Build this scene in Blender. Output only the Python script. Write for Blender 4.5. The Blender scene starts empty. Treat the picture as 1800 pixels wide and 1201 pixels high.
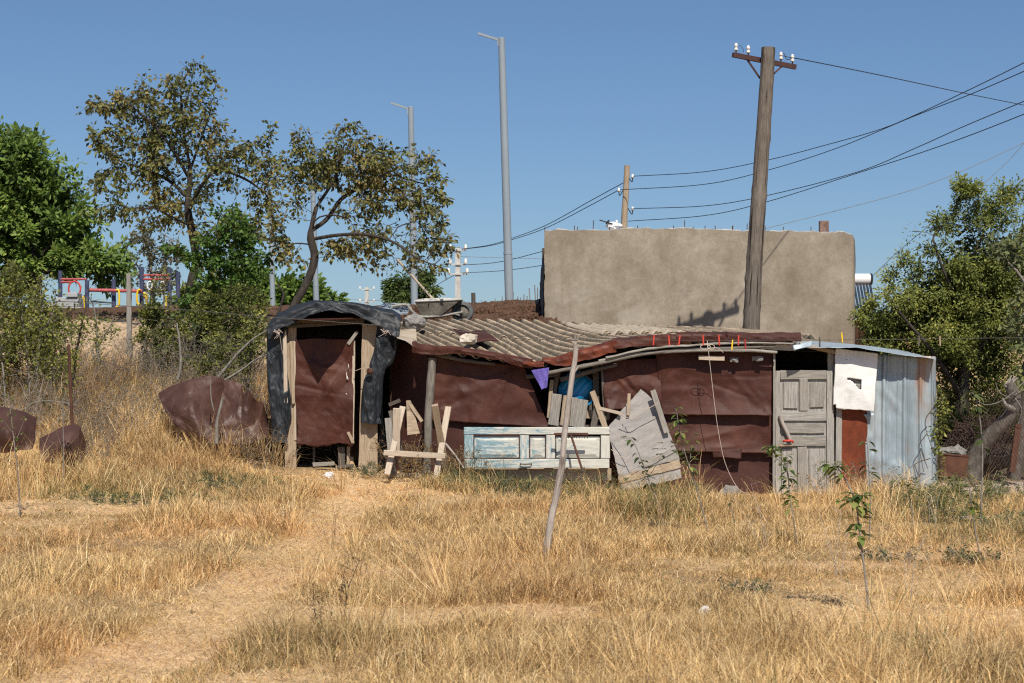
import bpy, math, random
import numpy as np
from mathutils import Vector, kdtree
random.seed(7)
scene = bpy.context.scene
COL = scene.collection
R = math.radians
F = 3250.0
CAMZ = 1.6
SUN = Vector((0.17, -1.0, 1.21)).normalized()      # direction towards the sun


def P(x, y, Y):
    """point of the place seen at photograph pixel (x, y) at distance Y"""
    return np.array(((x - 900.0) * Y / F, Y, CAMZ - (y - 680.0) * Y / F))


# ------------------------------------------------------------------ noise
def _hash(ix, iy, iz, seed):
    h = (ix.astype(np.int64) * 374761393 + iy.astype(np.int64) * 668265263 + iz.astype(np.int64) * 2147483647 + seed * 1274126177) & 0xFFFFFFFF
    h = ((h ^ (h >> 13)) * 1274126177) & 0xFFFFFFFF
    h = ((h ^ (h >> 16)) * 2246822519) & 0xFFFFFFFF
    return ((h ^ (h >> 15)) & 0xFFFFFF) / float(0xFFFFFF)


def vnoise(p, seed=0):
    p = np.atleast_2d(np.asarray(p, float))
    i = np.floor(p).astype(np.int64)
    f = p - i
    f = f * f * (3 - 2 * f)
    r = 0
    for dx in (0, 1):
        for dy in (0, 1):
            for dz in (0, 1):
                w = (f[:, 0] if dx else 1 - f[:, 0]) * (f[:, 1] if dy else 1 - f[:, 1]) * (f[:, 2] if dz else 1 - f[:, 2])
                r = r + w * _hash(i[:, 0] + dx, i[:, 1] + dy, i[:, 2] + dz, seed)
    return r * 2 - 1


def fbm(p, octv=4, seed=0):
    p = np.atleast_2d(np.asarray(p, float))
    a, s, r = 1.0, 0.0, 0
    for o in range(octv):
        r = r + a * vnoise(p * (2.03 ** o) + 17.3 * o, seed + o)
        s += a
        a *= 0.5
    return r / s


def n2(X, Y, scale, octv=3, seed=0):
    X, Y = np.broadcast_arrays(np.asarray(X, float), np.asarray(Y, float))
    return fbm(np.stack([X.ravel() * scale, Y.ravel() * scale, np.zeros(X.size)], 1), octv, seed).reshape(X.shape)


def sstep(a, b, x):
    t = np.clip((np.asarray(x, float) - a) / (b - a), 0, 1)
    return t * t * (3 - 2 * t)


# ------------------------------------------------------------------ materials
MATS = {}


def newmat(name):
    m = bpy.data.materials.new(name)
    m.use_nodes = True
    nt = m.node_tree
    b = nt.nodes['Principled BSDF']
    MATS[name] = m
    return m, nt, b


def nd(nt, t, **kw):
    n = nt.nodes.new(t)
    for k, v in kw.items():
        setattr(n, k, v)
    return n


def ramp(nt, fac, stops, interp='LINEAR'):
    r = nd(nt, 'ShaderNodeValToRGB')
    r.color_ramp.interpolation = interp
    e = r.color_ramp.elements
    while len(e) > 1:
        e.remove(e[0])
    e[0].position = stops[0][0]
    e[0].color = tuple(stops[0][1]) + (1,) if len(stops[0][1]) == 3 else stops[0][1]
    for p, c in stops[1:]:
        k = e.new(p)
        k.color = tuple(c) + (1,) if len(c) == 3 else c
    nt.links.new(fac, r.inputs[0])
    return r.outputs[0]


def coordnode(nt, kind, stretch):
    if kind == 'uv':
        t = nd(nt, 'ShaderNodeUVMap').outputs[0]
    else:
        t = nd(nt, 'ShaderNodeNewGeometry').outputs['Position']
    mp = nd(nt, 'ShaderNodeMapping')
    mp.inputs['Scale'].default_value = stretch
    nt.links.new(t, mp.inputs[0])
    return mp.outputs[0]


def noise(nt, vec, scale, detail=6, rough=0.6, dist=0.0):
    n = nd(nt, 'ShaderNodeTexNoise')
    n.inputs['Scale'].default_value = scale
    n.inputs['Detail'].default_value = detail
    n.inputs['Roughness'].default_value = rough
    n.inputs['Distortion'].default_value = dist
    nt.links.new(vec, n.inputs['Vector'])
    return n.outputs[0]


def mix(nt, fac, a, b, mode='MIX'):
    m = nd(nt, 'ShaderNodeMix', data_type='RGBA', blend_type=mode)
    if isinstance(fac, (int, float)):
        m.inputs[0].default_value = fac
    else:
        nt.links.new(fac, m.inputs[0])
    for i, v in ((6, a), (7, b)):
        if isinstance(v, (tuple, list)):
            m.inputs[i].default_value = tuple(v) + (1,) if len(v) == 3 else v
        else:
            nt.links.new(v, m.inputs[i])
    return m.outputs[2]


def mk(name, stops, scale=3, kind='pos', stretch=(1, 1, 1), detail=7, dist=0.0, fine=(40, .75, 1.2), rough=(.7, .9), over=(), bump=.3, bscale=30,
       bdist=.01, metallic=0, spec=.3, bstretch=None, nrough=.6):
    """base ramp over noise, fine grain, overlays (colour, scale, stretch, lo, hi, amount) and bump"""
    m, nt, b = newmat(name)
    c = coordnode(nt, kind, stretch)
    n = noise(nt, c, scale, detail, nrough, dist)
    col = ramp(nt, n, stops)
    if fine:
        fn = noise(nt, c, fine[0], 4, .7)
        g = ramp(nt, fn, [(.3, (fine[1],) * 3), (.7, (fine[2],) * 3)])
        col = mix(nt, 1.0, col, g, 'MULTIPLY')
    for (oc, osc, ost, lo, hi, am) in over:
        cc = coordnode(nt, kind, ost)
        on = noise(nt, cc, osc, 6, .65, .3)
        f = ramp(nt, on, [(lo, (0, 0, 0)), (hi, (am, am, am))])
        col = mix(nt, f, col, oc)
    nt.links.new(col, b.inputs['Base Color'])
    rr = nd(nt, 'ShaderNodeMapRange')
    rr.inputs['From Min'].default_value = .3
    rr.inputs['From Max'].default_value = .7
    rr.inputs['To Min'].default_value = rough[0]
    rr.inputs['To Max'].default_value = rough[1]
    nt.links.new(n, rr.inputs['Value'])
    nt.links.new(rr.outputs[0], b.inputs['Roughness'])
    b.inputs['Metallic'].default_value = metallic
    b.inputs['Specular IOR Level'].default_value = spec
    if bump:
        bn = noise(nt, coordnode(nt, kind, bstretch or stretch), bscale, 6, .65)
        bp = nd(nt, 'ShaderNodeBump')
        bp.inputs['Strength'].default_value = bump
        bp.inputs['Distance'].default_value = bdist
        nt.links.new(bn, bp.inputs['Height'])
        nt.links.new(bp.outputs[0], b.inputs['Normal'])
    return m


def mk_attr(name, rough=.8, transl=0.0, spec=.15, noise_amt=None, bump=0, bscale=30):
    """colour from the mesh's own 'Col' attribute, some light through the leaf"""
    m, nt, b = newmat(name)
    a = nd(nt, 'ShaderNodeAttribute', attribute_name='Col')
    col = a.outputs['Color']
    if noise_amt:
        c = coordnode(nt, 'pos', (1, 1, 1))
        g = ramp(nt, noise(nt, c, noise_amt[0], 6, .7), [(.3, (noise_amt[1],) * 3), (.7, (noise_amt[2],) * 3)])
        col = mix(nt, 1.0, col, g, 'MULTIPLY')
        g = ramp(nt, noise(nt, c, noise_amt[0] * 9, 4, .7), [(.35, (noise_amt[1],) * 3), (.65, (noise_amt[2],) * 3)])
        col = mix(nt, 1.0, col, g, 'MULTIPLY')
    nt.links.new(col, b.inputs['Base Color'])
    b.inputs['Roughness'].default_value = rough
    b.inputs['Specular IOR Level'].default_value = spec
    if bump:
        bn = noise(nt, coordnode(nt, 'pos', (1, 1, 1)), bscale, 6, .7)
        bp = nd(nt, 'ShaderNodeBump')
        bp.inputs['Strength'].default_value = bump
        bp.inputs['Distance'].default_value = .03
        nt.links.new(bn, bp.inputs['Height'])
        nt.links.new(bp.outputs[0], b.inputs['Normal'])
    if transl:
        t = nd(nt, 'ShaderNodeBsdfTranslucent')
        nt.links.new(col, t.inputs['Color'])
        ms = nd(nt, 'ShaderNodeMixShader')
        ms.inputs[0].default_value = transl
        nt.links.new(b.outputs[0], ms.inputs[1])
        nt.links.new(t.outputs[0], ms.inputs[2])
        nt.links.new(ms.outputs[0], nt.nodes['Material Output'].inputs['Surface'])
    return m


M = {}
M['ground'] = mk_attr('ground_earth', .95, 0, .1, (2.2, .72, 1.25), .8, 14)
M['grass'] = mk_attr('dry_grass_blades', .7, .25, .25)
M['leaf'] = mk_attr('tree_leaves', .55, .40, .35)
M['clod'] = mk_attr('earth_clods', .95, 0, .1, (9, .7, 1.3), .6, 60)
M['stone'] = mk('grey_stone', [(.25, (.13, .125, .12)), (.5, (.24, .23, .215)), (.75, (.38, .36, .33))], 5, fine=(60, .7, 1.25), bump=.7, bscale=18, bdist=.03)
M['palestone'] = mk('pale_stone', [(.3, (.42, .36, .28)), (.7, (.66, .6, .5))], 6, bump=.6, bscale=20, bdist=.02)
M['brown'] = mk('brown_sheet', [(.25, (.042, .0132, .0092)), (.5, (.066, .0205, .0140)), (.72, (.098, .034, .0235))], 1.9, fine=(70, .84, 1.14), rough=(.5, .7),
                over=[((.17, .055, .025), 1.3, (1, 1, .6), .56, .75, .45), ((.045, .02, .018), 2.4, (1.5, 1, .5), .58, .78, .55), ((.19, .12, .1), 5, (1, 1, .35), .6, .8, .3),
                      ((.15, .085, .062), 45, (1, 1, 1), .68, .77, .3), ((.13, .052, .03), .8, (1, 1, 1), .5, .7, .45), ((.05, .03, .026), 6, (2.5, 2, .25), .6, .75, .4), ((.135, .075, .055), 2.6, (5, 5, .5), .6, .8, .35), ((.19, .12, .09), 5, (.5, 1, 9), .69, .74, .45), ((.028, .014, .012), 4, (1, 1, 12), .69, .74, .6)],
                bump=.5, bscale=5, bdist=.02, spec=.28)
M['brown_dark'] = mk('old_brown_sheet', [(.25, (.044, .0175, .0135)), (.7, (.083, .033, .026))], 2.1, fine=(60, .85, 1.12), rough=(.55, .75), bump=.4, bscale=8, bdist=.014, spec=.22,
                     over=[((.12, .065, .048), 2.5, (1, 1, .5), .58, .78, .4)])
M['brown_pile'] = mk('dusty_brown_sheet', [(.25, (.048, .023, .017)), (.5, (.075, .036, .027)), (.75, (.115, .060, .046))], 2.2, fine=(60, .82, 1.18), rough=(.4, .6),
                     over=[((.16, .10, .075), 3.2, (1, 1, .5), .58, .78, .4), ((.19, .12, .09), 5, (.5, 1, 9), .68, .74, .4)], bump=.5, bscale=6, bdist=.02, spec=.4)
M['redrust'] = mk('red_rust_sheet', [(.28, (.060, .016, .009)), (.5, (.150, .032, .012)), (.72, (.27, .068, .025))], 2.6, fine=(50, .78, 1.2), rough=(.6, .85), stretch=(1, 1, .5),
                  over=[((.09, .03, .02), 2.3, (1, 1, .5), .55, .75, .6)], bump=.3, bscale=20)
M['meshrust'] = mk('dark_mesh_rust', [(.3, (.045, .028, .024)), (.7, (.10, .062, .050))], 6, bump=0)
M['rust'] = mk('brown_rust_iron', [(.25, (.055, .026, .018)), (.55, (.11, .048, .03)), (.8, (.17, .078, .046))], 6, fine=(60, .75, 1.2), rough=(.7, .9), bump=.4, bscale=30)
M['eave_red'] = mk('orange_red_sheet', [(.25, (.055, .018, .012)), (.5, (.125, .030, .015)), (.72, (.23, .055, .024))], 5, fine=(50, .8, 1.15), rough=(.45, .65), bump=.25, bscale=14)


def wood(name, stops, over=(), bump=.55, rough=(.75, .92)):
    return mk(name, stops, 3.0, 'uv', (1.2, 14, 1), dist=.4, fine=(9, .72, 1.22), rough=rough, over=over, bump=bump, bscale=5, bdist=.006, bstretch=(1.6, 26, 1), spec=.2)


CRACK = ((.035, .028, .022), 2.2, (1.0, 30, 1), .60, .70, .8)
M['greywood'] = wood('weathered_grey_wood', [(.25, (.17, .155, .135)), (.5, (.30, .28, .25)), (.75, (.43, .41, .37))], [CRACK, ((.38, .30, .21), 1.2, (2, 5, 1), .55, .8, .5)])
M['darkgrey'] = wood('dark_grey_wood', [(.25, (.10, .088, .075)), (.5, (.20, .18, .155)), (.75, (.32, .295, .26))], [CRACK])
M['doorwood'] = wood('bleached_door_wood', [(.25, (.21, .195, .18)), (.5, (.36, .34, .31)), (.75, (.50, .475, .435))], [CRACK, ((.55, .52, .46), 1.1, (2, 8, 1), .58, .75, .6)])
M['tanwood'] = wood('tan_plank_wood', [(.25, (.24, .18, .12)), (.5, (.40, .31, .22)), (.75, (.52, .43, .32))], [CRACK])
M['palewood'] = wood('pale_sawn_wood', [(.25, (.36, .29, .22)), (.5, (.52, .43, .335)), (.75, (.66, .58, .47))], [((.12, .09, .06), 1.6, (1, 12, 1), .62, .72, .7)])
M['darkwood'] = wood('dark_old_wood', [(.25, (.06, .05, .042)), (.5, (.125, .108, .09)), (.75, (.21, .18, .15))], [CRACK])
M['polewood'] = wood('pole_timber', [(.25, (.085, .070, .058)), (.5, (.165, .138, .115)), (.75, (.26, .224, .19))], [((.022, .017, .014), 1.3, (.55, 15, 1), .56, .62, .95), ((.03, .024, .02), 3, (14, 2.5, 1), .68, .72, .8), ((.30, .26, .22), .8, (.6, 4, 1), .58, .75, .5)], bump=1.0)
M['stickwood'] = wood('bare_bleached_stick', [(.25, (.24, .205, .18)), (.5, (.40, .35, .31)), (.75, (.56, .50, .455))], [((.11, .085, .07), 1.4, (1.6, 12, 1), .54, .66, .85), ((.20, .16, .13), 2.5, (3, 3, 1), .58, .72, .6)], bump=.9)
M['bark'] = mk('tree_bark', [(.25, (.022, .018, .015)), (.5, (.048, .039, .032)), (.75, (.095, .08, .066))], 14, stretch=(1, 1, .35), fine=(60, .7, 1.25), bump=.8, bscale=24, bdist=.02)
M['logbark'] = mk('log_bark', [(.25, (.10, .06, .04)), (.5, (.20, .125, .085)), (.75, (.32, .22, .16))], 14, bump=.8, bscale=24, bdist=.02)
M['trunkgrey'] = mk('old_trunk_bark', [(.25, (.055, .047, .04)), (.5, (.11, .094, .08)), (.75, (.20, .175, .15))], 16, stretch=(1, 1, .5), fine=(50, .7, 1.25), bump=.9, bscale=26, bdist=.02)
M['greybark'] = mk('grey_twig_bark', [(.25, (.13, .115, .10)), (.5, (.22, .20, .175)), (.75, (.32, .295, .26))], 18, stretch=(1, 1, .4), bump=.5, bscale=30)
M['plywood'] = mk('grey_plywood', [(.25, (.25, .235, .225)), (.5, (.345, .325, .31)), (.75, (.45, .425, .40))], 2.0, 'uv', (1.5, 6, 1), fine=(14, .85, 1.12),
                  over=[((.19, .175, .165), 2, (1, 2.4, 1), .58, .75, .6), ((.44, .36, .26), 1.4, (1, 6, 1), .6, .8, .5)], bump=.35, bscale=6, bstretch=(1.5, 22, 1), bdist=.006)
# peeling blue paint, bluer towards one end
m, nt, b = newmat('peeling_blue_paint')
uvw = coordnode(nt, 'uv', (1.2, 9, 1))
base = ramp(nt, noise(nt, uvw, 3, 7, .65, .4), [(.25, (.40, .38, .33)), (.5, (.58, .57, .51)), (.75, (.70, .69, .62))])
pos = nd(nt, 'ShaderNodeNewGeometry').outputs['Position']
sx = nd(nt, 'ShaderNodeSeparateXYZ')
nt.links.new(pos, sx.inputs[0])
mr = nd(nt, 'ShaderNodeMapRange')
mr.inputs['From Min'].default_value = -.7
mr.inputs['From Max'].default_value = 1.3
mr.inputs['To Min'].default_value = .075
mr.inputs['To Max'].default_value = -.14
nt.links.new(sx.outputs[0], mr.inputs[0])
pn = noise(nt, coordnode(nt, 'uv', (1.0, 5, 1)), 3.4, 8, .7, .6)
ad = nd(nt, 'ShaderNodeMath', operation='ADD')
nt.links.new(pn, ad.inputs[0])
nt.links.new(mr.outputs[0], ad.inputs[1])
f = ramp(nt, ad.outputs[0], [(.46, (0, 0, 0)), (.56, (.9, .9, .9))])
blue = ramp(nt, noise(nt, coordnode(nt, 'uv', (3, 8, 1)), 4, 5), [(.3, (.10, .22, .29)), (.5, (.20, .34, .40)), (.7, (.38, .50, .53))])
col = mix(nt, f, base, blue)
f = ramp(nt, noise(nt, coordnode(nt, 'uv', (1.5, 18, 1)), 3, 8, .7), [(.62, (0, 0, 0)), (.70, (.85, .85, .85))])
col = mix(nt, f, col, (.13, .12, .10))
nt.links.new(col, b.inputs['Base Color'])
b.inputs['Roughness'].default_value = .75
bp = nd(nt, 'ShaderNodeBump')
bp.inputs['Strength'].default_value = .5
bp.inputs['Distance'].default_value = .005
nt.links.new(pn, bp.inputs['Height'])
nt.links.new(bp.outputs[0], b.inputs['Normal'])
M['bluepaint'] = m

M['galv'] = mk('galvanised_sheet', [(.25, (.25, .31, .35)), (.5, (.34, .41, .455)), (.75, (.44, .51, .555))], 1.6, stretch=(3, 3, .35), fine=(30, .88, 1.1), rough=(.42, .62), metallic=.25, spec=.4,
               over=[((.42, .38, .30), 1.2, (1.4, 1, .3), .57, .75, .5), ((.36, .19, .11), 1.7, (1.2, 1, .6), .66, .8, .7), ((.16, .20, .23), 3, (4, 4, .3), .6, .8, .4), ((.55, .60, .63), 9, (3, 3, .5), .64, .74, .4)],
               bump=.12, bscale=8)
M['galvroof'] = mk('galvanised_roof_sheet', [(.3, (.30, .37, .42)), (.7, (.44, .52, .57))], 4, stretch=(1, 2, 1), fine=(30, .85, 1.12), rough=(.4, .6), metallic=.2, bump=.1, bscale=10)
M['white'] = mk('white_painted_board', [(.25, (.66, .655, .64)), (.6, (.80, .795, .78))], 3, fine=(40, .93, 1.04), over=[((.50, .47, .42), 4, (1, 1, 1), .58, .72, .6), ((.10, .085, .07), 5, (.5, 1, 2.6), .655, .69, .9), ((.42, .36, .28), 2, (3, 3, .5), .62, .8, .5)],
                bump=.35, bscale=14, rough=(.6, .8))
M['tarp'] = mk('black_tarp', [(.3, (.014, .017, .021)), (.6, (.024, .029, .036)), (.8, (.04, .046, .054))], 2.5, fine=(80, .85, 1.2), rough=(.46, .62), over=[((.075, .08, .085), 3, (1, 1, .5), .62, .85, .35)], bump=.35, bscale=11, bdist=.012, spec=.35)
M['roof'] = None
M['plaster'] = mk('cement_render', [(.30, (.205, .168, .126)), (.43, (.27, .225, .172)), (.55, (.325, .276, .218)), (.70, (.41, .36, .296))], 1.3, fine=(26, .88, 1.1), stretch=(1, 1, .75), detail=9,
                  over=[((.46, .415, .35), .8, (1, 1, 1.2), .54, .72, .75), ((.19, .15, .108), .9, (1, 1, .6), .54, .72, .6), ((.45, .40, .33), 2.5, (1.6, 1, .5), .6, .75, .4), ((.20, .16, .12), 1.4, (3, 1, .25), .6, .78, .45), ((.43, .38, .32), 3, (.8, 1, 5), .64, .72, .35), ((.17, .135, .10), 4, (5, 1, .8), .68, .73, .5)], bump=.35, bscale=8, bdist=.03, rough=(.85, .95), nrough=.68)
M['darkblock'] = mk('dark_block_edge', [(.3, (.07, .065, .06)), (.7, (.16, .145, .13))], 5, bump=.7, bscale=20, bdist=.03)
M['concrete'] = mk('pale_concrete', [(.3, (.45, .43, .40)), (.7, (.62, .60, .56))], 3, bump=.3, bscale=20)
M['slab'] = mk('grey_paving_slab', [(.3, (.33, .34, .34)), (.7, (.46, .47, .47))], 4, bump=.2, bscale=30)
M['lamp'] = mk('grey_lamp_steel', [(.3, (.255, .30, .34)), (.7, (.295, .345, .385))], .6, stretch=(1, 1, 1), fine=(25, .93, 1.06), rough=(.45, .6), bump=.04, bscale=10,
               over=[((.34, .35, .34), 1.6, (4, 4, .6), .6, .8, .5)])
M['lampdull'] = mk('worn_tube_steel', [(.3, (.26, .25, .22)), (.7, (.42, .40, .36))], 8, bump=.3)
M['wire'] = mk('dark_cable', [(.3, (.018, .019, .022)), (.7, (.035, .036, .04))], 5, fine=None, bump=0, rough=(.5, .6))
M['greywire'] = mk('grey_line_wire', [(.3, (.13, .13, .13)), (.7, (.25, .25, .25))], 5, fine=None, bump=0, rough=(.5, .6))
M['linewire'] = mk('line_wire', [(.3, (.07, .065, .06)), (.7, (.13, .12, .11))], 5, fine=None, bump=0)
M['twine'] = mk('pale_twine', [(.3, (.45, .36, .30)), (.7, (.62, .52, .45))], 30, fine=None, bump=0)
M['porcelain'] = mk('porcelain', [(.3, (.70, .67, .60)), (.7, (.82, .79, .73))], 12, fine=None, bump=0, rough=(.2, .3), spec=.5)
M['armiron'] = mk('painted_iron', [(.3, (.055, .028, .026)), (.7, (.10, .05, .045))], 9, bump=.3)
M['red'] = mk('red_plastic', [(.3, (.52, .045, .03)), (.7, (.64, .075, .05))], 9, fine=None, bump=0, rough=(.4, .5))
M['darkred'] = mk('dark_red_plastic', [(.3, (.28, .02, .02)), (.7, (.36, .035, .03))], 9, fine=None, bump=0, rough=(.4, .5))
M['yellow'] = mk('yellow_plastic', [(.3, (.78, .50, .02)), (.7, (.86, .60, .04))], 9, fine=None, bump=0, rough=(.4, .5))
M['playblue'] = mk('dark_blue_paint', [(.3, (.045, .055, .11)), (.7, (.085, .095, .16))], 9, bump=.05, rough=(.4, .5))
M['playred'] = mk('red_painted_tube', [(.3, (.36, .06, .06)), (.7, (.52, .14, .14))], 9, bump=.05, rough=(.4, .5))
M['blueplastic'] = mk('blue_plastic', [(.3, (.01, .20, .42)), (.7, (.03, .33, .60))], 3, fine=None, bump=.05, rough=(.25, .4), spec=.5)
M['purple'] = mk('purple_cloth', [(.3, (.11, .085, .36)), (.7, (.19, .15, .50))], 8, bump=.4, bscale=60)
M['rubber'] = mk('worn_rubber', [(.3, (.07, .075, .075)), (.7, (.17, .175, .17))], 8, bump=.3)
M['barrow'] = mk('cement_crusted_steel', [(.25, (.07, .065, .055)), (.5, (.15, .135, .112)), (.75, (.30, .27, .225))], 6, fine=(40, .7, 1.25), bump=.6, bscale=22)
M['brick'] = mk('brick_chimney', [(.3, (.16, .085, .065)), (.7, (.30, .20, .16))], 12, bump=.5)
M['orangewall'] = mk('orange_house_wall', [(.3, (.42, .23, .13)), (.7, (.52, .32, .2))], 2, bump=.3)
M['paper'] = mk('white_litter', [(.3, (.70, .69, .69)), (.7, (.82, .81, .81))], 9, bump=.4, bscale=40)
M['tube'] = mk('dark_vacuum_tube', [(.3, (.02, .025, .04)), (.7, (.05, .06, .085))], 3, fine=None, bump=0, rough=(.15, .25), spec=.6)
M['tankwhite'] = mk('white_enamel_tank', [(.3, (.76, .77, .77)), (.7, (.82, .82, .82))], 3, fine=None, bump=0, rough=(.3, .4))
M['soilshade'] = mk('unlit_earth', [(.3, (.04, .03, .025)), (.7, (.08, .065, .05))], 5, bump=.4)  # dark earth; also the near-black linings that make openings read dark
M['fleshwood'] = mk('cut_wood_end', [(.3, (.42, .30, .18)), (.7, (.58, .44, .30))], 20, bump=.4)
nt = M['galv'].node_tree
_at = nd(nt, 'ShaderNodeAttribute', attribute_name='Col')
_b = nt.nodes['Principled BSDF']
_src = _b.inputs['Base Color'].links[0].from_socket
nt.links.new(mix(nt, _at.outputs['Fac'], _src, (.34, .19, .11)), _b.inputs['Base Color'])
# corrugated asbestos cement: paler crests, one flank dark with lichen and painted shade
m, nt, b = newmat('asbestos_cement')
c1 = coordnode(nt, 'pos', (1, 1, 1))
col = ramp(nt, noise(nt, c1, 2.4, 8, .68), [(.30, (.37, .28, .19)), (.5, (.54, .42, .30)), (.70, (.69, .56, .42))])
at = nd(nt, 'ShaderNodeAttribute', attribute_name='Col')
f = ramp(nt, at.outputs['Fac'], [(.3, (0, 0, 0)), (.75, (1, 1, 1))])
lich_shade = ramp(nt, noise(nt, c1, 11, 7, .75), [(.38, (.085, .070, .054)), (.66, (.22, .178, .135))])
col = mix(nt, f, lich_shade, col)
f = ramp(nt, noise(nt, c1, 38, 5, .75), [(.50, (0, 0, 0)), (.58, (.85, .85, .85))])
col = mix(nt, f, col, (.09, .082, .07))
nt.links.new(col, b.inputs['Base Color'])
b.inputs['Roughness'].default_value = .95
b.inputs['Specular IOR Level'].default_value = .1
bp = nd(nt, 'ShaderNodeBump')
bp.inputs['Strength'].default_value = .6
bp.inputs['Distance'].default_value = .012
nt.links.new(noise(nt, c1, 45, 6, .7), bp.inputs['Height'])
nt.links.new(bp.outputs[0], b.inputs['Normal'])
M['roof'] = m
M['newroof'] = mk('clean_roof_sheet', [(.3, (.34, .285, .215)), (.7, (.50, .43, .34))], 5, bump=.3, bscale=30)


# ------------------------------------------------------------------ objects
def tag(o, label=None, cat=None, group=None, kind=None):
    if label: o['label'] = label
    if cat: o['category'] = cat
    if group: o['group'] = group
    if kind: o['kind'] = kind
    return o


def thing(name, label, cat, loc, group=None):
    o = bpy.data.objects.new(name, None)
    o.empty_display_size = .2
    COL.objects.link(o)
    o.location = tuple(float(v) for v in loc)
    return tag(o, label, cat, group)


def worldloc(o):
    v = np.zeros(3)
    while o is not None:
        v += np.array(o.location)
        o = o.parent
    return v


def link_mesh(name, V, faces, mat, parent=None, uv=None, col=None, smooth=False, origin=None):
    """faces: list of index arrays (n x 3 or n x 4); V in world coordinates; col per vertex"""
    V = np.asarray(V, float).reshape(-1, 3)
    if parent is not None:
        org = worldloc(parent)
    elif origin is not None:
        org = np.asarray(origin, float)
    else:
        org = np.array([V[:, 0].mean(), V[:, 1].mean(), V[:, 2].min()])
    me = bpy.data.meshes.new(name)
    me.vertices.add(len(V))
    me.vertices.foreach_set('co', (V - org).astype(np.float32).ravel())
    faces = [np.asarray(f, np.int32) for f in faces if len(f)]
    idx = np.concatenate([f.ravel() for f in faces])
    cnt = np.concatenate([np.full(len(f), f.shape[1], np.int32) for f in faces])
    st = np.concatenate([[0], np.cumsum(cnt)[:-1]]).astype(np.int32)
    me.loops.add(len(idx))
    me.loops.foreach_set('vertex_index', idx)
    me.polygons.add(len(cnt))
    me.polygons.foreach_set('loop_start', st)
    if smooth is not False:
        me.polygons.foreach_set('use_smooth', np.ones(len(cnt), bool) if smooth is True else np.asarray(smooth, bool))
    me.update(calc_edges=True)
    me.validate()
    if uv is not None:
        l = me.uv_layers.new(name='UVMap')
        l.data.foreach_set('uv', np.asarray(uv, np.float32)[idx].ravel())
    if col is not None:
        c = np.asarray(col, np.float32)
        if c.ndim == 1:
            c = np.stack([c, c, c], 1)
        c4 = np.ones((len(V), 4), np.float32)
        c4[:, :3] = c
        a = me.color_attributes.new('Col', 'FLOAT_COLOR', 'POINT')
        a.data.foreach_set('color', c4.ravel())
    o = bpy.data.objects.new(name, me)
    if mat is not None:
        me.materials.append(mat)
    COL.objects.link(o)
    if parent is not None:
        o.parent = parent
    else:
        o.location = tuple(float(v) for v in org)
    return o


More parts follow.
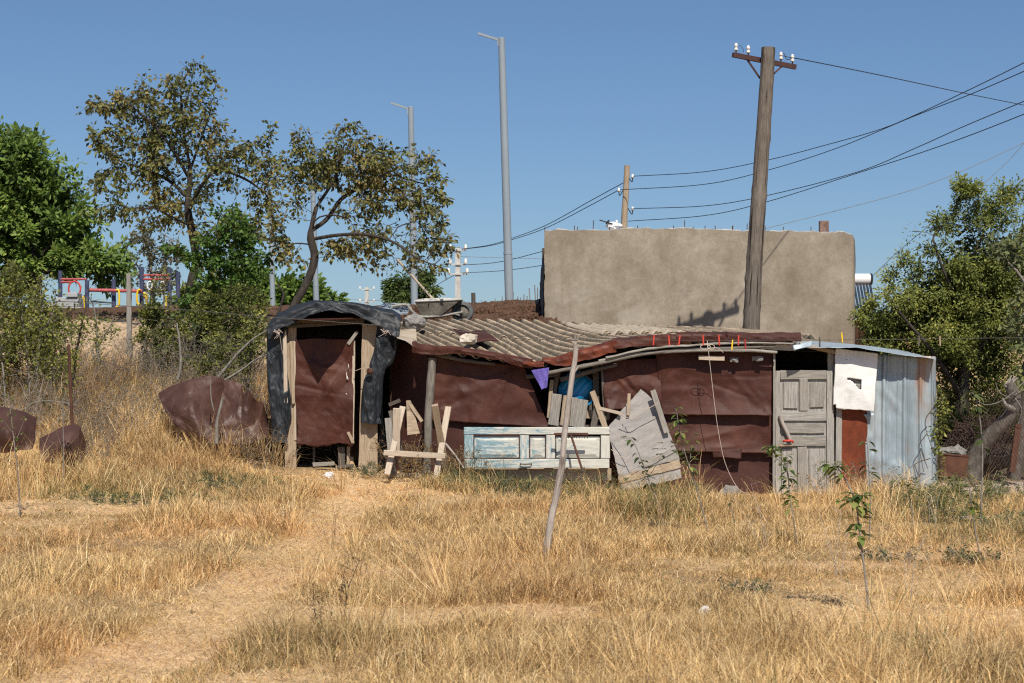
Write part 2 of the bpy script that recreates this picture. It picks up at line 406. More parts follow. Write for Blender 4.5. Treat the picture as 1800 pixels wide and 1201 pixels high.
class MB:
    def __init__(s):
        s.V, s.UV, s.Q, s.T, s.sq, s.st = [], [], [], [], [], []
        s.n = 0

    def add(s, V, Q=(), T=(), UV=None, smooth=False):
        V = np.asarray(V, float).reshape(-1, 3)
        s.V.append(V)
        s.UV.append(np.asarray(UV, float) if UV is not None else V[:, [0, 2]])
        if len(Q):
            s.Q.append(np.asarray(Q) + s.n)
            s.sq.append(np.full(len(Q), smooth))
        if len(T):
            s.T.append(np.asarray(T) + s.n)
            s.st.append(np.full(len(T), smooth))
        s.n += len(V)
        return s

    def grid(s, G, smooth=True, UV=None, closed_u=False):
        """G: (nv, nu, 3) array"""
        nv, nu = G.shape[:2]
        if UV is None:
            du = np.linalg.norm(np.diff(G, axis=1), axis=2)
            dv = np.linalg.norm(np.diff(G, axis=0), axis=2)
            u = np.concatenate([np.zeros((nv, 1)), np.cumsum(du, 1)], 1)
            v = np.concatenate([np.zeros((1, nu)), np.cumsum(dv, 0)], 0)
            UV = np.stack([u, v], 2)
        i = np.arange(nv * nu).reshape(nv, nu)
        Q = np.stack([i[:-1, :-1], i[1:, :-1], i[1:, 1:], i[:-1, 1:]], 2).reshape(-1, 4)
        if closed_u:
            Q = np.concatenate([Q, np.stack([i[:-1, -1], i[1:, -1], i[1:, 0], i[:-1, 0]], 1)])
        return s.add(G.reshape(-1, 3), Q, UV=UV.reshape(-1, 2), smooth=smooth)

    def board(s, p0, p1, w, t, normal=(0, -1, 0), nseg=None, jit=.004, w1=None, seed=None):
        p0, p1 = np.asarray(p0, float), np.asarray(p1, float)
        a = p1 - p0
        L = np.linalg.norm(a)
        a = a / L
        nrm = np.asarray(normal, float)
        nrm = nrm - a * nrm.dot(a)
        nrm = nrm / np.linalg.norm(nrm)
        sd = np.cross(a, nrm)
        nseg = nseg or max(1, int(L / .18))
        rs = random.Random(seed if seed is not None else random.random())
        rows, uvs = [], []
        off = rs.random() * 40
        w1 = w if w1 is None else w1
        for k in range(nseg + 1):
            f = k / nseg
            ww = w + (w1 - w) * f
            c = p0 + (p1 - p0) * f
            r = []
            for q, (i, j) in enumerate(((-1, -1), (1, -1), (1, 1), (-1, 1))):
                jw = rs.uniform(-jit, jit)
                ends = rs.uniform(-jit, jit) * 1.5 if k in (0, nseg) else 0
                r.append(c + sd * (i * ww / 2 + jw) + nrm * (j * t / 2 + rs.uniform(-jit, jit) * .3) + a * ends)
            rows.append(r)
            uvs.append([(f * L + off, -w / 2 + off), (f * L + off, w / 2 + off), (f * L + off, w / 2 + t + off), (f * L + off, -w / 2 - t + off)])
        V = np.array(rows).reshape(-1, 3)
        UV = np.array(uvs).reshape(-1, 2)
        Q = []
        for k in range(nseg):
            for q in range(4):
                q2 = (q + 1) % 4
                Q.append((k * 4 + q, k * 4 + q2, k * 4 + 4 + q2, k * 4 + 4 + q))
        Q.append((3, 2, 1, 0))
        e = nseg * 4
        Q.append((e, e + 1, e + 2, e + 3))
        return s.add(V, Q, UV=UV)

    def box(s, c, size):
        c = np.asarray(c, float)
        h = np.asarray(size, float) / 2
        V = np.array([c + h * np.array(k) for k in ((-1, -1, -1), (1, -1, -1), (1, 1, -1), (-1, 1, -1), (-1, -1, 1), (1, -1, 1), (1, 1, 1), (-1, 1, 1))])
        return s.add(V, [(3, 2, 1, 0), (4, 5, 6, 7), (0, 1, 5, 4), (1, 2, 6, 5), (2, 3, 7, 6), (3, 0, 4, 7)])

    def tube(s, pts, r, sides=8, cap=True, jit=0.0, seed=0, smooth=True):
        pts = np.asarray(pts, float)
        n = len(pts)
        r = np.full(n, r, float) if np.isscalar(r) else np.asarray(r, float)
        if len(r) != n:
            r = np.interp(np.linspace(0, 1, n), np.linspace(0, 1, len(r)), r)
        tan = np.gradient(pts, axis=0)
        tan /= np.linalg.norm(tan, axis=1)[:, None] + 1e-9
        up = np.array((0, 0, 1.0)) if abs(tan[0, 2]) < .9 else np.array((1.0, 0, 0))
        U = np.cross(tan[0], up)
        U /= np.linalg.norm(U)
        rings = []
        ang = np.arange(sides) / sides * 2 * math.pi
        L = 0
        uvs = []
        off = (seed * 1.37) % 50
        for k in range(n):
            U = U - tan[k] * U.dot(tan[k])
            U /= np.linalg.norm(U) + 1e-9
            W = np.cross(tan[k], U)
            rr = np.full(sides, r[k])
            if jit:
                d = np.stack([np.cos(ang) * 1.3, np.sin(ang) * 1.3, np.full(sides, L * 4)], 1)
                rr = rr * (1 + jit * fbm(d + off, 3, seed))
            rings.append(pts[k] + (np.cos(ang) * rr)[:, None] * U + (np.sin(ang) * rr)[:, None] * W)
            uvs.append(np.stack([np.full(sides, L + off), np.abs(ang / math.pi - 1) * math.pi * max(r[0], .01) + off], 1))
            if k < n - 1:
                L += np.linalg.norm(pts[k + 1] - pts[k])
        V = np.concatenate(rings)
        UV = np.concatenate(uvs)
        i = np.arange(n * sides).reshape(n, sides)
        j = np.roll(i, -1, 1)
        Q = np.stack([i[:-1], j[:-1], j[1:], i[1:]], 2).reshape(-1, 4)
        T = []
        if cap:
            V = np.concatenate([V, rings[0], rings[-1], [pts[0], pts[-1]]])
            UV = np.concatenate([UV, uvs[0], uvs[-1], UV[:1], UV[-1:]])
            o0 = n * sides
            o1 = o0 + sides
            c0, c1 = o1 + sides, o1 + sides + 1
            for q in range(sides):
                q2 = (q + 1) % sides
                T.append((c0, o0 + q2, o0 + q))
                T.append((c1, o1 + q, o1 + q2))
        return s.add(V, Q, T, UV, smooth)

    def lathe(s, base, axis, prof, sides=16):
        """prof: list of (distance along axis, radius)"""
        base, axis = np.asarray(base, float), np.asarray(axis, float)
        axis = axis / np.linalg.norm(axis)
        pts = np.array([base + axis * p for p, _ in prof])
        up = np.array((0, 0, 1.0)) if abs(axis[2]) < .9 else np.array((1.0, 0, 0))
        U = np.cross(axis, up)
        U /= np.linalg.norm(U)
        W = np.cross(axis, U)
        ang = np.arange(sides) / sides * 2 * math.pi
        G = np.array([p + (np.cos(ang) * r)[:, None] * U + (np.sin(ang) * r)[:, None] * W for p, (_, r) in zip(pts, prof)])
        return s.grid(G, True, closed_u=True)

    def rock(s, c, size, seed, sub=22, rough=.9):
        """irregular stone from a noisy sphere with flattened facets"""
        nu, nv = sub * 2, sub
        th = np.linspace(0, math.pi, nv)
        ph = np.linspace(0, 2 * math.pi, nu, endpoint=False)
        D = np.stack([np.sin(th)[:, None] * np.cos(ph), np.sin(th)[:, None] * np.sin(ph), np.repeat(np.cos(th)[:, None], nu, 1)], 2)
        d = D.reshape(-1, 3)
        rs = np.random.RandomState(seed)
        r = np.full(len(d), 1.15)
        for k in range(22):
            n = rs.normal(size=3)
            n /= np.linalg.norm(n)
            h = rs.uniform(.66, .95)
            dn = d.dot(n)
            with np.errstate(divide='ignore', invalid='ignore'):
                lim = np.where(dn > .05, h / np.maximum(dn, .05), 9)
            r = np.minimum(r, lim)
        r = r * (1 + rough * .25 * fbm(d * 2.5, 3, seed))
        V = np.asarray(c) + d * r[:, None] * np.asarray(size)
        return s.grid(V.reshape(nv, nu, 3), False, closed_u=True)

    def build(s, name, mat, parent=None, col=None, origin=None):
        F_, S_ = [], []
        if s.Q:
            F_.append(np.concatenate(s.Q)); S_.append(np.concatenate(s.sq))
        if s.T:
            F_.append(np.concatenate(s.T)); S_.append(np.concatenate(s.st))
        return link_mesh(name, np.concatenate(s.V), F_, mat, parent, np.concatenate(s.UV), col, np.concatenate(S_), origin)


def curve(pts, n=24):
    """smooth polyline (Catmull-Rom) through points"""
    p = np.asarray(pts, float)
    p = np.concatenate([[2 * p[0] - p[1]], p, [2 * p[-1] - p[-2]]])
    out = []
    m = len(p) - 3
    for i in range(m):
        k = max(2, int(round(n / m)))
        t = np.linspace(0, 1, k, endpoint=(i == m - 1))[:, None]
        a, b_, c, d = p[i], p[i + 1], p[i + 2], p[i + 3]
        out.append(.5 * ((2 * b_) + (-a + c) * t + (2 * a - 5 * b_ + 4 * c - d) * t ** 2 + (-a + 3 * b_ - 3 * c + d) * t ** 3))
    return np.concatenate(out)


def quadgrid(c, nu, nv):
    TL, TR, BR, BL = [np.asarray(k, float) for k in c]
    u = np.linspace(0, 1, nu)[None, :, None]
    v = np.linspace(0, 1, nv)[:, None, None]
    return (TL * (1 - u) + TR * u) * (1 - v) + (BL * (1 - u) + BR * u) * v


def crumple(G, amp, seed, scale=2.2, out=(0, -1, 0), creases=6, edge=.012, lip=0.0, ragged=None, facet=1.0):
    nv, nu = G.shape[:2]
    p = G.reshape(-1, 3)
    d = amp * (.75 * fbm(p * scale, 4, seed) + .25 * fbm(p * scale * 3, 3, seed + 5))
    nf = max(5, creases // 2)
    r2 = np.random.RandomState(seed + 77)
    ctr = p.mean(0)
    ext = (p.max(0) - p.min(0)) / 2 + 1e-6
    fd = np.zeros(len(p))
    wob = .05 * fbm(p * 2.5, 2, seed + 21)
    for k in range(nf):
        an_ = r2.uniform(0, math.pi)
        c0_ = ctr + ext * r2.uniform(-.85, .85, 3)
        qq = (p - c0_).dot(np.array((math.cos(an_), 0, math.sin(an_)))) + wob
        al_ = (p - c0_).dot(np.array((-math.sin(an_), 0, math.cos(an_))))
        env = np.clip(1.3 - np.abs(al_) / (r2.uniform(.25, .9) * max(ext[0], ext[2])), 0, 1)
        fd += r2.uniform(-1, 1) * np.abs(qq) / max(ext[0], ext[2]) * env
    A_ = np.stack([np.ones(len(p)), p[:, 0], p[:, 2]], 1)
    fd = fd - A_.dot(np.linalg.lstsq(A_, fd, rcond=None)[0])
    d = d * .55 + facet * amp * fd / (fd.std() + 1e-6) * .8
    d = d + amp * .40 * (1 - 3 * np.abs(fbm(p * scale * .9 + .6 * fbm(p * scale * .7, 2, seed + 8)[:, None], 3, seed + 9))) * np.clip(.4 + 1.4 * fbm(p * 1.1, 2, seed + 10), 0, 1.2)
    rs = np.random.RandomState(seed)
    lo, hi = p.min(0), p.max(0)
    for k in range(creases):
        c = lo + rs.rand(3) * (hi - lo)
        a = rs.rand() * math.pi
        dr = np.array((math.cos(a), 0, math.sin(a)))
        q = (p - c).dot(dr) + .03 * fbm(p * 4, 2, seed + k)
        al = (p - c).dot(np.array((-math.sin(a), 0, math.cos(a))))
        Lc = rs.uniform(.2, .6)
        d = d + amp * rs.uniform(-.8, .8) * np.maximum(0, 1 - np.abs(q) / rs.uniform(.04, .14)) * np.exp(-(al / Lc) ** 2)
    v = np.linspace(0, 1, nv)[:, None] * np.ones((1, nu))
    u = np.ones((nv, 1)) * np.linspace(0, 1, nu)[None]
    d = d.reshape(nv, nu) + lip * np.maximum(0, (v - .75) / .25) ** 2
    G = G + d[..., None] * np.asarray(out, float)
    b = np.maximum(np.maximum(np.abs(u - .5), np.abs(v - .5)) * 2 - .9, 0) * 10
    e = edge * b
    rg = edge if ragged is None else ragged
    G[..., 2] += e * fbm(p * 3.1 + 9, 3, seed + 11).reshape(nv, nu) + rg * (v > .999) * fbm(p * 6 + 3, 3, seed + 12).reshape(nv, nu)
    G[..., 0] += e * fbm(p * 3.1 + 29, 3, seed + 13).reshape(nv, nu)
    return G


def sheet(name, corners, mat, parent, amp=.02, seed=1, nu=40, nv=26, thick=.004, **kw):
    G = crumple(quadgrid([P(*c) for c in corners], nu, nv), amp, seed, **kw)
    o = MB().grid(G).build(name, mat, parent)
    if thick:
        s = o.modifiers.new('thickness', 'SOLIDIFY')
        s.thickness = thick
        s.offset = 0
    return o


# ------------------------------------------------------------------ camera, light, sky
cd = bpy.data.cameras.new('camera')
cam = bpy.data.objects.new('camera', cd)
COL.objects.link(cam)
cam.location = (0, 0, CAMZ)
cam.rotation_euler = (R(90), 0, 0)
cd.sensor_width = 36
cd.lens = 36 * F / 1800
cd.shift_y = 79.5 / 1800
cd.clip_start = .1
cd.clip_end = 8000
cd.dof.use_dof = True
cd.dof.focus_distance = 26.5
cd.dof.aperture_fstop = 6.3
scene.camera = cam

sl = bpy.data.lights.new('sun', 'SUN')
sl.energy = 5.0
sl.angle = R(.53)
sl.color = (1.0, .925, .80)
so = bpy.data.objects.new('sun', sl)
COL.objects.link(so)
so.location = (10, -20, 30)
so.rotation_euler = SUN.to_track_quat('Z', 'Y').to_euler()
w = bpy.data.worlds.new('World')
scene.world = w
w.use_nodes = True
wn = w.node_tree
sky = wn.nodes.new('ShaderNodeTexSky')
sky.sky_type = 'NISHITA'
sky.sun_disc = False
sky.sun_elevation = math.asin(SUN.z)
sky.sun_rotation = math.atan2(SUN.x, SUN.y)
sky.altitude = 800
sky.air_density = 1.0
sky.dust_density = 1.0
sky.ozone_density = 7.5
bg = wn.nodes['Background']
bg.inputs['Strength'].default_value = .086
wn.links.new(sky.outputs[0], bg.inputs['Color'])
scene.view_settings.view_transform = 'Standard'
scene.view_settings.look = 'None'
scene.view_settings.exposure = 0
scene.cycles.max_bounces = 6
scene.cycles.diffuse_bounces = 3
scene.cycles.use_denoising = False
scene.cycles.filter_width = 1.2

# ------------------------------------------------------------------ ground
_ys = np.array([0, 18, 20, 22, 24, 25, 26, 27, 28, 29, 30, 31, 32, 33, 34, 35, 36, 37, 38, 40, 42, 48, 60, 200, 4000.])
_prof = [
    (-14, [0, 0, .05, .12, .3, .5, .65, .8, 1.0, 1.25, 1.5, 1.75, 2.0, 2.3, 2.6, 2.8, 2.95, 3.05, 3.12, 3.25, 3.38, 3.65, 3.8, 3.9, 3.9]),
    (-6, [0, 0, .04, .1, .25, .40, .5, .62, .8, 1.02, 1.25, 1.5, 1.8, 2.15, 2.5, 2.75, 2.92, 3.03, 3.12, 3.25, 3.38, 3.65, 3.8, 3.9, 3.9]),
    (-4.2, [0, 0, .03, .08, .18, .27, .36, .48, .62, .82, 1.05, 1.35, 1.7, 2.1, 2.5, 2.75, 2.92, 3.03, 3.12, 3.25, 3.38, 3.65, 3.8, 3.9, 3.9]),
    (-3.3, [0, 0, .03, .07, .15, .22, .30, .38, .42, .52, .75, 1.1, 1.6, 2.1, 2.5, 2.75, 2.92, 3.03, 3.12, 3.25, 3.38, 3.65, 3.8, 3.9, 3.9]),
    (-1.6, [0, 0, .02, .06, .14, .2, .27, .34, .36, .38, .6, 1.2, 1.95, 2.58, 2.72, 2.82, 2.92, 3.02, 3.12, 3.3, 3.46, 3.65, 3.8, 3.9, 3.9]),
    (0.6, [0, 0, .01, .03, .08, .12, .17, .22, .24, .25, .3, .8, 1.7, 2.5, 2.78, 2.93, 3.05, 3.15, 3.25, 3.4, 3.5, 3.65, 3.8, 3.9, 3.9]),
    (2.2, [0, 0, 0, 0, .02, .03, .04, .05, .05, .06, .1, .2, .5, 1.2, 2.0, 2.3, 2.6, 2.8, 3.0, 3.2, 3.4, 3.6, 3.8, 3.9, 3.9]),
    (5.8, [0, 0, 0, 0, 0, 0, 0, 0, 0, 0, .02, .06, .2, .5, 1.0, 1.6, 2.1, 2.4, 2.7, 3.0, 3.2, 3.5, 3.8, 3.9, 3.9]),
    (7.5, [0, 0, 0, 0, 0, 0, 0, 0, .02, .05, .08, .12, .2, .3, .5, .7, .9, 1.2, 1.5, 2.2, 2.7, 3.4, 3.8, 3.9, 3.9]),
    (14, [0, 0, 0, 0, 0, 0, 0, 0, .02, .05, .08, .12, .2, .3, .5, .7, .9, 1.2, 1.5, 2.2, 2.7, 3.4, 3.8, 3.9, 3.9]),
]
_px = np.array([p[0] for p in _prof], float)
_pz = np.array([p[1] for p in _prof], float)


def g(X, Y):
    """height of the ground"""
    X, Y = np.broadcast_arrays(np.asarray(X, float), np.asarray(Y, float))
    xs, ys = X.ravel(), Y.ravel()
    j = np.clip(np.searchsorted(_ys, ys) - 1, 0, len(_ys) - 2)
    t = np.clip((ys - _ys[j]) / (_ys[j + 1] - _ys[j]), 0, 1)
    i = np.clip(np.searchsorted(_px, xs) - 1, 0, len(_px) - 2)
    s = np.clip((xs - _px[i]) / (_px[i + 1] - _px[i]), 0, 1)
    s = s * s * (3 - 2 * s)
    z = (_pz[i, j] * (1 - t) + _pz[i, j + 1] * t) * (1 - s) + (_pz[i + 1, j] * (1 - t) + _pz[i + 1, j + 1] * t) * s
    near = sstep(80, 45, ys)
    z = z + near * (.035 * n2(xs, ys, .7, 3, 3))
    return z.reshape(X.shape)


def gp(X, Y, dz=0.0):
    return np.array((X, Y, float(g(X, Y)) + dz))


PATHX = np.array([-2.4, -2.26, -2.12, -2.08, -2.05, -2.07, -1.95, -1.75])
PATHY = np.array([5, 10.2, 12.1, 14.4, 17, 21.7, 25.5, 27])


def pathd(X, Y):
    w_ = np.interp(Y, [5, 10, 14, 20, 24, 27], [.62, .50, .42, .36, .5, .85])
    return np.abs(np.asarray(X) - np.interp(Y, PATHY, PATHX) + .12 * n2(X, Y, .9, 2, 71)) / w_


def bare(X, Y):
    """0 = full grass, 1 = bare trodden straw"""
    b_ = 1 - sstep(.5, 1.35, pathd(X, Y))
    b_ = np.maximum(b_, .9 * (1 - sstep(.45, 1.15, np.hypot((X - 3.5) / 1.5, (Y - 14.9) / .95))))
    b_ = np.maximum(b_, .8 * (1 - sstep(.4, 1.1, np.hypot((X + 5.0) / 1.0, (Y - 20.8) / .9))))
    b_ = np.maximum(b_, .75 * (1 - sstep(.4, 1.1, np.hypot((X - .9) / 1.1, (Y - 12.4) / .8))))
    b_ = np.maximum(b_, .7 * (1 - sstep(.4, 1.1, np.hypot((X + .3) / .8, (Y - 16.6) / .8))))
    b_ = np.maximum(b_, .85 * (1 - sstep(.4, 1.1, np.hypot((X - 3.6) / 1.6, (Y - 26.4) / .6))))
    b_ = np.maximum(b_, .85 * sstep(.16, .46, n2(X, Y, .85, 3, 91)))
    return b_


xs = np.concatenate([-np.geomspace(4000, 12, 22), np.linspace(-11, -7.2, 20), np.arange(-7.1, 8.0, .07), np.linspace(8.2, 12, 16), np.geomspace(13, 4000, 22)])
ys = np.concatenate([[-3000, -400, -60, -10, 0, 4], np.arange(6, 8, .4), np.arange(8, 42, .085), np.geomspace(42.2, 90, 60), np.geomspace(95, 4000, 26)])
GX, GY = np.meshgrid(xs, ys)
GZ = g(GX, GY)
inner = sstep(60, 40, np.abs(GY)) * sstep(11, 8, np.abs(GX))
soil = sstep(33.6, 34.6, GY + .5 * n2(GX, GY, .8, 3, 5)) * sstep(-9, -7, GX) * sstep(6.8, 5.6, GX)
left = sstep(-2.6, -3.4, GX)
soil = soil * (1 - left) + left * sstep(35.6, 36.3, GY + .35 * n2(GX, GY, .9, 3, 5))
midb = sstep(-2.4, -1.6, GX) * sstep(2.5, 1, GX) * sstep(31.8, 32.6, GY)
soil = np.maximum(soil, midb)
sand = left * sstep(31.0, 32.2, GY + .8 * n2(GX, GY, .7, 3, 8)) * (1 - soil)
GZ = GZ + inner * ((soil + .5 * sand) * (.10 * n2(GX, GY, 2.6, 4, 15) + .045 * np.abs(n2(GX, GY, 7, 3, 16))) + .012 * n2(GX, GY, 6, 2, 19))
GZ = GZ - .03 * (1 - sstep(.5, 1.2, pathd(GX, GY))) * inner
c_straw = np.array((.36, .245, .135))
c_path = np.array((.66, .465, .275))
c_soil = np.array((.115, .068, .045))
c_sand = np.array((.47, .345, .225))
c_grav = np.array((.50, .40, .33))
nb = n2(GX, GY, .8, 4, 33)[..., None]
CC = c_straw * (1 + .25 * nb)
bb = np.clip(bare(GX, GY), 0, 1)[..., None]
CC = CC * (1 - bb) + c_path * (1 + .12 * nb) * bb
dk = sstep(.1, .6, n2(GX, GY, .55, 3, 35))[..., None] * (1 - bb)
CC = CC * (1 - .4 * dk)
CC = CC * (1 - sand[..., None]) + c_sand * sand[..., None]
CC = CC * (1 - soil[..., None]) + c_soil * (1 + .2 * nb) * soil[..., None]
gv = (sstep(6.6, 7.0, GX) * sstep(24.5, 25.5, GY) * sstep(30.5, 29.5, GY))[..., None]
CC = CC * (1 - gv) + c_grav * gv
rt_shade = (sstep(6.0, 6.8, GX) * sstep(29.5, 30.5, GY) * sstep(11.0, 9.5, GX) * sstep(37, 35, GY))[..., None]
CC = CC * (1 - rt_shade) + np.array((.10, .08, .055)) * rt_shade  # ground colour darkened for the shade under the right trees
far = sstep(55, 80, GY)[..., None]
CC = CC * (1 - far) + np.array((.16, .14, .08)) * far
mb = MB().grid(np.stack([GX, GY, GZ], 2))
o = mb.build('ground', M['ground'], None, CC.reshape(-1, 3), origin=(0, 0, 0))
tag(o, kind='structure')
# ================================================================== THE SHED
shed = thing('shed', 'long low patchwork shed of brown sheets and grey boards under a sagging corrugated roof', 'shed', (1.6, 28.2, 0.0))
FY = 26.86          # front wall plane
XA = np.array([-1.75, -1.30, -.8, -.2, .33, .60, .85, 1.5, 2.3, 3.2, 4.25])
EZ = np.array([2.28, 2.14, 2.09, 2.01, 1.915, 1.935, 2.01, 2.19, 2.24, 2.26, 2.24])   # eave height
BZ = np.array([2.63, 2.64, 2.65, 2.65, 2.64, 2.63, 2.62, 2.58, 2.55, 2.53, 2.45])   # back edge height
YE, YB = 26.64, 30.0


def roofz(X, Y):
    t = (np.asarray(Y) - YE) / (YB - YE)
    return (np.interp(X, XA, EZ)) * (1 - t) + np.interp(X, XA, BZ) * t


PITCH = .195
SHEAR = .40


def roofsheet(s0, s1, y0, y1, lift, seed, mat=None, name='roof_sheet', tilt=0):
    rs = np.random.RandomState(seed)
    nu = int(round((s1 - s0) / PITCH * 12)) + 1
    nv = 16
    s = np.linspace(s0, s1, nu)[None, :]
    y = np.linspace(y0, y1, nv)[:, None]
    y = y + .02 * rs.randn() + 0 * s
    ph = 2 * math.pi * s / PITCH + 0 * y
    X = s + SHEAR * (YB - y)
    h = .5 + .5 * np.cos(ph)
    Z = roofz(X, y) + .078 * (h - .5) + lift + tilt * (s - s0) / (s1 - s0)
    p = np.stack([X, y + 0 * s, Z], 2)
    q = p.reshape(-1, 3)
    p[..., 2] += .006 * fbm(q * 2.2, 3, seed).reshape(p.shape[:2])
    # broken lower corner
    p[-1, :, 1] += 0
    c = .56 + .42 * np.sin(ph + .5) + .30 * fbm(q * 4, 3, seed + 4).reshape(h.shape)  # one flank of each wave darker: lichen plus shading in the colour
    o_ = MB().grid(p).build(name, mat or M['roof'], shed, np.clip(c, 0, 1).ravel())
    md = o_.modifiers.new('thickness', 'SOLIDIFY')
    md.thickness = .009
    md.offset = 0
    return o_


W8 = PITCH * 6
smin, smax = -3.1, 4.2
k = 0
s = smin
while s < smax:
    # upper row and lower row; edges staggered
    X_back = s
    if X_back + W8 > -1.75 - SHEAR * 1.0 and X_back < 3.6:
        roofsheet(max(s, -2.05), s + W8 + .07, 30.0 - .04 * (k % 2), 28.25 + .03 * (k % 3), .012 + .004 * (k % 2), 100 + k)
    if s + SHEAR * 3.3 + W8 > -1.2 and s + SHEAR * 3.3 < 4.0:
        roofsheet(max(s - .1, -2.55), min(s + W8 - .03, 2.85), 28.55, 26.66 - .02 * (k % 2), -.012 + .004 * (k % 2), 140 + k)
    s += W8
    k += 1
roofsheet(.72, 1.95, 29.75, 28.35, .035, 181, M['newroof'], tilt=-.01)
# torn pale wedge at the roof's left corner
G = crumple(quadgrid([(-1.86, 28.6, 2.52), (-1.45, 28.0, 2.47), (-1.37, 26.72, 2.17), (-1.66, 26.80, 2.30)], 14, 14), .015, 33, out=(0, 0, 1))
MB().grid(G).build('roof_patch', M['newroof'], shed)
tag(bpy.data.objects['roof_patch'], 'pale torn corner piece of roofing')

# sheet metal folded over the eave
def flashing(x0, x1, mat, seed, lipf, back=.5, label=None, lift=.05, fr=-.06):
    n = int((x1 - x0) * 26) + 4
    X = np.linspace(x0, x1, n)
    lip = np.array([lipf(v) for v in X])
    ze = roofz(X, np.full(n, YE))
    rows = []
    for (dy, dz) in ((back, .10 * back + .0), (.3, .04), (.1, .035), (fr + .05, .03), (fr, .0)):
        rows.append(np.stack([X, YE + dy + 0 * X, ze + dz + lift], 1))
    for f in (.35, .7, 1.0):
        rows.append(np.stack([X, YE + fr - .01 + .01 * f + 0 * X, ze + lift - lip * f], 1))
    G = np.array(rows)
    q = G.reshape(-1, 3)
    d = (.026 * fbm(q * (2.6, 3, 6), 4, seed) + .022 * fbm(q * (6, 9, 12), 3, seed + 1) - .02 * np.abs(fbm(q * (3, 3, 9), 2, seed + 2))).reshape(G.shape[:2])
    G[..., 1] -= d * 1.2
    G[..., 2] += d * .8
    G[-1, :, 2] += .02 * fbm(G[-1] * 7, 3, seed + 3)
    o_ = MB().grid(G, False).build('eave_flashing', M[mat], shed)
    md = o_.modifiers.new('thickness', 'SOLIDIFY')
    md.thickness = .004
    if label: o_['label'] = label
    return o_


flashing(-1.44, .30, 'brown', 301, lambda v: .085 + .03 * math.sin(v * 3), .30, 'creased dark brown flashing along the sagging left eave', fr=-.045)
flashing(.16, .46, 'eave_red', 302, lambda v: .06, .03, 'orange red strip at the lowest point of the eave', .02)
flashing(.44, 1.50, 'eave_red', 303, lambda v: .03 + .11 * min(1, max(0, (v - .44) / .35)), .06, 'orange red flashing rising from the sag', .06)
flashing(1.46, 2.42, 'brown', 304, lambda v: .13, .10, 'brown flashing above the middle panels', .085)
flashing(2.36, 3.2, 'brown', 305, lambda v: .12, .22, 'brown flashing with a raised corner above the right panels', .11)
flashing(3.1, 4.16, 'brown_dark', 306, lambda v: .10, .30, 'dark flashing whose free end sticks out over the door', .10)

# rough poles carrying the eave
for i, (pts, r0, r1, mt) in enumerate([
    ([(742, 618), (800, 631), (870, 641)], .040, .028, 'darkwood'),
    ([(960, 656), (1050, 639), (1140, 621), (1240, 613), (1360, 609)], .036, .030, 'darkgrey'),
    ([(1052, 634), (1130, 622), (1200, 617), (1290, 616), (1366, 619)], .030, .026, 'greywood'),
    ([(1065, 629), (1150, 612), (1240, 606), (1330, 603), (1395, 604)], .024, .02, 'greywood'),
    ([(925, 663), (965, 661), (984, 657)], .035, .03, 'darkwood'),
    ([(985, 668), (1050, 650), (1085, 640)], .04, .04, 'darkwood')]):
    yy = 26.64 if i in (1, 2) else (26.60 if i == 3 else 26.76)
    pp = curve([P(a, b_, yy) for a, b_ in pts], 26)
    pp[:, 2] += .012 * fbm(pp * 4, 3, 400 + i)
    MB().tube(curve(pp, 90), [r0 * .85, r1 * .8], 10, jit=.4, seed=400 + i).build('eave_pole', M[mt], shed)
MB().board(P(1228, 629, 26.7), P(1273, 630, 26.7), .06, .03).build('wood_offcut', M['palewood'], shed)

# brown wall sheets
sheet('wall_sheet', [(684, 588, 27.75), (764, 628, 27.3), (757, 858, 27.3), (688, 835, 27.75)], M['brown_dark'], shed, .03, 11, lip=0)
bpy.data.objects['wall_sheet']['label'] = 'dark brown sheet in the recess beside the outhouse'
sheet('wall_sheet', [(756, 622, FY), (921, 645, FY), (966, 752, FY - .03), (752, 738, FY - .02)], M['brown'], shed, .022, 12, 90, 54, lip=.022, scale=2.8, creases=36)
sheet('wall_sheet', [(752, 728, FY + .06), (972, 742, FY + .06), (968, 868, FY + .04), (750, 862, FY + .04)], M['brown_dark'], shed, .025, 13)
sheet('wall_sheet', [(1056, 634, FY + .03), (1160, 630, FY), (1163, 716, FY - .03), (1063, 720, FY - .03)], M['brown'], shed, .022, 14, 66, 50, lip=.02, scale=3.2, creases=36)
sheet('wall_sheet', [(1152, 620, FY - .012), (1357, 618, FY), (1355, 731, FY - .04), (1164, 729, FY - .05)], M['brown'], shed, .017, 15, 90, 54, lip=.03, scale=2.7, creases=34)
sheet('wall_sheet', [(1150, 718, FY + .05), (1356, 722, FY + .045), (1356, 797, FY - .01), (1180, 793, FY - .02)], M['brown'], shed, .014, 16, 80, 40, lip=.02, scale=2.8, creases=32)
sheet('wall_sheet', [(1150, 780, FY + .09), (1357, 785, FY + .08), (1358, 884, FY + .07), (1150, 880, FY + .07)], M['brown_dark'], shed, .014, 17, 50, 26, scale=1.6)
sheet('wall_sheet', [(1060, 716, FY + .10), (1175, 722, FY + .10), (1178, 880, FY + .09), (1060, 870, FY + .09)], M['brown_dark'], shed, .02, 18, 36, 40)
# hanging flap of torn sheet
sheet('torn_flap', [(1252, 791, FY - .05), (1304, 789, FY - .06), (1303, 806, FY - .10), (1254, 805, FY - .09)], M['brown_dark'], shed, .012, 19, 16, 8)

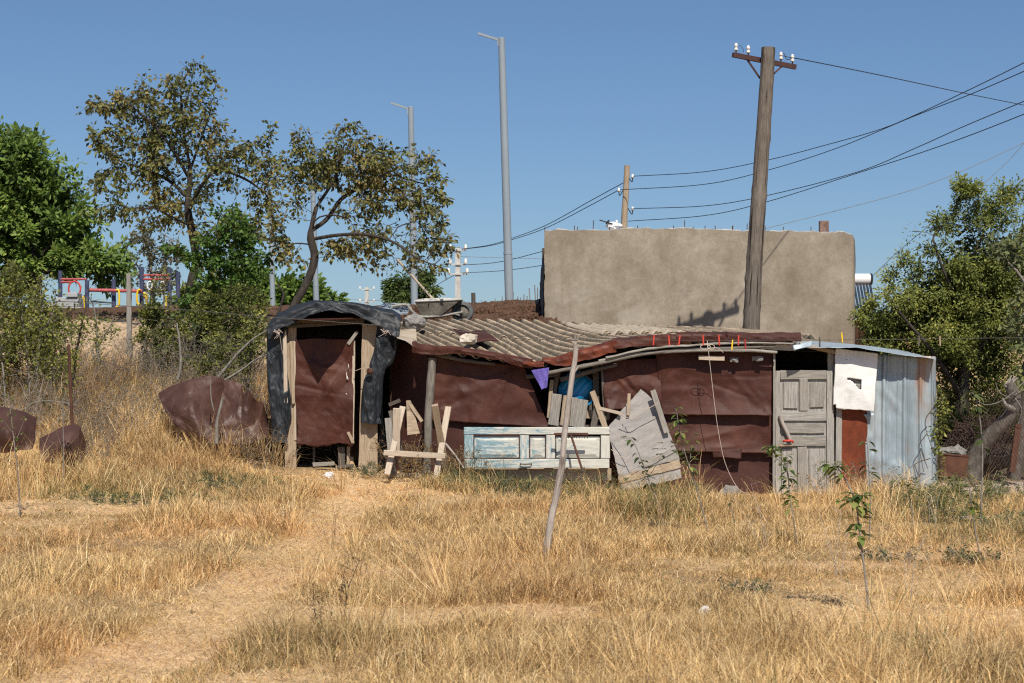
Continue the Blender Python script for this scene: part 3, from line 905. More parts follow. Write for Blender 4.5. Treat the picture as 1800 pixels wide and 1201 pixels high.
# posts and frames
def post(name, pts, w0, w1, mat, Y, t=.07, round_=False, parent=None, seed=1):
    mb_ = MB()
    pp = [P(a, b_, Y) for a, b_ in pts]
    if round_:
        c = curve(pp, 20)
        c[:, 0] += .008 * fbm(c * 5, 3, seed)
        mb_.tube(c, [w0 / 2, w1 / 2], 9, jit=.2, seed=seed)
    else:
        mb_.board(pp[0], pp[1], w0, t, w1=w1, seed=seed)
    return mb_.build(name, M[mat], parent or shed)


post('post', [(760, 630), (757, 680), (753, 735), (750, 870)], .12, .11, 'darkgrey', 26.74, round_=True, seed=21)
post('post', [(980, 655), (972, 700), (966, 760)], .085, .10, 'darkwood', 26.92, round_=True, seed=22)
post('post', [(970, 668), (964, 735)], .05, .05, 'tanwood', 26.85, .04, seed=23)
post('post', [(1047, 640), (1049, 752)], .085, .09, 'darkwood', 27.04, .06, seed=24)
post('post', [(1037, 672), (1038, 726)], .045, .045, 'darkwood', 27.10, .04, seed=25)
post('post', [(1057, 636), (1064, 742)], .035, .04, 'darkwood', 26.86, .04, seed=26)
post('corner_batten', [(1361, 617), (1360, 880)], .03, .035, 'greywood', 26.80, .05, seed=27)
post('door_frame', [(1460, 612), (1461, 882)], .085, .08, 'doorwood', 26.98, .09, seed=28)
post('door_frame', [(1467, 610), (1470, 730)], .05, .05, 'darkwood', 26.99, .06, seed=29)
post('door_frame', [(1475, 716), (1473, 882)], .085, .085, 'doorwood', 26.95, .05, seed=30)
post('lintel', [(1405, 605), (1470, 620)], .06, .05, 'tanwood', 26.9, .06, seed=31)

# inner linings; the back ones coloured near black to read as shade
sheet('back_wall', [(690, 590, 30.02), (1400, 602, 30.02), (1400, 885, 30.02), (690, 870, 30.02)], M['soilshade'], shed, .02, 41, 30, 12)
sheet('back_wall', [(1398, 606, 29.5), (1545, 612, 29.5), (1545, 885, 29.5), (1398, 870, 29.5)], M['soilshade'], shed, .01, 47, 30, 12)
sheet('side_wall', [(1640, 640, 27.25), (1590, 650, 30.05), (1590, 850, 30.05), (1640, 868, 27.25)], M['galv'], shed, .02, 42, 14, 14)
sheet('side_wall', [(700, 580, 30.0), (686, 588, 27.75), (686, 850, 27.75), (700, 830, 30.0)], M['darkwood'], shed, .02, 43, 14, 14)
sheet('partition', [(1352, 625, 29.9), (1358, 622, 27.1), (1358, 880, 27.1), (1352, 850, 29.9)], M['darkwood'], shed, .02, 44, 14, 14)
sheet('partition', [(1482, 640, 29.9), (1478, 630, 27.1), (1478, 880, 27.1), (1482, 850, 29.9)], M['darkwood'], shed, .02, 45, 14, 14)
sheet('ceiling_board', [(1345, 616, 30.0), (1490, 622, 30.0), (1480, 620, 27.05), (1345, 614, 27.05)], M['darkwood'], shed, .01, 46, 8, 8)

# the plank door
D = 26.90
door = MB()
door.board(P(1415, 654, D + .03), P(1414, 880, D + .03), .76, .02)
door = door.build('door', M['doorwood'], shed)
def dpart(name, rects, mat, dy, t=.022):
    b_ = MB()
    for (x0, y0, x1, y1, vert) in rects:
        if vert:
            b_.board(P((x0 + x1) / 2, y0, D + dy), P((x0 + x1) / 2, y1, D + dy), (x1 - x0) / 120.6, t, jit=.003)
        else:
            b_.board(P(x0, (y0 + y1) / 2, D + dy), P(x1, (y0 + y1) / 2, D + dy), (y1 - y0) / 120.6, t, jit=.003)
    o_ = b_.build(name, M[mat], door)
    bv = o_.modifiers.new('bevel', 'BEVEL')
    bv.width = .004
    bv.segments = 1
    return o_
dpart('stile', [(1363, 652, 1371, 882, 1)], 'doorwood', -.004)
dpart('stile', [(1453.5, 652, 1463, 882, 1)], 'doorwood', -.004)
dpart('rail', [(1371.5, 651, 1453, 667, 0)], 'greywood', -.004)
dpart('rail', [(1370, 724, 1453, 740, 0)], 'doorwood', -.004)
dpart('rail', [(1370, 767, 1452, 784, 0)], 'greywood', -.006)
dpart('muntin', [(1405, 666, 1420, 722.5, 1)], 'greywood', -.010)
dpart('muntin', [(1402, 785.5, 1418, 868, 1)], 'greywood', -.006)
dpart('panel', [(1377, 672, 1402, 718, 1)], 'doorwood', .006)
dpart('panel', [(1424, 672, 1448, 716, 1)], 'greywood', .006)
dpart('panel', [(1376, 744, 1449, 762, 0)], 'greywood', .004)
dpart('panel', [(1374, 789, 1399, 870, 1)], 'doorwood', .006)
dpart('panel', [(1422, 789, 1449, 870, 1)], 'doorwood', .006)
dpart('rail', [(1371, 866, 1453, 882, 0)], 'doorwood', -.004)
b_ = MB()
b_.board(P(1369, 783, D - .05), P(1394, 782, D - .05), .035, .03)
hp = b_.build('handle', M['tanwood'], door)
b_ = MB()
b_.tube(curve([P(1377, 776, D - .06), P(1380, 775, D - .10), P(1391, 775, D - .10), P(1394, 777, D - .06)], 12), .016, 8)
b_.build('handle_grip', M['red'], hp)
b_ = MB()
b_.tube(curve([P(1372, 731, D - .05), P(1375, 742, D - .055), P(1382, 757, D - .06), P(1389, 773, D - .06)], 16), [.035, .028, .03], 8, jit=.25, seed=55)
b_.build('latch_stick', M['stickwood'], door)

# white board with a torn hole, built around the hole
def whiteboard():
    nu, nv = 44, 60
    G = quadgrid([P(1469, 612, 26.86), P(1543, 622, 26.86), P(1537, 725, 26.80), P(1465, 716, 26.80)], nu, nv)
    G = crumple(G, .012, 61, scale=3, creases=5, edge=.02)
    i = np.arange(nu * nv).reshape(nv, nu)
    u = np.linspace(0, 1, nu - 1)[None] + 0 * np.zeros((nv - 1, 1))
    v = np.linspace(0, 1, nv - 1)[:, None] + 0 * u
    hole = (u > .30) & (u < .645) & (v > .478 + .0 * u) & (v < .50 + .155 * np.clip((u - .30) / .30, 0, 1) ** 2.0)
    corner = (u < .05 + .0) & (v > .95)
    keep = ~(hole | corner)
    Q = np.stack([i[:-1, :-1], i[1:, :-1], i[1:, 1:], i[:-1, 1:]], 2)[keep]
    b_ = MB()
    b_.add(G.reshape(-1, 3), Q, smooth=True)
    o_ = b_.build('white_board', M['white'], shed)
    md = o_.modifiers.new('thickness', 'SOLIDIFY')
    md.thickness = .022
    return o_
whiteboard()
sheet('board_behind_hole', [(1478, 640, 26.875), (1532, 645, 26.875), (1530, 710, 26.875), (1478, 706, 26.875)], M['greywood'], shed, .004, 62, 10, 10)
sheet('rust_sheet', [(1471, 705, 26.95), (1525, 708, 26.95), (1524, 882, 26.93), (1472, 882, 26.93)], M['redrust'], shed, .012, 63, 24, 50)

# ribbed galvanised sheet
def galv():
    nu, nv = 150, 40
    u = np.linspace(0, 1, nu)
    G = quadgrid([P(1526, 621, 26.98), P(1643, 628, 26.95), P(1646, 862, 26.95), P(1521, 884, 26.98)], nu, nv)
    xm = u * 1.0
    h = np.zeros(nu)
    for c, wd, am in ((.12, .010, .012), (.245, .022, .036), (.30, .012, .016), (.45, .010, .010), (.545, .022, .034), (.60, .012, .016), (.78, .022, .034), (.825, .012, .014), (.96, .014, .02)):
        h += am * np.clip(1.6 - np.abs(xm - c) / wd, 0, 1)
    h += .0012 * fbm(np.stack([u * 60, 0 * u, 0 * u], 1), 2, 9)
    G[..., 1] -= h[None, :]
    G = crumple(G, .020, 64, scale=2.4, creases=26, edge=.02, ragged=.03)
    vv = np.linspace(0, 1, nv)[:, None] * np.ones((1, nu)); uu = np.linspace(0, 1, nu)[None] * np.ones((nv, 1))
    nz = fbm(G.reshape(-1, 3) * (9, 1, 2.5), 3, 66).reshape(nv, nu)
    rst = np.clip((1 - np.hypot((uu - .80) / .12, (vv - .12) / .20)) * 1.3 + .9 * nz, 0, 1) * .75 + np.clip((1 - vv / .10) * .5 + .9 * nz - .1, 0, 1) * .35 * (vv < .12) + np.clip((uu > .72) * .35 * (1 - vv) + .5 * nz - .15, 0, .5)
    o_ = MB().grid(G).build('ribbed_sheet', M['galv'], shed, np.clip(rst, 0, .8).ravel())
    md = o_.modifiers.new('thickness', 'SOLIDIFY')
    md.thickness = .003
galv()
sheet('ribbed_sheet', [(1519, 728, 26.94), (1537, 727, 26.95), (1536, 884, 26.96), (1524, 884, 26.95)], M['galv'], shed, .010, 65, 10, 40)
# dented folded corner at the right
sheet('corner_fold', [(1641, 627, 26.95), (1645, 629, 27.3), (1648, 858, 27.3), (1644, 862, 26.95)], M['galv'], shed, .012, 66, 8, 30)

G = crumple(quadgrid([P(1400, 598, 29.5), P(1592, 615, 29.5), P(1646, 628, 26.68), P(1402, 606, 26.62)], 60, 30), .02, 67, out=(0, 0, 1), edge=.015)
o = MB().grid(G).build('metal_roof', M['galvroof'], shed)
o.modifiers.new('thickness', 'SOLIDIFY').thickness = .004
sheet('roof_edge', [(1393, 607, 26.60), (1428, 599, 26.7), (1428, 608, 26.66), (1396, 616, 26.56)], M['galvroof'], shed, .01, 68, 12, 6)

# planks closing the lower half of the opening
for i, (a0, b0, a1, b1, wd) in enumerate([(979, 693, 972, 748, .145), (998, 696, 992, 749, .13), (1011, 699, 1006, 750, .09), (1025, 703, 1018, 752, .155)]):
    post('plank', [(a0, b0), (a1, b1)], wd, wd, 'greywood' if i != 1 else 'tanwood', 26.80 - .01 * (i % 2), .025, seed=70 + i)
post('plank', [(1030, 728), (1072, 731)], .13, .12, 'tanwood', 26.9, .03, seed=75)
post('plank', [(940, 745), (1072, 752)], .09, .07, 'darkwood', 26.98, .03, seed=76)
for o in list(shed.children):
    if o.name.startswith(('plank', 'post', 'door_frame', 'lintel')) and not any(m_.type == 'BEVEL' for m_ in o.modifiers):
        bv = o.modifiers.new('bevel', 'BEVEL')
        bv.width = .006
        bv.limit_method = 'ANGLE'

# ================================================================== things on and at the shed
def single(name, mb_, mat, label, cat, group=None, kind=None, bevel=0, col=None):
    o_ = mb_.build(name, M[mat], None, col)
    if bevel:
        bv_ = o_.modifiers.new('bevel', 'BEVEL')
        bv_.width = bevel
        bv_.limit_method = 'ANGLE'
    return tag(o_, label, cat, group, kind)

# rock at the roof corner, weights on the roof
zr = roofz(-1.55, 28.3)
single('rock', MB().rock(P(728, 567, 28.3), (.20, .19, .15), 3), 'stone', 'big grey boulder weighing down the left corner of the corrugated roof', 'rock')
single('rock', MB().rock(P(824, 601, 27.1) + (0, 0, .03), (.15, .10, .085), 8), 'palestone', 'whitish lump of rubble lying at the foot of the rusty plate on the roof', 'rock')
G = crumple(quadgrid([P(797, 588, 27.9) + (0, 0, .05), P(851, 587, 27.9) + (0, 0, .05), P(876, 603, 27.25) + (0, 0, .05), P(836, 606, 27.2) + (0, 0, .05)], 14, 10), .01, 81, out=(0, 0, 1))
mb = MB().grid(G)
o = single('rusty_plate', mb, 'brown_dark', 'flat brown metal plate lying loose on the corrugated roof', 'metal plate')
o.modifiers.new('thickness', 'SOLIDIFY').thickness = .02

# purple cloth in the opening
G = quadgrid([P(934, 651, 26.58), P(965, 646, 26.56), P(962, 678, 26.56), P(952, 684, 26.58)], 26, 24)
q = G.reshape(-1, 3)
G[..., 1] -= (.05 * fbm(q * (11, 3, 4), 3, 5)).reshape(G.shape[:2]); G[-1, :, 2] += .05 * fbm(G[-1] * 14, 2, 6)
single('cloth', MB().grid(G), 'purple', 'purple rag hanging in the opening under the sagging eave', 'cloth')

# blue jerrycan behind the planks
can = thing('canister', 'bright blue plastic canister lying in the dark opening behind the planks', 'canister', P(1008, 705, 27.05))
mb = MB()
ax = np.array((.62, -.25, -.45)); ax /= np.linalg.norm(ax)
c0 = P(992, 668, 27.25)
nu, nv = 40, 30
prof = []
for k in range(nv):
    f = k / (nv - 1)
    r = .235 * (1 - abs(2 * f - 1) ** 6) ** .5 + .001
    prof.append((f, r))
U = np.cross(ax, (0, 1, 0)); U /= np.linalg.norm(U); Wd = np.cross(ax, U)
rows = []
for f, r in prof:
    a = np.linspace(0, 2 * math.pi, nu, endpoint=False)
    sq = (np.abs(np.cos(a)) ** 3.2 + np.abs(np.sin(a)) ** 3.2) ** (-1 / 3.2)
    rr = r * sq * (1 - .05 * (np.abs(((f * 5) % 1) - .5) < .14))
    rows.append(c0 + ax * (f * .46) + (np.cos(a) * rr)[:, None] * U + (np.sin(a) * rr * .8)[:, None] * Wd)
mb.grid(np.array(rows), True, closed_u=True).build('body', M['blueplastic'], can)
mb = MB()
tip = c0 + ax * .46
mb.tube(curve([tip - U * .11 - ax * .01, tip - U * .09 + ax * .06, tip + U * .05 + ax * .06, tip + U * .08 - ax * .01], 14), .022, 8).build('handle', M['blueplastic'], can)
mb = MB().lathe(tip + U * .14 - ax * .03, ax, [(0, .045), (.05, .045), (.055, .0)], 14)
mb.build('cap', M['blueplastic'], can)

# loose boards leaning in the opening
mb = MB().board(P(1041, 688, 26.70), P(1066, 758, 26.62), .075, .03, seed=90)
single('leaning_board', mb, 'tanwood', 'narrow sawn board leaning in front of the opening right of the blue canister', 'board', 'scrap boards by the shed opening', bevel=.004)
mb = MB().board(P(1050, 713, 26.72), P(1042, 757, 26.66), .09, .04, seed=91)
single('leaning_board', mb, 'darkwood', 'short dark stub of plank beside the narrow leaning board', 'board', 'scrap boards by the shed opening', bevel=.004)
mb = MB().board(P(1052, 717, 26.66), P(1092, 727, 26.60), .045, .03, seed=92)
single('leaning_board', mb, 'palewood', 'thin stick of wood lying sideways behind the top of the tilted plywood', 'board', 'scrap boards by the shed opening')

# blue door lying on its long edge
bd = thing('old_door', 'old panelled door with peeling blue paint lying on its long edge against the shed', 'door', P(943, 826, 26.45))
Y0 = 26.45
def bdp(name, rects, dy, t=.03, mat='bluepaint', par=None):
    b2 = MB()
    for (x0, y0, x1, y1, vert) in rects:
        if vert:
            b2.board(P((x0 + x1) / 2, y0, Y0 + dy), P((x0 + x1) / 2, y1, Y0 + dy), (x1 - x0) * Y0 / F, t, jit=.003)
        else:
            b2.board(P(x0, (y0 + y1) / 2, Y0 + dy), P(x1, (y0 + y1) / 2, Y0 + dy), (y1 - y0) * Y0 / F, t, jit=.003)
    o2 = b2.build(name, M[mat], par or bd)
    bv2 = o2.modifiers.new('bevel', 'BEVEL')
    bv2.width = .006
    return o2
bdp('backing', [(820, 788, 1068, 788.1, 0)], .05, .01)
bdp('stile', [(815, 751, 1071, 764, 0)], 0)
bdp('stile', [(817, 807, 1071, 823, 0)], 0)
bdp('rail', [(816, 765, 832, 806, 1)], .003)
bdp('rail', [(914, 765.5, 930, 806.5, 1)], .002)
bdp('rail', [(960, 765.5, 976, 806.5, 1)], .004)
bdp('rail', [(1056, 766, 1072, 806.5, 1)], .002)
for (x0, x1) in ((834, 912), (932, 958), (978, 1054)):
    p_ = bdp('panel', [(x0, 767, x1, 805, 0)], .035, .014)
    b2 = MB()
    # raised centre field with sloped edges
    o_ = P(x0 + 3, 770, Y0 + .027), P(x1 - 3, 770, Y0 + .027), P(x1 - 3, 803, Y0 + .027), P(x0 + 3, 803, Y0 + .027)
    i_ = P(x0 + 8, 774, Y0 + .010), P(x1 - 8, 774, Y0 + .010), P(x1 - 8, 799, Y0 + .010), P(x0 + 8, 799, Y0 + .010)
    V = np.array(o_ + i_)
    b2.add(V, [(4, 7, 6, 5), (0, 4, 5, 1), (1, 5, 6, 2), (2, 6, 7, 3), (3, 7, 4, 0)])
    b2.build('raised_field', M['bluepaint'], p_)
mb = MB().tube(curve([P(915, 815, Y0 - .02), P(916, 816, Y0 - .05), P(933, 816, Y0 - .05), P(934, 815, Y0 - .02)], 10), .008, 6)
mb.build('handle', M['armiron'], bd)
mb = MB()
mb.board(P(814, 833, 26.6), P(1075, 834, 26.6), .17, .03, seed=95)
single('base_plank', mb, 'tanwood', 'long plank on edge under the peeling blue door', 'plank', bevel=.004)

# rake leaning on the blue door
rk = thing('rake', 'rusty iron rake standing upside down against the blue door', 'rake', P(1028, 846, 25.95))
mb = MB().tube([P(1003, 763, 26.25), P(1016, 803, 26.10), P(1030, 846, 25.95)], .016, 8)
mb.build('shaft', M['rust'], rk)
mb = MB().board(P(974, 763, 26.24), P(1034, 763, 26.24), .035, .02, jit=.001)
hd = mb.build('head', M['rust'], rk)
mb = MB()
for k in range(13):
    xx = 976 + k * 4.7
    mb.tube([P(xx, 764, 26.24), P(xx, 771, 26.28)], .004, 5)
o = mb.build('tine_row', M['rust'], hd)

# tilted plywood stack
pw = thing('plywood_stack', 'tilted stack of grey weathered plywood and boards tied with string against the brown panels', 'plywood', P(1135, 852, 26.5))
def slab(name, pts, Y, t, mat, seed, lean=0.012):
    b2 = MB()
    V0 = [P(a, b3, Y + (b3 - 850) * -lean * .1) for a, b3 in pts]
    n = len(V0)
    # densify the outline with ragged jitter
    out = []
    rs = np.random.RandomState(seed)
    for k in range(n):
        a, b3 = V0[k], V0[(k + 1) % n]
        m_ = max(2, int(np.linalg.norm(b3 - a) / .06))
        for j in range(m_):
            out.append(a + (b3 - a) * j / m_ + np.array((rs.normal() * .004, 0, rs.normal() * .004)))
    out = np.array(out)
    m_ = len(out)
    c = out.mean(0)
    V = np.concatenate([out, out + (0, t, 0), [c], [c + (0, t, 0)]])
    T = [(k, (k + 1) % m_, 2 * m_) for k in range(m_)] + [((k + 1) % m_ + m_, k + m_, 2 * m_ + 1) for k in range(m_)]
    Q = [(k, k + m_, (k + 1) % m_ + m_, (k + 1) % m_) for k in range(m_)]
    ang = math.radians(22)
    UV = np.stack([V[:, 0] * math.cos(ang) + V[:, 2] * math.sin(ang) + seed, -V[:, 0] * math.sin(ang) + V[:, 2] * math.cos(ang)], 1)
    b2.add(V, Q, T, UV)
    return b2.build(name, M[mat], pw)
slab('sheet', [(1126, 684), (1147, 702), (1163, 748), (1165, 790), (1100, 800), (1068, 752)], 26.52, .02, 'plywood', 5)
slab('sheet', [(1070, 760), (1160, 728), (1190, 792), (1196, 838), (1090, 850)], 26.46, .025, 'plywood', 9)
slab('sheet', [(1086, 838), (1194, 808), (1197, 822), (1090, 850)], 26.42, .02, 'tanwood', 12)
slab('sheet', [(1090, 848), (1196, 820), (1198, 840), (1120, 858), (1094, 862)], 26.44, .02, 'plywood', 14)
slab('sheet', [(1128, 806), (1190, 792), (1195, 808), (1130, 822)], 26.435, .015, 'greywood', 15)
MB().board(P(1147, 686, 26.56), P(1172, 760, 26.5), .075, .03, seed=98).build('batten', M['greywood'], pw)
MB().board(P(1106, 692, 26.66), P(1104, 730, 26.62), .045, .02, seed=99).build('batten', M['tanwood'], pw)
mb = MB()
for pts in ([(1101, 710), (1109, 736), (1130, 724), (1158, 708)], [(1086, 725), (1098, 732), (1109, 737)], [(1079, 757), (1096, 788), (1111, 826)], [(1074, 790), (1090, 802), (1102, 807)], [(1110, 830), (1150, 806), (1190, 780)]):
    mb.tube(curve([P(a, b3, 26.40) for a, b3 in pts], 16), .005, 5)
mb.build('string', M['twine'], pw)

# sawhorse: two crossed pairs of legs and a rail
sh = thing('sawhorse', 'crude pale timber sawhorse with crossed legs standing in dry weeds', 'sawhorse', P(735, 838, 26.1))
for (a, b_, c, d, ya, yb, wd, mt) in ((697, 718, 697, 800, 26.05, 26.15, .10, 'palewood'), (708, 716, 680, 836, 26.40, 25.85, .085, 'palewood'), (764, 712, 784, 828, 25.85, 26.35, .095, 'tanwood'), (788, 716, 766, 845, 26.40, 25.85, .085, 'palewood')):
    o = MB().board(P(a, b_, ya), P(c, d, yb), wd, .06, seed=int(a)).build('leg', M[mt], sh)
    bv = o.modifiers.new('bevel', 'BEVEL'); bv.width = .005
o = MB().board(P(674, 796, 25.86), P(783, 802, 25.86), .075, .04, seed=101).build('rail', M['palewood'], sh)
bv = o.modifiers.new('bevel', 'BEVEL'); bv.width = .004
single('loose_stick', MB().tube([P(783, 780, 25.9), P(800, 800, 25.85), P(815, 823, 25.8)], [.018, .012], 6, jit=.2, seed=7), 'stickwood', 'thin pale stick slanting between the sawhorse and the blue door', 'stick')
# crumpled sacking in the recess
G = quadgrid([P(714, 704, 26.9), P(722, 704, 26.88), P(738, 762, 26.8), P(716, 765, 26.8)], 18, 24)
q = G.reshape(-1, 3)
G[..., 1] -= (.05 * fbm(q * 5, 3, 9)).reshape(G.shape[:2])
single('sacking', MB().grid(G), 'tanwood', 'stiff brownish piece of sacking propped up behind the sawhorse', 'sacking')
single('leaning_board', MB().board(P(718, 706, 26.9), P(742, 742, 26.8), .05, .03, seed=93), 'tanwood', 'weathered lath leaning against the sacking behind the sawhorse', 'board')
single('leaning_board', MB().board(P(688, 722, 27.0), P(704, 800, 26.7), .09, .03, seed=94), 'darkwood', 'dark board leaning between the outhouse post and the sawhorse', 'board')
for i, (a, b_, c, d, w_, lab) in enumerate(((684, 712, 703, 704, .05, 'short crosspiece of scrap wood behind the left sawhorse legs'), (682, 735, 692, 838, .10, 'broad grey scrap plank standing against the outhouse post'))):
    single('scrap_plank', MB().board(P(a, b_, 26.95 - i * .1), P(c, d, 26.9 - i * .1), w_, .03, seed=110 + i), 'darkwood' if i == 0 else 'greywood', lab, 'plank')

# stones along the wall
single('rock', MB().rock(P(1474, 873, 26.35), (.15, .12, .10), 12), 'palestone', 'pale rounded stone on the ground before the rust red sheet', 'rock')
single('stone_slab', MB().rock(P(1283, 866, 26.5), (.17, .06, .11), 17), 'stone', 'flat stone slab propped against the foot of the brown panels', 'rock')
single('rock', MB().rock(P(1700, 922, 22.2), (.20, .16, .12), 19), 'stone', 'grey stone half buried in weeds right of the galvanised sheet', 'rock')
single('rock', MB().rock(P(1716, 852, 29.3), (.13, .11, .14), 23), 'stone', 'grey stone at the foot of the broken leaning trunk', 'rock')
for i, (a, b_, Y, sz, lab) in enumerate(((577, 857, 26.3, .055, 'crumpled white plastic scrap on the path in front of the outhouse'), (1240, 1086, 12.9, .04, 'small white litter scrap in the foreground straw'), (322, 782, 26.9, .06, 'dirty white rag at the foot of the grassy bank left of the outhouse'))):
    single('litter', MB().rock(gp((a - 900) * Y / F, Y, .03), (sz * 1.3, sz, sz), 30 + i, 12, 2.2), 'paper', lab, 'litter')

# twine hanging from the clothes line in front of the panels
tw = [P(1243, 599, 26.35), P(1245, 615, 26.3), P(1249, 650, 26.3), P(1256, 710, 26.3), P(1263, 760, 26.3), P(1275, 815, 26.3), P(1297, 858, 26.25), P(1322, 872, 26.2)]
mb = MB().tube(curve(tw, 50), .0045, 5)
for ph in range(2):
    a = np.linspace(0, 2 * math.pi, 20)
    c = P(1240 + ph * 10, 610, 26.3)
    mb.tube(c + np.stack([np.cos(a) * (.07 - .02 * ph), np.sin(a) * .02, np.sin(a) * .035], 1), .005, 5)
mb.tube(curve([P(1245, 612, 26.3), P(1262, 612, 26.3), P(1271, 620, 26.3)], 10), .004, 5)
single('twine', mb, 'twine', 'pale knotted twine dangling down the brown panels from the eave', 'twine')
for i, (x0, x1, yy) in enumerate(((1283, 1298, 632), (1322, 1341, 631))):
    G = quadgrid([P(x0, yy - 4, 26.75), P(x1, yy - 4, 26.72), P(x1, yy + 3, 26.70), P(x0, yy + 4, 26.74)], 14, 8)
    q = G.reshape(-1, 3)
    G[..., 1] -= (.05 * fbm(q * 14, 2, 9 + i)).reshape(G.shape[:2]); G[..., 2] += (.03 * fbm(q * 12, 2, 3 + i)).reshape(G.shape[:2])
    single('rag', MB().grid(G), 'stone', ('grey scrap of rag tucked under the eave above the brown panels', 'pale scrap of rag under the eave near the door')[i], 'rag')

# ================================================================== THE OUTHOUSE
oh = thing('outhouse', 'narrow wooden outhouse with a brown sheet door wrapped in black tarp', 'outhouse', (-2.62, 28.0, float(g(-2.62, 28.0))))
OY = 27.4
def op(name, a, b_, c, d, w0, mt, Y=OY, t=.05, w1=None, par=None, seed=1):
    o_ = MB().board(P(a, b_, Y), P(c, d, Y), w0, t, w1=w1, seed=seed).build(name, M[mt], par or oh)
    bv_ = o_.modifiers.new('bevel', 'BEVEL'); bv_.width = .005
    return o_
op('post', 511, 576, 511, 832, .17, 'tanwood', OY + .04, .06, seed=201)
op('post', 650, 570, 647, 840, .22, 'tanwood', OY + .03, .07, w1=.29, seed=202)
op('lath', 500, 582, 503, 709, .055, 'palewood', OY - .09, .03, seed=203)
op('lath', 512, 600, 516, 710, .05, 'tanwood', OY - .03, .03, seed=204)
op('lintel', 498, 575, 640, 566, .05, 'darkwood', OY - .02, .06, seed=205)
op('lintel', 515, 568, 640, 561, .06, 'tanwood', OY + .05, .05, seed=206)
op('sill', 550, 817, 588, 815, .06, 'greywood', OY - .05, .08, seed=207)
op('sill', 590, 822, 622, 818, .05, 'darkwood', OY - .02, .08, seed=208)
dr = sheet('door', [(519, 596, OY - .02), (622, 596, OY - .02), (621, 780, OY - .05), (521, 782, OY - .05)], M['brown'], oh, .021, 211, 110, 150, scale=4.2, creases=50, ragged=.13, edge=.03)
op('door_frame', 622, 598, 620, 781, .04, 'palewood', OY, .03, par=dr, seed=212)
op('door_frame', 518, 600, 519, 775, .035, 'palewood', OY + .01, .03, par=dr, seed=213)
op('door_brace', 628, 583, 612, 606, .05, 'greywood', OY - .05, .02, par=dr, seed=214)
op('door_frame', 612, 760, 621, 779, .05, 'tanwood', OY - .055, .02, par=dr, seed=215)
mb = MB()
for (x, y, dx, dy) in ((609, 655, 1, 12), (610, 661, 2, 6), (608, 692, 5, 3), (606, 711, 14, 1), (608, 734, 12, -2), (612, 640, 1, 6)):
    mb.tube([P(x, y, OY - .06), P(x + dx, y + dy, OY - .06)], .006, 5)
mb.build('wire_tie', M['porcelain'], dr)
op('floor_board', 600, 785, 601, 822, .10, 'darkwood', OY + .1, .03, seed=216)
op('floor_board', 613, 785, 612, 820, .05, 'tanwood', OY + .12, .03, seed=217)
op('floor_board', 552, 785, 552, 822, .03, 'darkwood', OY + .15, .03, seed=218)
sheet('back_wall', [(490, 560, 28.9), (690, 560, 28.9), (690, 850, 28.9), (490, 850, 28.9)], M['soilshade'], oh, .02, 219, 10, 10)  # lining coloured near black so the inside reads dark
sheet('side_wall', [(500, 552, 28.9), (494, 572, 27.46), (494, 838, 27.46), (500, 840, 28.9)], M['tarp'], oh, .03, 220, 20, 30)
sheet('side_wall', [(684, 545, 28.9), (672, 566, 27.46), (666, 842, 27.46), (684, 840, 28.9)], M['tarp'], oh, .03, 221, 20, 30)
# roof plate whose corner points forward and shades the door
V = np.array([P(512, 563, 27.25), P(564.5, 563, 26.59), P(632, 560, 27.3), P(650, 545, 28.4), P(500, 547, 28.4)])
mb = MB().add(np.concatenate([V, V + (0, 0, .015)]), [(0, 1, 6, 5), (1, 2, 7, 6), (2, 3, 8, 7), (3, 4, 9, 8), (4, 0, 5, 9)], [(1, 0, 2), (2, 0, 4), (2, 4, 3), (5, 6, 7), (5, 7, 9), (9, 7, 8)])
mb.build('roof_plate', M['brown'], oh)
bpy.data.objects['roof_plate']['label'] = 'brown roof plate with a pointed corner over the door'


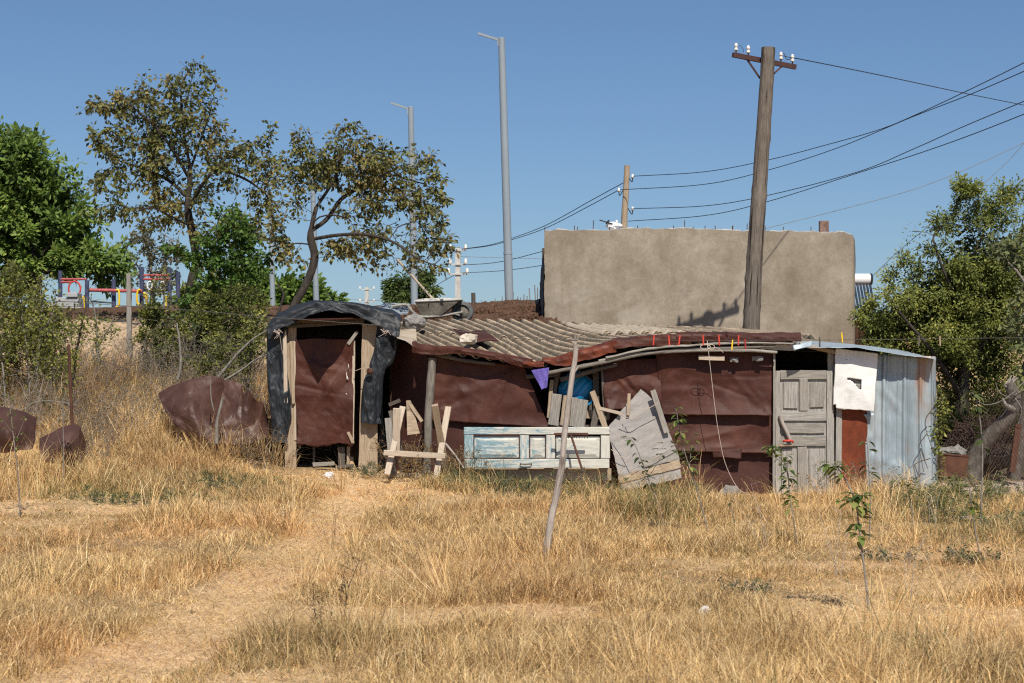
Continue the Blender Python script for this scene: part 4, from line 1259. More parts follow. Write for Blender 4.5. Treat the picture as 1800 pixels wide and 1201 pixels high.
# tarp over the roof
def tarp_top():
    nu, nr = 150, 26
    U = np.linspace(0, 1, nu)
    up = np.array([(470, 578), (486, 560), (520, 544), (555, 535), (580, 533), (615, 537), (655, 545), (690, 553), (705, 563)], float)
    lo = np.array([(471, 597), (484, 586), (506, 571), (545, 556), (580, 550), (618, 554), (648, 566), (672, 582), (701, 600)], float)
    bk = np.array([(476, 572), (490, 556), (520, 542), (555, 535), (580, 534), (615, 537), (655, 545), (690, 552), (704, 560)], float)
    rs = []
    t = np.linspace(0, 1, len(up))
    f = lambda a, k: np.interp(U, t, a[:, k])
    UP = np.array([P(a, b3, 27.25) for a, b3 in zip(f(up, 0), f(up, 1))])
    LO = np.array([P(a, b3, 27.18) for a, b3 in zip(f(lo, 0), f(lo, 1))])
    BK = np.array([P(a, b3, 28.95) for a, b3 in zip(f(bk, 0), f(bk, 1))])
    BK[:, 2] += .05
    BD = BK + np.array((0, .04, -.5))
    rows = [BD] + [BK + (UP - BK) * k / 12 for k in range(13)] + [UP + (LO - UP) * k / 10 for k in range(1, 11)]
    G = np.array(rows)
    q = G.reshape(-1, 3)
    fold = .03 * fbm(q * (1.6, 1.2, 4), 3, 231) + .035 * (1 - np.abs(fbm(q * (1.1, 1.0, 5) + .8 * fbm(q * 1.3, 2, 3)[:, None], 2, 232)) * 3.2).clip(0, 1)
    # long diagonal pleats across the front lip
    arc = np.abs(q[:, 0] + 2.70)
    s_ = np.stack([q[:, 0] * 1.3, q[:, 1], q[:, 2] * 13 + arc * 5], 1)
    pl = .028 * (1 - 3.2 * np.abs(fbm(s_ + .5 * fbm(q * 2, 2, 233)[:, None], 3, 234))) + .018 * fbm(q * (9, 4, 12), 3, 235)
    fr = np.repeat((np.arange(len(rows)) >= 13).astype(float), nu)
    G = G + (fold + pl * fr).reshape(G.shape[:2])[..., None] * np.array((0, -1.0, .55))
    o_ = MB().grid(G).build('tarp', M['tarp'], oh)
    o_.modifiers.new('thickness', 'SOLIDIFY').thickness = .004
    return o_
tarp = tarp_top()


def drape(prof, Yf, seed, depth, bulge):
    """prof rows: (x left, x right, y)"""
    pr = np.array(prof, float)
    nv, nu = 170, 80
    v = np.linspace(0, 1, nv)
    yy = pr[:, 2]
    y = np.interp(v, np.linspace(0, 1, len(yy)), yy)
    xl = np.interp(y, yy, pr[:, 0]); xr = np.interp(y, yy, pr[:, 1])
    G = np.zeros((nv, nu, 3))
    for i in range(nv):
        a = np.linspace(-.15, 1.1, nu)
        x = xl[i] + (xr[i] - xl[i]) * (.5 - .5 * np.cos(np.clip(a, 0, 1) * math.pi))
        back = np.where(a < 0, -a, np.where(a > 1, a - 1, 0)) * 3.0
        yd = Yf - bulge * np.sin(np.clip(a, 0, 1) * math.pi) ** .8 + back
        for j in range(nu):
            G[i, j] = P(x[j], y[i], yd[j])
    q = G.reshape(-1, 3)
    ph = fbm(q * (1.5, 1, 1.2), 2, seed) * 4
    w1 = .35 * fbm(q * 1.6, 2, seed)[:, None]
    fold = depth * 1.9 * (1 - 3.4 * np.abs(fbm(q * (8, 2, 1.0) + w1, 2, seed + 5))) + depth * .8 * (1 - 3.2 * np.abs(fbm(q * (13, 3, 5) + w1 * 2, 3, seed + 7))) + depth * .7 * fbm(q * (2.2, 2, 2.2), 2, seed + 2)
    G = G - fold.reshape(nv, nu)[..., None] * np.array((0, 1.0, 0))
    G[-1, :, 2] += .05 * fbm(G[-1] * 6, 2, seed + 3)
    o_ = MB().grid(G).build('tarp_drape', M['tarp'], oh)
    return o_
drape([(469, 508, 578), (470, 502, 615), (470, 506, 660), (473, 512, 700), (477, 513, 735), (479, 507, 757), (476, 504, 768), (477, 506, 778)], 27.38, 241, .020, .06)
drape([(664, 704, 565), (661, 702, 590), (657, 698, 618), (650, 690, 640), (648, 678, 651), (640, 674, 668), (636, 673, 690), (634, 672, 715), (635, 668, 735), (635, 672, 744)], 27.33, 242, .019, .07)
mb = MB()
for (x, y, Y) in ((487, 583, 27.1), (676, 583, 27.1)):
    rs = random.Random(x)
    for k in range(7):
        c = P(x, y, Y)
        mb.tube(curve([c, c + (rs.uniform(-.06, .06), -.03, rs.uniform(-.05, .05)), c + (rs.uniform(-.10, .10), rs.uniform(-.03, 0), rs.uniform(-.12, .04))], 8), .004, 4)
mb.tube(curve([P(492, 590, 27.1), P(494, 606, 27.1), P(497, 622, 27.1)], 8), .003, 4)
mb.tube([P(622, 653, 27.3), P(636, 648, 27.15), P(650, 647, 27.1)], .005, 5)
mb.build('tie_string', M['twine'], oh)
MB().lathe(P(650, 653, 27.14), (0, -1, 0), [(0, .0), (.0, .05), (.012, .05), (.016, 0)], 18).build('rusty_disc', M['rust'], oh)

# ================================================================== brown sheets on the left
def pile(name, cs, seed, amp, lab, mat='brown_pile', bulge=.25, nu=50, nv=30):
    G = quadgrid([P(*c) for c in cs], nu, nv)
    u = np.linspace(0, 1, nu)[None]; v = np.linspace(0, 1, nv)[:, None]
    G[..., 1] -= bulge * np.sin(u * math.pi) * (0.3 + .7 * np.sin(v * math.pi))
    G = crumple(G, amp, seed, scale=1.7, creases=14, edge=.05)
    o_ = single(name, MB().grid(G), mat, lab, 'metal sheet')
    o_.modifiers.new('thickness', 'SOLIDIFY').thickness = .005
    return o_
def pile2(name, top, bot, Yt, Yb, seed, amp, lab, bulge, nu=90, nv=60):
    u = np.linspace(0, 1, nu)
    def arc(pts):
        p = np.array([(a, c) for a, c in pts], float)
        L = np.concatenate([[0], np.cumsum(np.linalg.norm(np.diff(p, axis=0), axis=1))])
        return np.stack([np.interp(u * L[-1], L, p[:, k]) for k in (0, 1)], 1)
    T_, B_ = arc(top), arc(bot)
    G = np.zeros((nv, nu, 3))
    for i, v in enumerate(np.linspace(0, 1, nv)):
        px = T_ * (1 - v) + B_ * v
        Yv = Yt + (Yb - Yt) * v
        bu = 1 - np.abs(2 * u - 1) ** 1.4
        yy = Yv - bulge * bu * (.35 + .65 * (1 - abs(2 * v - 1) ** 1.5))
        G[i] = np.stack([(px[:, 0] - 900) * yy / F, yy, CAMZ - (px[:, 1] - 680) * yy / F], 1)
    G = crumple(G, amp, seed, scale=2.0, creases=26, edge=.03, facet=1.5)
    o_ = single(name, MB().grid(G, False), 'brown_pile', lab, 'metal sheet')
    o_.modifiers.new('thickness', 'SOLIDIFY').thickness = .006
    return o_
pile2('crumpled_sheet', [(279, 692), (300, 678), (340, 664), (372, 661), (392, 664)], [(292, 724), (318, 766), (352, 777), (398, 780)], 27.9, 27.4, 251, .04, 'large buckled brown sheet leaning on the bank left of the outhouse', .42)
pile2('crumpled_sheet', [(380, 666), (402, 668), (424, 675), (428, 692), (440, 684), (452, 704), (463, 708), (470, 738)], [(384, 778), (410, 784), (440, 778), (470, 768)], 27.85, 27.35, 252, .045, 'torn brown sheet between the large buckled sheet and the black tarp', .10)
pile2('curled_sheet', [(-40, 712), (10, 716), (45, 724), (65, 734)], [(-40, 800), (20, 796), (60, 788)], 25.4, 25.0, 253, .016, 'dark brown curled sheet at the left edge of the yard', .45)
pile2('curled_sheet', [(70, 770), (98, 756), (128, 744), (142, 748), (150, 766)], [(72, 812), (110, 818), (150, 816)], 25.2, 24.9, 254, .014, 'small curved brown sheet standing beside the rusty fence post', .40)

# prop pole for the clothes line
pp = curve([P(962, 984, 17.30), P(974, 900, 17.33), P(986, 810, 17.36), P(996, 720, 17.39), P(1007, 650, 17.42), P(1010, 606, 17.44)], 40)
pp[:, 0] += .03 * fbm(pp * 2.2, 3, 261)
mb = MB().tube(curve(pp, 120), [.034, .031, .028, .025, .022], 12, jit=.42, seed=262)
for (a, b_) in ((1003, 592), (1011, 585), (1018, 590), (994, 597)):
    mb.tube(curve([pp[-1], P((1010 + a) / 2, 598, 17.43), P(a, b_, 17.42)], 6), [.014, .004], 5)
mb.tube(curve([P(1009, 655, 17.42), P(1016, 646, 17.42), P(1019, 644, 17.41)], 6), [.012, .005], 5)
single('prop_pole', mb, 'stickwood', 'forked bare stick standing in the grass and holding up the clothes line', 'pole')

# clothes line and its pegs
def line_y(x):
    return np.interp(x, [-60, 0, 153, 223, 340, 480, 640, 840, 1010, 1300, 1500, 1860], [519, 522.5, 533, 538, 546, 558, 570, 585, 598, 598.5, 597.5, 593])
xx = np.linspace(-60, 1860, 120)
mb = MB().tube(np.array([P(a, line_y(a), 17.42) for a in xx]), .0028, 5)
single('clothes_line', mb, 'linewire', 'thin wire clothes line running across the yard over the forked stick', 'clothes line')
pegs = [(1149, 'red', 0, 'first red clothes peg from the left on the line'), (1176, 'red', 0, 'second red clothes peg from the left on the line'), (1194, 'red', 0, 'third red clothes peg from the left on the line'),
        (1236, 'red', 0, 'red clothes peg on the line just left of the hanging twine'), (1264, 'red', 0, 'red clothes peg on the line just right of the hanging twine'), (1298, 'red', 0, 'red clothes peg between the low yellow peg and the dark red one'),
        (1287, 'yellow', 8, 'yellow clothes peg hanging low over the eave poles among red pegs'), (1310, 'darkred', 7, 'dark red clothes peg, rightmost of the close row of pegs'),
        (1480, 'yellow', -4, 'yellow clothes peg standing up over the metal roof'), (1441, 'darkwood', 4, 'dark wooden clothes peg on the line over the door'),
        (1615, 'darkwood', 3, 'dark wooden clothes peg near the right corner of the shed'), (1652, 'tanwood', 4, 'weathered wooden clothes peg in front of the right tree')]
for i, (x, c, dy, lab) in enumerate(pegs):
    b0 = P(x, line_y(x) + dy, 17.42)
    mb = MB()
    rs = random.Random(i)
    a = rs.uniform(-.15, .15)
    for sgn in (-1, 1):
        mb.board(b0 + (a * .045, -.006 * sgn, .048), b0 + (-a * .045, -.004 * sgn - .004 * sgn, -.046), .012, .006, normal=(0, 1, 0), jit=.0008, seed=i)
    mb.tube([b0 + (-.007, 0, .012), b0 + (.007, 0, .012)], .009, 8)
    o = single('clothes_peg', mb, c, lab, 'clothes peg', 'pegs on the clothes line')
# ================================================================== grey rendered house behind
YW = 34.6
hs = thing('house', 'unfinished grey rendered block house with a flat ragged top behind the shed', 'house', (3.6, 36.5, 1.8))
def wallfront():
    nu, nv = 260, 110
    x = np.linspace(957, 1505, nu)
    top = np.interp(x, [955, 1060, 1105, 1180, 1300, 1400, 1480, 1497, 1503, 1505], [405, 405, 401, 402, 406, 407, 409, 412, 418, 430])
    X = (x - 900) * YW / F
    zt = CAMZ - (top - 680) * YW / F
    zt = zt + (.025 * fbm(np.stack([X * 6, 0 * X, 0 * X], 1), 4, 5) + .02 * np.abs(fbm(np.stack([X * 20, 0 * X, 0 * X], 1), 3, 6))) * (x < 1495)
    G = np.zeros((nv, nu, 3))
    for i, v in enumerate(np.linspace(0, 1, nv)):
        z = zt + (1.5 - zt) * v
        G[i] = np.stack([X, YW + 0 * X, z], 1)
    q = G.reshape(-1, 3)
    G[..., 1] += (.02 * fbm(q * .9, 4, 301) + .006 * fbm(q * 5, 3, 302)).reshape(nv, nu)
    ed = (np.arange(nu) == 0)
    G[:, ed, 0] += (.035 * fbm(G[:, 0] * (1, 1, 6), 4, 8))[:, None]
    # slightly rounded right edge
    r = np.clip((x - 1497) / 8, 0, 1) ** 2 * .12
    G[..., 1] += r[None]
    MB().grid(G).build('front_wall', M['plaster'], hs)
    # ragged crest: top face of the wall
    crest = np.array([G[0], G[0] + (0, .12, .02), G[0] + (0, .25, -.02), G[0] + (0, .25, -.6)])
    c_ = crest.reshape(-1, 3)
    crest[1:3, :, 2] += (.03 * fbm(c_ * 9, 3, 12)).reshape(crest.shape[:2])[1:3]
    MB().grid(crest).build('wall_crest', M['concrete'], hs)
wallfront()
XL = (958 - 900) * YW / F
XR = (1504 - 900) * YW / F
ztop = CAMZ + 274 * YW / F
G = crumple(quadgrid([(XL - .005, 38.2, ztop - .02), (XL - .005, YW + .02, ztop - .02), (XL - .005, YW + .02, 1.5), (XL - .005, 38.2, 1.5)], 30, 60), .05, 311, out=(-1, 0, 0), scale=4)
MB().grid(G).build('side_wall', M['darkblock'], hs)
G = crumple(quadgrid([(XR, YW + .1, ztop - .15), (XR, 38.2, ztop - .15), (XR, 38.2, 1.0), (XR, YW + .1, 1.0)], 20, 20), .02, 312, out=(1, 0, 0))
MB().grid(G).build('side_wall', M['plaster'], hs)
G = quadgrid([(XL, 38.2, ztop - .05), (XR, 38.2, ztop - .05), (XR, 38.2, 1.5), (XL, 38.2, 1.5)], 8, 8)
MB().grid(G).build('rear_wall', M['darkblock'], hs)
G = quadgrid([(XL, 38.2, ztop - .3), (XR, 38.2, ztop - .3), (XR, YW + .2, ztop - .3), (XL, YW + .2, ztop - .3)], 8, 8)
MB().grid(G).build('roof_slab', M['concrete'], hs)
MB().box(P(1448, 399, 35.2), (.165, .165, .22)).build('chimney', M['brick'], hs)
mb = MB()
rs = random.Random(5)
for x in (957, 1008, 1014, 1043, 1071, 1120, 1182, 1203, 1221, 1241, 1256, 1287, 1289, 1311, 1347, 1378, 1425):
    b0 = P(x + rs.uniform(-2, 2), 408, YW + .1)
    MB().tube([b0, b0 + (rs.uniform(-.01, .01), 0, rs.choice((.1, .12, .16, .22)))], .008, 5).build('rebar', M['rust'], hs)
# low foundation wall with rebar running back on the mound
lw = thing('foundation_wall', 'low dark foundation wall with upright rebar stubs left of the grey house', 'wall', (.4, 43, 3.2))
p0, p1 = P(946, 525, 38.4), P(836, 548, 58.0)
n = 60
t = np.linspace(0, 1, n)[:, None]
L = p0 + (p1 - p0) * t
L[:, 0] += .06 * fbm(L * .8, 3, 3)
L[:, 2] += .05 * fbm(L * 2, 3, 4)
mb = MB()
rows = np.array([L + (-.02, 0, -1.0), L + (0, 0, -.1), L + (.02, 0, 0), L + (.25, 0, .02), L + (.27, 0, -1.0)])
mb.grid(rows).build('wall', M['darkblock'], lw)
for k in range(26):
    i = int(k / 26 * n)
    b0 = L[i] + (.12, 0, 0)
    MB().tube([b0, b0 + (rs.uniform(-.02, .02), 0, rs.uniform(.12, .34))], .011, 5).build('rebar', M['greybark'], lw)
# neighbouring house glimpsed to the right
nh = thing('neighbour_house', 'orange rendered house glimpsed between the grey house and the right tree', 'house', P(1560, 690, 41))
a, b_ = P(1509, 560, 41), P(1640, 690, 41)
MB().box(((a[0] + b_[0]) / 2, 42.5, (a[2] + b_[2]) / 2), (b_[0] - a[0], 3, a[2] - b_[2])).build('wall', M['orangewall'], nh)
MB().box((a[0] + .07, 40.96, (a[2] + b_[2]) / 2), (.10, .05, a[2] - b_[2])).build('corner_post', M['rust'], nh)
MB().box(((a[0] + b_[0]) / 2, 42.5, a[2] + .06), (b_[0] - a[0] + .5, 3.6, .12)).build('roof', M['rust'], nh)
sh_ = thing('solar_heater', 'white solar water heater tank with dark tubes beside the grey house', 'water heater', P(1520, 560, 41))
MB().lathe(P(1480, 491, 40.5), (1, .05, 0), [(0, 0), (.0, .11), (.03, .125), (.60, .125), (.64, .11), (.65, 0)], 18).build('tank', M['tankwhite'], sh_)
MB().lathe(P(1529.5, 491, 40.5), (1, .05, 0), [(0, .128), (.035, .128), (.036, 0)], 18).build('end_cap', M['tube'], sh_)
for k in range(9):
    x = 1484 + k * 5.6
    MB().tube([P(x, 497, 40.5), P(x + 11, 560, 39.4)], .026, 6).build('vacuum_tube', M['tube'], sh_)
MB().tube([P(1484, 562, 39.4), P(1545, 562, 39.4)], .03, 6).build('foot_rail', M['lamp'], sh_)
MB().tube([P(1486, 500, 40.55), P(1486, 570, 40.8)], .02, 6).build('stand', M['lamp'], sh_)
# antenna and white bag above the wall
an = thing('antenna', 'small rooftop aerial with a white bundle on top of the grey house wall', 'antenna', P(1078, 404, 36.5))
MB().rock(P(1078, 397, 36.5), (.19, .12, .075), 41, 12, 2).build('bundle', M['paper'], an)
mb = MB().tube([P(1054, 387, 36.5), P(1077, 394, 36.4)], .012, 5)
mb.tube([P(1066, 393, 36.6), P(1070, 388, 36.3)], .02, 5)
mb.build('boom', M['wire'], an)
MB().lathe(P(1084, 392, 36.5), (0, 0, 1), [(0, .02), (.03, .03), (.05, .02), (.06, 0)], 8).build('insulator', M['porcelain'], an)

# ================================================================== poles
# big timber pole
tp = thing('utility_pole', 'tall knotty timber power pole rising behind the shed with an iron crossarm', 'utility pole', gp(4.0, 31.0))
YP = 30.97
bx = [(1318.5, 640), (1320.5, 585), (1324, 500), (1330, 400), (1337, 300), (1344, 200), (1349.5, 110), (1350.5, 84)]
pts = curve([P(1313, 780, YP)] + [P(a, b3, YP) for a, b3 in bx], 150)
r = np.interp(pts[:, 2], [.2, 2.5, 5, 7.3], [.155, .143, .125, .115])
pts[:, 0] += .008 * fbm(pts * 1.6, 3, 21)
mb = MB().tube(pts, r, 36, jit=.05, seed=22)
V = mb.V[0]
rs = np.random.RandomState(4)
for k in range(60):       # knots
    i = rs.randint(10, len(pts) - 4)
    an_ = rs.uniform(0, 2 * math.pi)
    c = pts[i] + r[i] * np.array((math.cos(an_), math.sin(an_), 0))
    d2 = ((V - c) ** 2 * (1, 1, .5)).sum(1)
    amp = rs.uniform(.010, .025)
    dirv = np.array((math.cos(an_), math.sin(an_), 0))
    V += (amp * np.exp(-d2 / .0011))[:, None] * dirv - (.6 * amp * np.exp(-d2 / .0003))[:, None] * dirv
mb.build('shaft', M['polewood'], tp)
am = thing('crossarm', None, None, (0, 0, 0)); am.parent = tp
bpy.data.objects.remove(am)
c0 = P(1347, 108, YP + .155)
ax = np.array((math.cos(R(20)), math.sin(R(20)), -.115)); ax /= np.linalg.norm(ax)
la, ra = c0 - ax * .63, c0 + ax * .56
arm = MB().board(la, ra, .078, .07, normal=(0, -1, 0), jit=.0005, nseg=4).build('crossarm', M['armiron'], tp)
MB().board(c0 - ax * .36 + (0, .01, -.03), P(1336, 138, YP + .11), .03, .03, jit=.0005).build('brace', M['armiron'], tp)
MB().board(c0 + ax * .30 + (0, .01, -.03), P(1361, 129, YP + .10), .03, .03, jit=.0005).build('brace', M['armiron'], tp)
ins = []
for s_ in (-.57, -.34, .28, .50):
    b0 = c0 + ax * s_ + (0, 0, .03)
    o_ = MB().lathe(b0 + (0, 0, .05), (0, 0, 1), [(0, .02), (.0, .034), (.03, .032), (.035, .024), (.06, .023), (.065, .032), (.09, .031), (.10, .024), (.125, .018), (.13, 0)], 14).build('insulator', M['porcelain'], tp)
    MB().tube([b0, b0 + (0, 0, .07)], .012, 6).build('pin', M['armiron'], o_)
    ins.append(b0 + (0, 0, .12))
mb = MB()
mb.tube(curve([ins[2], ins[2] + (.05, 0, .03), ins[2] + (.09, 0, -.06), ins[3] + (-.05, 0, -.03), ins[3]], 14), .006, 5)
mb.tube(curve([ins[2], ins[2] + (.08, 0, -.02), ins[3] + (-.03, 0, 0), ins[3]], 14), .006, 5)
mb.tube(curve([ins[0], ins[0] + (.06, 0, .02), ins[0] + (.12, 0, -.05), ins[0] + (.12, 0, -.10)], 12), .004, 5)
mb.build('jumper_wire', M['wire'], tp)

# short timber pole behind the house
sp = thing('utility_pole', 'short thin timber pole with side insulators behind the grey house', 'utility pole', gp((1096 - 900) * 44 / F, 44.0))
Y2 = 44.0
pts = curve([P(1093, 560, Y2), P(1097, 400, Y2), P(1100, 340, Y2), P(1102.5, 291, Y2)], 40)
mb = MB().tube(pts, [.085, .075, .068], 14, jit=.08, seed=31)
mb.build('shaft', M['tanwood'], sp)
hooks = []
for (x, y, sg) in ((1110, 310, 1), (1090, 334, -1), (1110, 367, 1), (1086, 394, -1)):
    sx_ = 1102 if sg > 0 else 1098
    o_ = MB().lathe(P(x + sg * 2, y + 3, Y2 - .05), (0, 0, 1), [(0, .03), (.0, .04), (.04, .035), (.05, .028), (.085, .026), (.09, 0)], 10).build('insulator', M['porcelain'], sp)
    MB().tube(curve([P(sx_, y - 4, Y2), P(x - sg * 1, y + 8, Y2 - .03), P(x + sg * 1.5, y + 9, Y2 - .05), P(x + sg * 2, y + 3, Y2 - .05)], 10), .012, 5).build('hook', M['wire'], o_)
    hooks.append(P(x + sg * 2, y, Y2 - .05))

# concrete poles
def cpole(x, yt, yb, Y, w_, lab, arms):
    t_ = thing('concrete_pole', lab, 'utility pole', P(x, yb, Y))
    MB().board(P(x - .3, yb + 60, Y), P(x, yt, Y), w_ * 1.1, w_, w1=w_ * .9, jit=.003, nseg=12).build('shaft', M['concrete'], t_)
    for (y, l) in arms:
        MB().board(P(x, y, Y - w_ * .6) - (l, 0, 0), P(x, y, Y - w_ * .6) + (l, 0, 0), .05, .05, jit=.001).build('crossarm', M['concrete'], t_)
        for sg in (-1, 1):
            MB().lathe(P(x, y, Y - w_ * .6) + (sg * l, -.02, .02), (0, 0, 1), [(0, .05), (.06, .06), (.10, .045), (.16, .04), (.17, 0)], 8).build('insulator', M['porcelain'], t_)
cpole(805, 436, 545, 60, .18, 'pale concrete pole with three short insulator arms left of the leftmost wires', [(440, .25), (465, .25), (482, .30)])
cpole(645, 505, 560, 112, .24, 'small distant concrete pole with a cross arm seen over the outhouse', [(509, .42), (531, .42)])
single('stump_post', MB().tube([P(833, 560, 40.0), P(832, 515, 40.0)], .045, 8, jit=.1, seed=3), 'darkwood', 'short dark wooden post standing on the mound beside the wheelbarrow', 'post')

# steel lamp posts, heads not fitted yet
def lamp(xt, yt, xb, yb, Y, r0, r1, lab, arm_px=None, jp=()):
    t_ = thing('lamp_post', lab, 'lamp post', P(xb, yb, Y), 'grey steel lamp posts on the mound')
    b0, tp_ = P(xb, yb + 12, Y), P(xt, yt, Y)
    s = MB()
    k = .47
    s.tube([b0, b0 + (tp_ - b0) * .22], [r0, r0 * .98], 20)
    s.tube([b0 + (tp_ - b0) * .215, b0 + (tp_ - b0) * .225], [r0 * 1.03, r0 * 1.03], 20)
    s.tube([b0 + (tp_ - b0) * .22, b0 + (tp_ - b0) * .66, tp_], [r0 * .95, (r0 + r1) / 2, r1], 20)
    s.build('post', M['lamp'], t_)
    a = MB()
    (x0, y0), (x1, y1) = arm_px or ((xt - 42, yt - 9), (xt - 6, yt + 2))
    a.board(P(x0, y0, Y), P(x1, y1, Y), .055, .05, jit=.0005, nseg=1)
    a.board(P(x1, y1, Y), P(x1 + .5, y1 + 11, Y), .05, .05, jit=.0005, nseg=1)
    a.build('arm', M['lamp'], t_)
    MB().lathe(tp_, (0, 0, 1), [(0, r1 * 1.02), (.015, r1 * 1.02), (.03, 0)], 18).build('cap', M['lamp'], t_)
lamp(881.5, 68, 896, 540, 42, .098, .075, 'tallest grey lamp post with an empty arm, left of the grey house', ((840, 59), (876, 70)))
lamp(722, 189, 729, 545, 54, .105, .078, 'grey lamp post with an empty arm behind the wheelbarrow', ((687, 181), (717, 191)))
lamp(549, 300, 557, 548, 65, .105, .08, 'grey lamp post seen through the right fruit tree', ((524, 294), (545, 301)))
lamp(475, 338, 480, 552, 73, .11, .085, 'farthest grey lamp post, between the two fruit trees', ((452, 332), (471, 339)))

# ================================================================== overhead wires
def wire(pts, r, lab, mat='wire', n=60):
    pw_ = [p if not isinstance(p, tuple) else P(*p) for p in pts]
    if isinstance(pts[-1], tuple) and pts[-1][0] > 1800:
        e_ = pw_[-1] - pw_[-2]
        pw_ += [pw_[-1] + e_ / np.linalg.norm(e_) * 3.0 + (0, 0, .02), pw_[-1] + e_ / np.linalg.norm(e_) * 7.0 + (0, 0, .15)]
    c = curve(pw_, n)
    return single('power_line', MB().tube(c, r, 5), mat, lab, 'power line', 'overhead wires')
wire([ins[3], (1545, 132, 34), (1690, 163, 38), (1810, 187, 42)], .009, 'wire running from the crossarm of the big timber pole down to the right edge')
wire([hooks[0], (1240, 302, 42), (1352, 281, 40), (1445, 257, 38), (1540, 230, 36), (1603, 205, 34.5), (1706, 157, 32), (1815, 103, 29.5)], .0085, 'topmost wire from the short timber pole to the upper right corner')
wire([hooks[1], (1240, 324, 42), (1351, 299, 40), (1473, 260, 37.5), (1603, 206, 34.5), (1706, 166, 32), (1815, 119, 29.5)], .0085, 'second wire from the short timber pole, crossing the topmost one')
wire([hooks[2], (1240, 362, 42), (1348, 344, 40), (1506, 303, 37), (1606, 262, 34.5), (1700, 220, 32), (1815, 172, 29.5)], .0085, 'third wire from the short timber pole, dipping behind the big pole')
wire([(1104, 389, 44), (1240, 379, 42), (1348, 355, 40), (1506, 305, 37), (1606, 273, 34.5), (1700, 240, 32), (1815, 195, 29.5)], .0085, 'lowest of the four wires from the short timber pole')
wire([(1345, 402, 38), (1480, 368, 38), (1600, 335, 38), (1700, 297, 38), (1815, 244, 38)], .006, 'thin slack cable rising from the grey house top to the right edge', 'greywire')
wire([(1815, 232, 36), (1795, 258, 36), (1760, 295, 36), (1712, 336, 36), (1600, 424, 38), (1534, 485, 40.4)], .006, 'thin cable dropping into the right tree toward the solar heater', 'greywire')
wire([(812, 438, 60), (860, 431, 56), (900, 419, 53), (960, 396, 49), (1040, 352, 46), (1095, 322, 44)], .010, 'upper wire of the curved pair between concrete pole and short timber pole')
wire([(812, 438.5, 60), (862, 432, 56), (905, 420, 53), (962, 400, 49), (1040, 360, 46), hooks[1]], .010, 'lower wire of the curved pair between concrete pole and short timber pole')
wire([(812, 466, 60), (860, 463, 56), (900, 456, 53), (958, 441, 49)], .010, 'wire from the concrete pole reaching the top left of the grey house')
wire([(812, 480, 60), (870, 477, 56), (910, 473, 53), (958, 466, 49)], .009, 'lowest dark wire from the concrete pole to the grey house edge')
wire([(808, 451, 60), (870, 453, 60), (958, 455, 60)], .007, 'straight thin horizontal wire behind the tallest lamp post', 'greywire')
wire([(580, 523, 112), (645, 528, 112), (720, 524, 90), (800, 483, 60)], .012, 'faint far wire between the two concrete poles', 'greywire')
wire([(805, 530, 60), (770, 560, 62), (700, 600, 64)], .008, 'thin stay wire sloping left from the concrete pole foot', 'greywire')

# ================================================================== wheelbarrow
wb = thing('wheelbarrow', 'cement crusted wheelbarrow with its wheel to the right on the mound', 'wheelbarrow', P(785, 570, 33.0))
YB_ = 33.0
bt = [P(731, 531, YB_), P(812, 527, YB_), P(776, 555, YB_), P(741, 555, YB_)]
mb = MB()
near = np.array([p - (0, .26, 0) for p in bt]); far_ = np.array([p + (0, .26, 0) for p in bt])
near[2:] += (0, .08, 0); far_[2:] -= (0, .08, 0)
V = np.concatenate([near, far_])
inn = V.copy(); inn[:, 2] += .02; inn += (V.mean(0) - inn) * .05
mb.add(np.concatenate([V, inn]), [(0, 3, 2, 1), (4, 5, 6, 7), (1, 2, 6, 5), (0, 4, 7, 3), (3, 7, 6, 2), (8, 9, 10, 11), (12, 15, 14, 13), (9, 13, 14, 10), (8, 11, 15, 12), (11, 10, 14, 15)])
mb.build('tray', M['barrow'], wb)
mb = MB().tube([near[0], near[1], far_[1], far_[0], near[0]], .02, 6)
mb.build('rim', M['concrete'], wb)
c = P(813, 549, YB_)
wh = MB()
prof = [(-.05, .13), (-.055, .17), (-.03, .195), (.03, .195), (.055, .17), (.05, .13), (-.05, .13)]
wh = wh.lathe(c, (.12, 1, 0), prof, 28).build('wheel', M['rubber'], wb)
MB().lathe(c, (.12, 1, 0), [(-.045, 0), (-.045, .05), (-.02, .07), (-.02, .13), (.02, .13), (.02, .07), (.045, .05), (.045, 0)], 20).build('rim', M['barrow'], wh)
mb = MB()
for sg in (-1, 1):
    mb.tube(curve([P(690, 543, YB_) + (0, sg * .3, .03), P(716, 540, YB_) + (0, sg * .3, .03), P(723, 546, YB_) + (0, sg * .28, 0), P(740, 557, YB_) + (0, sg * .2, 0), P(775, 556, YB_) + (0, sg * .15, 0), c + (0, sg * .08, 0)], 30), .022, 8)
    mb.tube([P(772, 545, YB_) + (0, sg * .16, 0), P(808, 555, YB_) + (0, sg * .09, 0)], .014, 6)
    mb.tube([P(744, 556, YB_) + (0, sg * .2, 0), P(742, 574, YB_) + (0, sg * .24, 0)], .016, 6)
mb.build('frame', M['lampdull'], wb)
MB().rock(P(770, 528, YB_), (.33, .18, .05), 51, 12, 1.5).build('load', M['concrete'], wb)
bpy.data.objects['load']['label'] = 'dry cement heap filling the tray'
sv = thing('shovel', 'pale wooden shovel handle sticking out of the wheelbarrow to the upper left', 'shovel', P(762, 528, 33))
MB().tube([P(698, 456, 32.9), P(733, 495, 32.95), P(764, 529, 33.0)], .022, 8).build('shaft', M['palewood'], sv)
MB().board(P(763, 528, 33), P(772, 540, 33.05), .18, .01, jit=.004).build('blade', M['barrow'], sv)
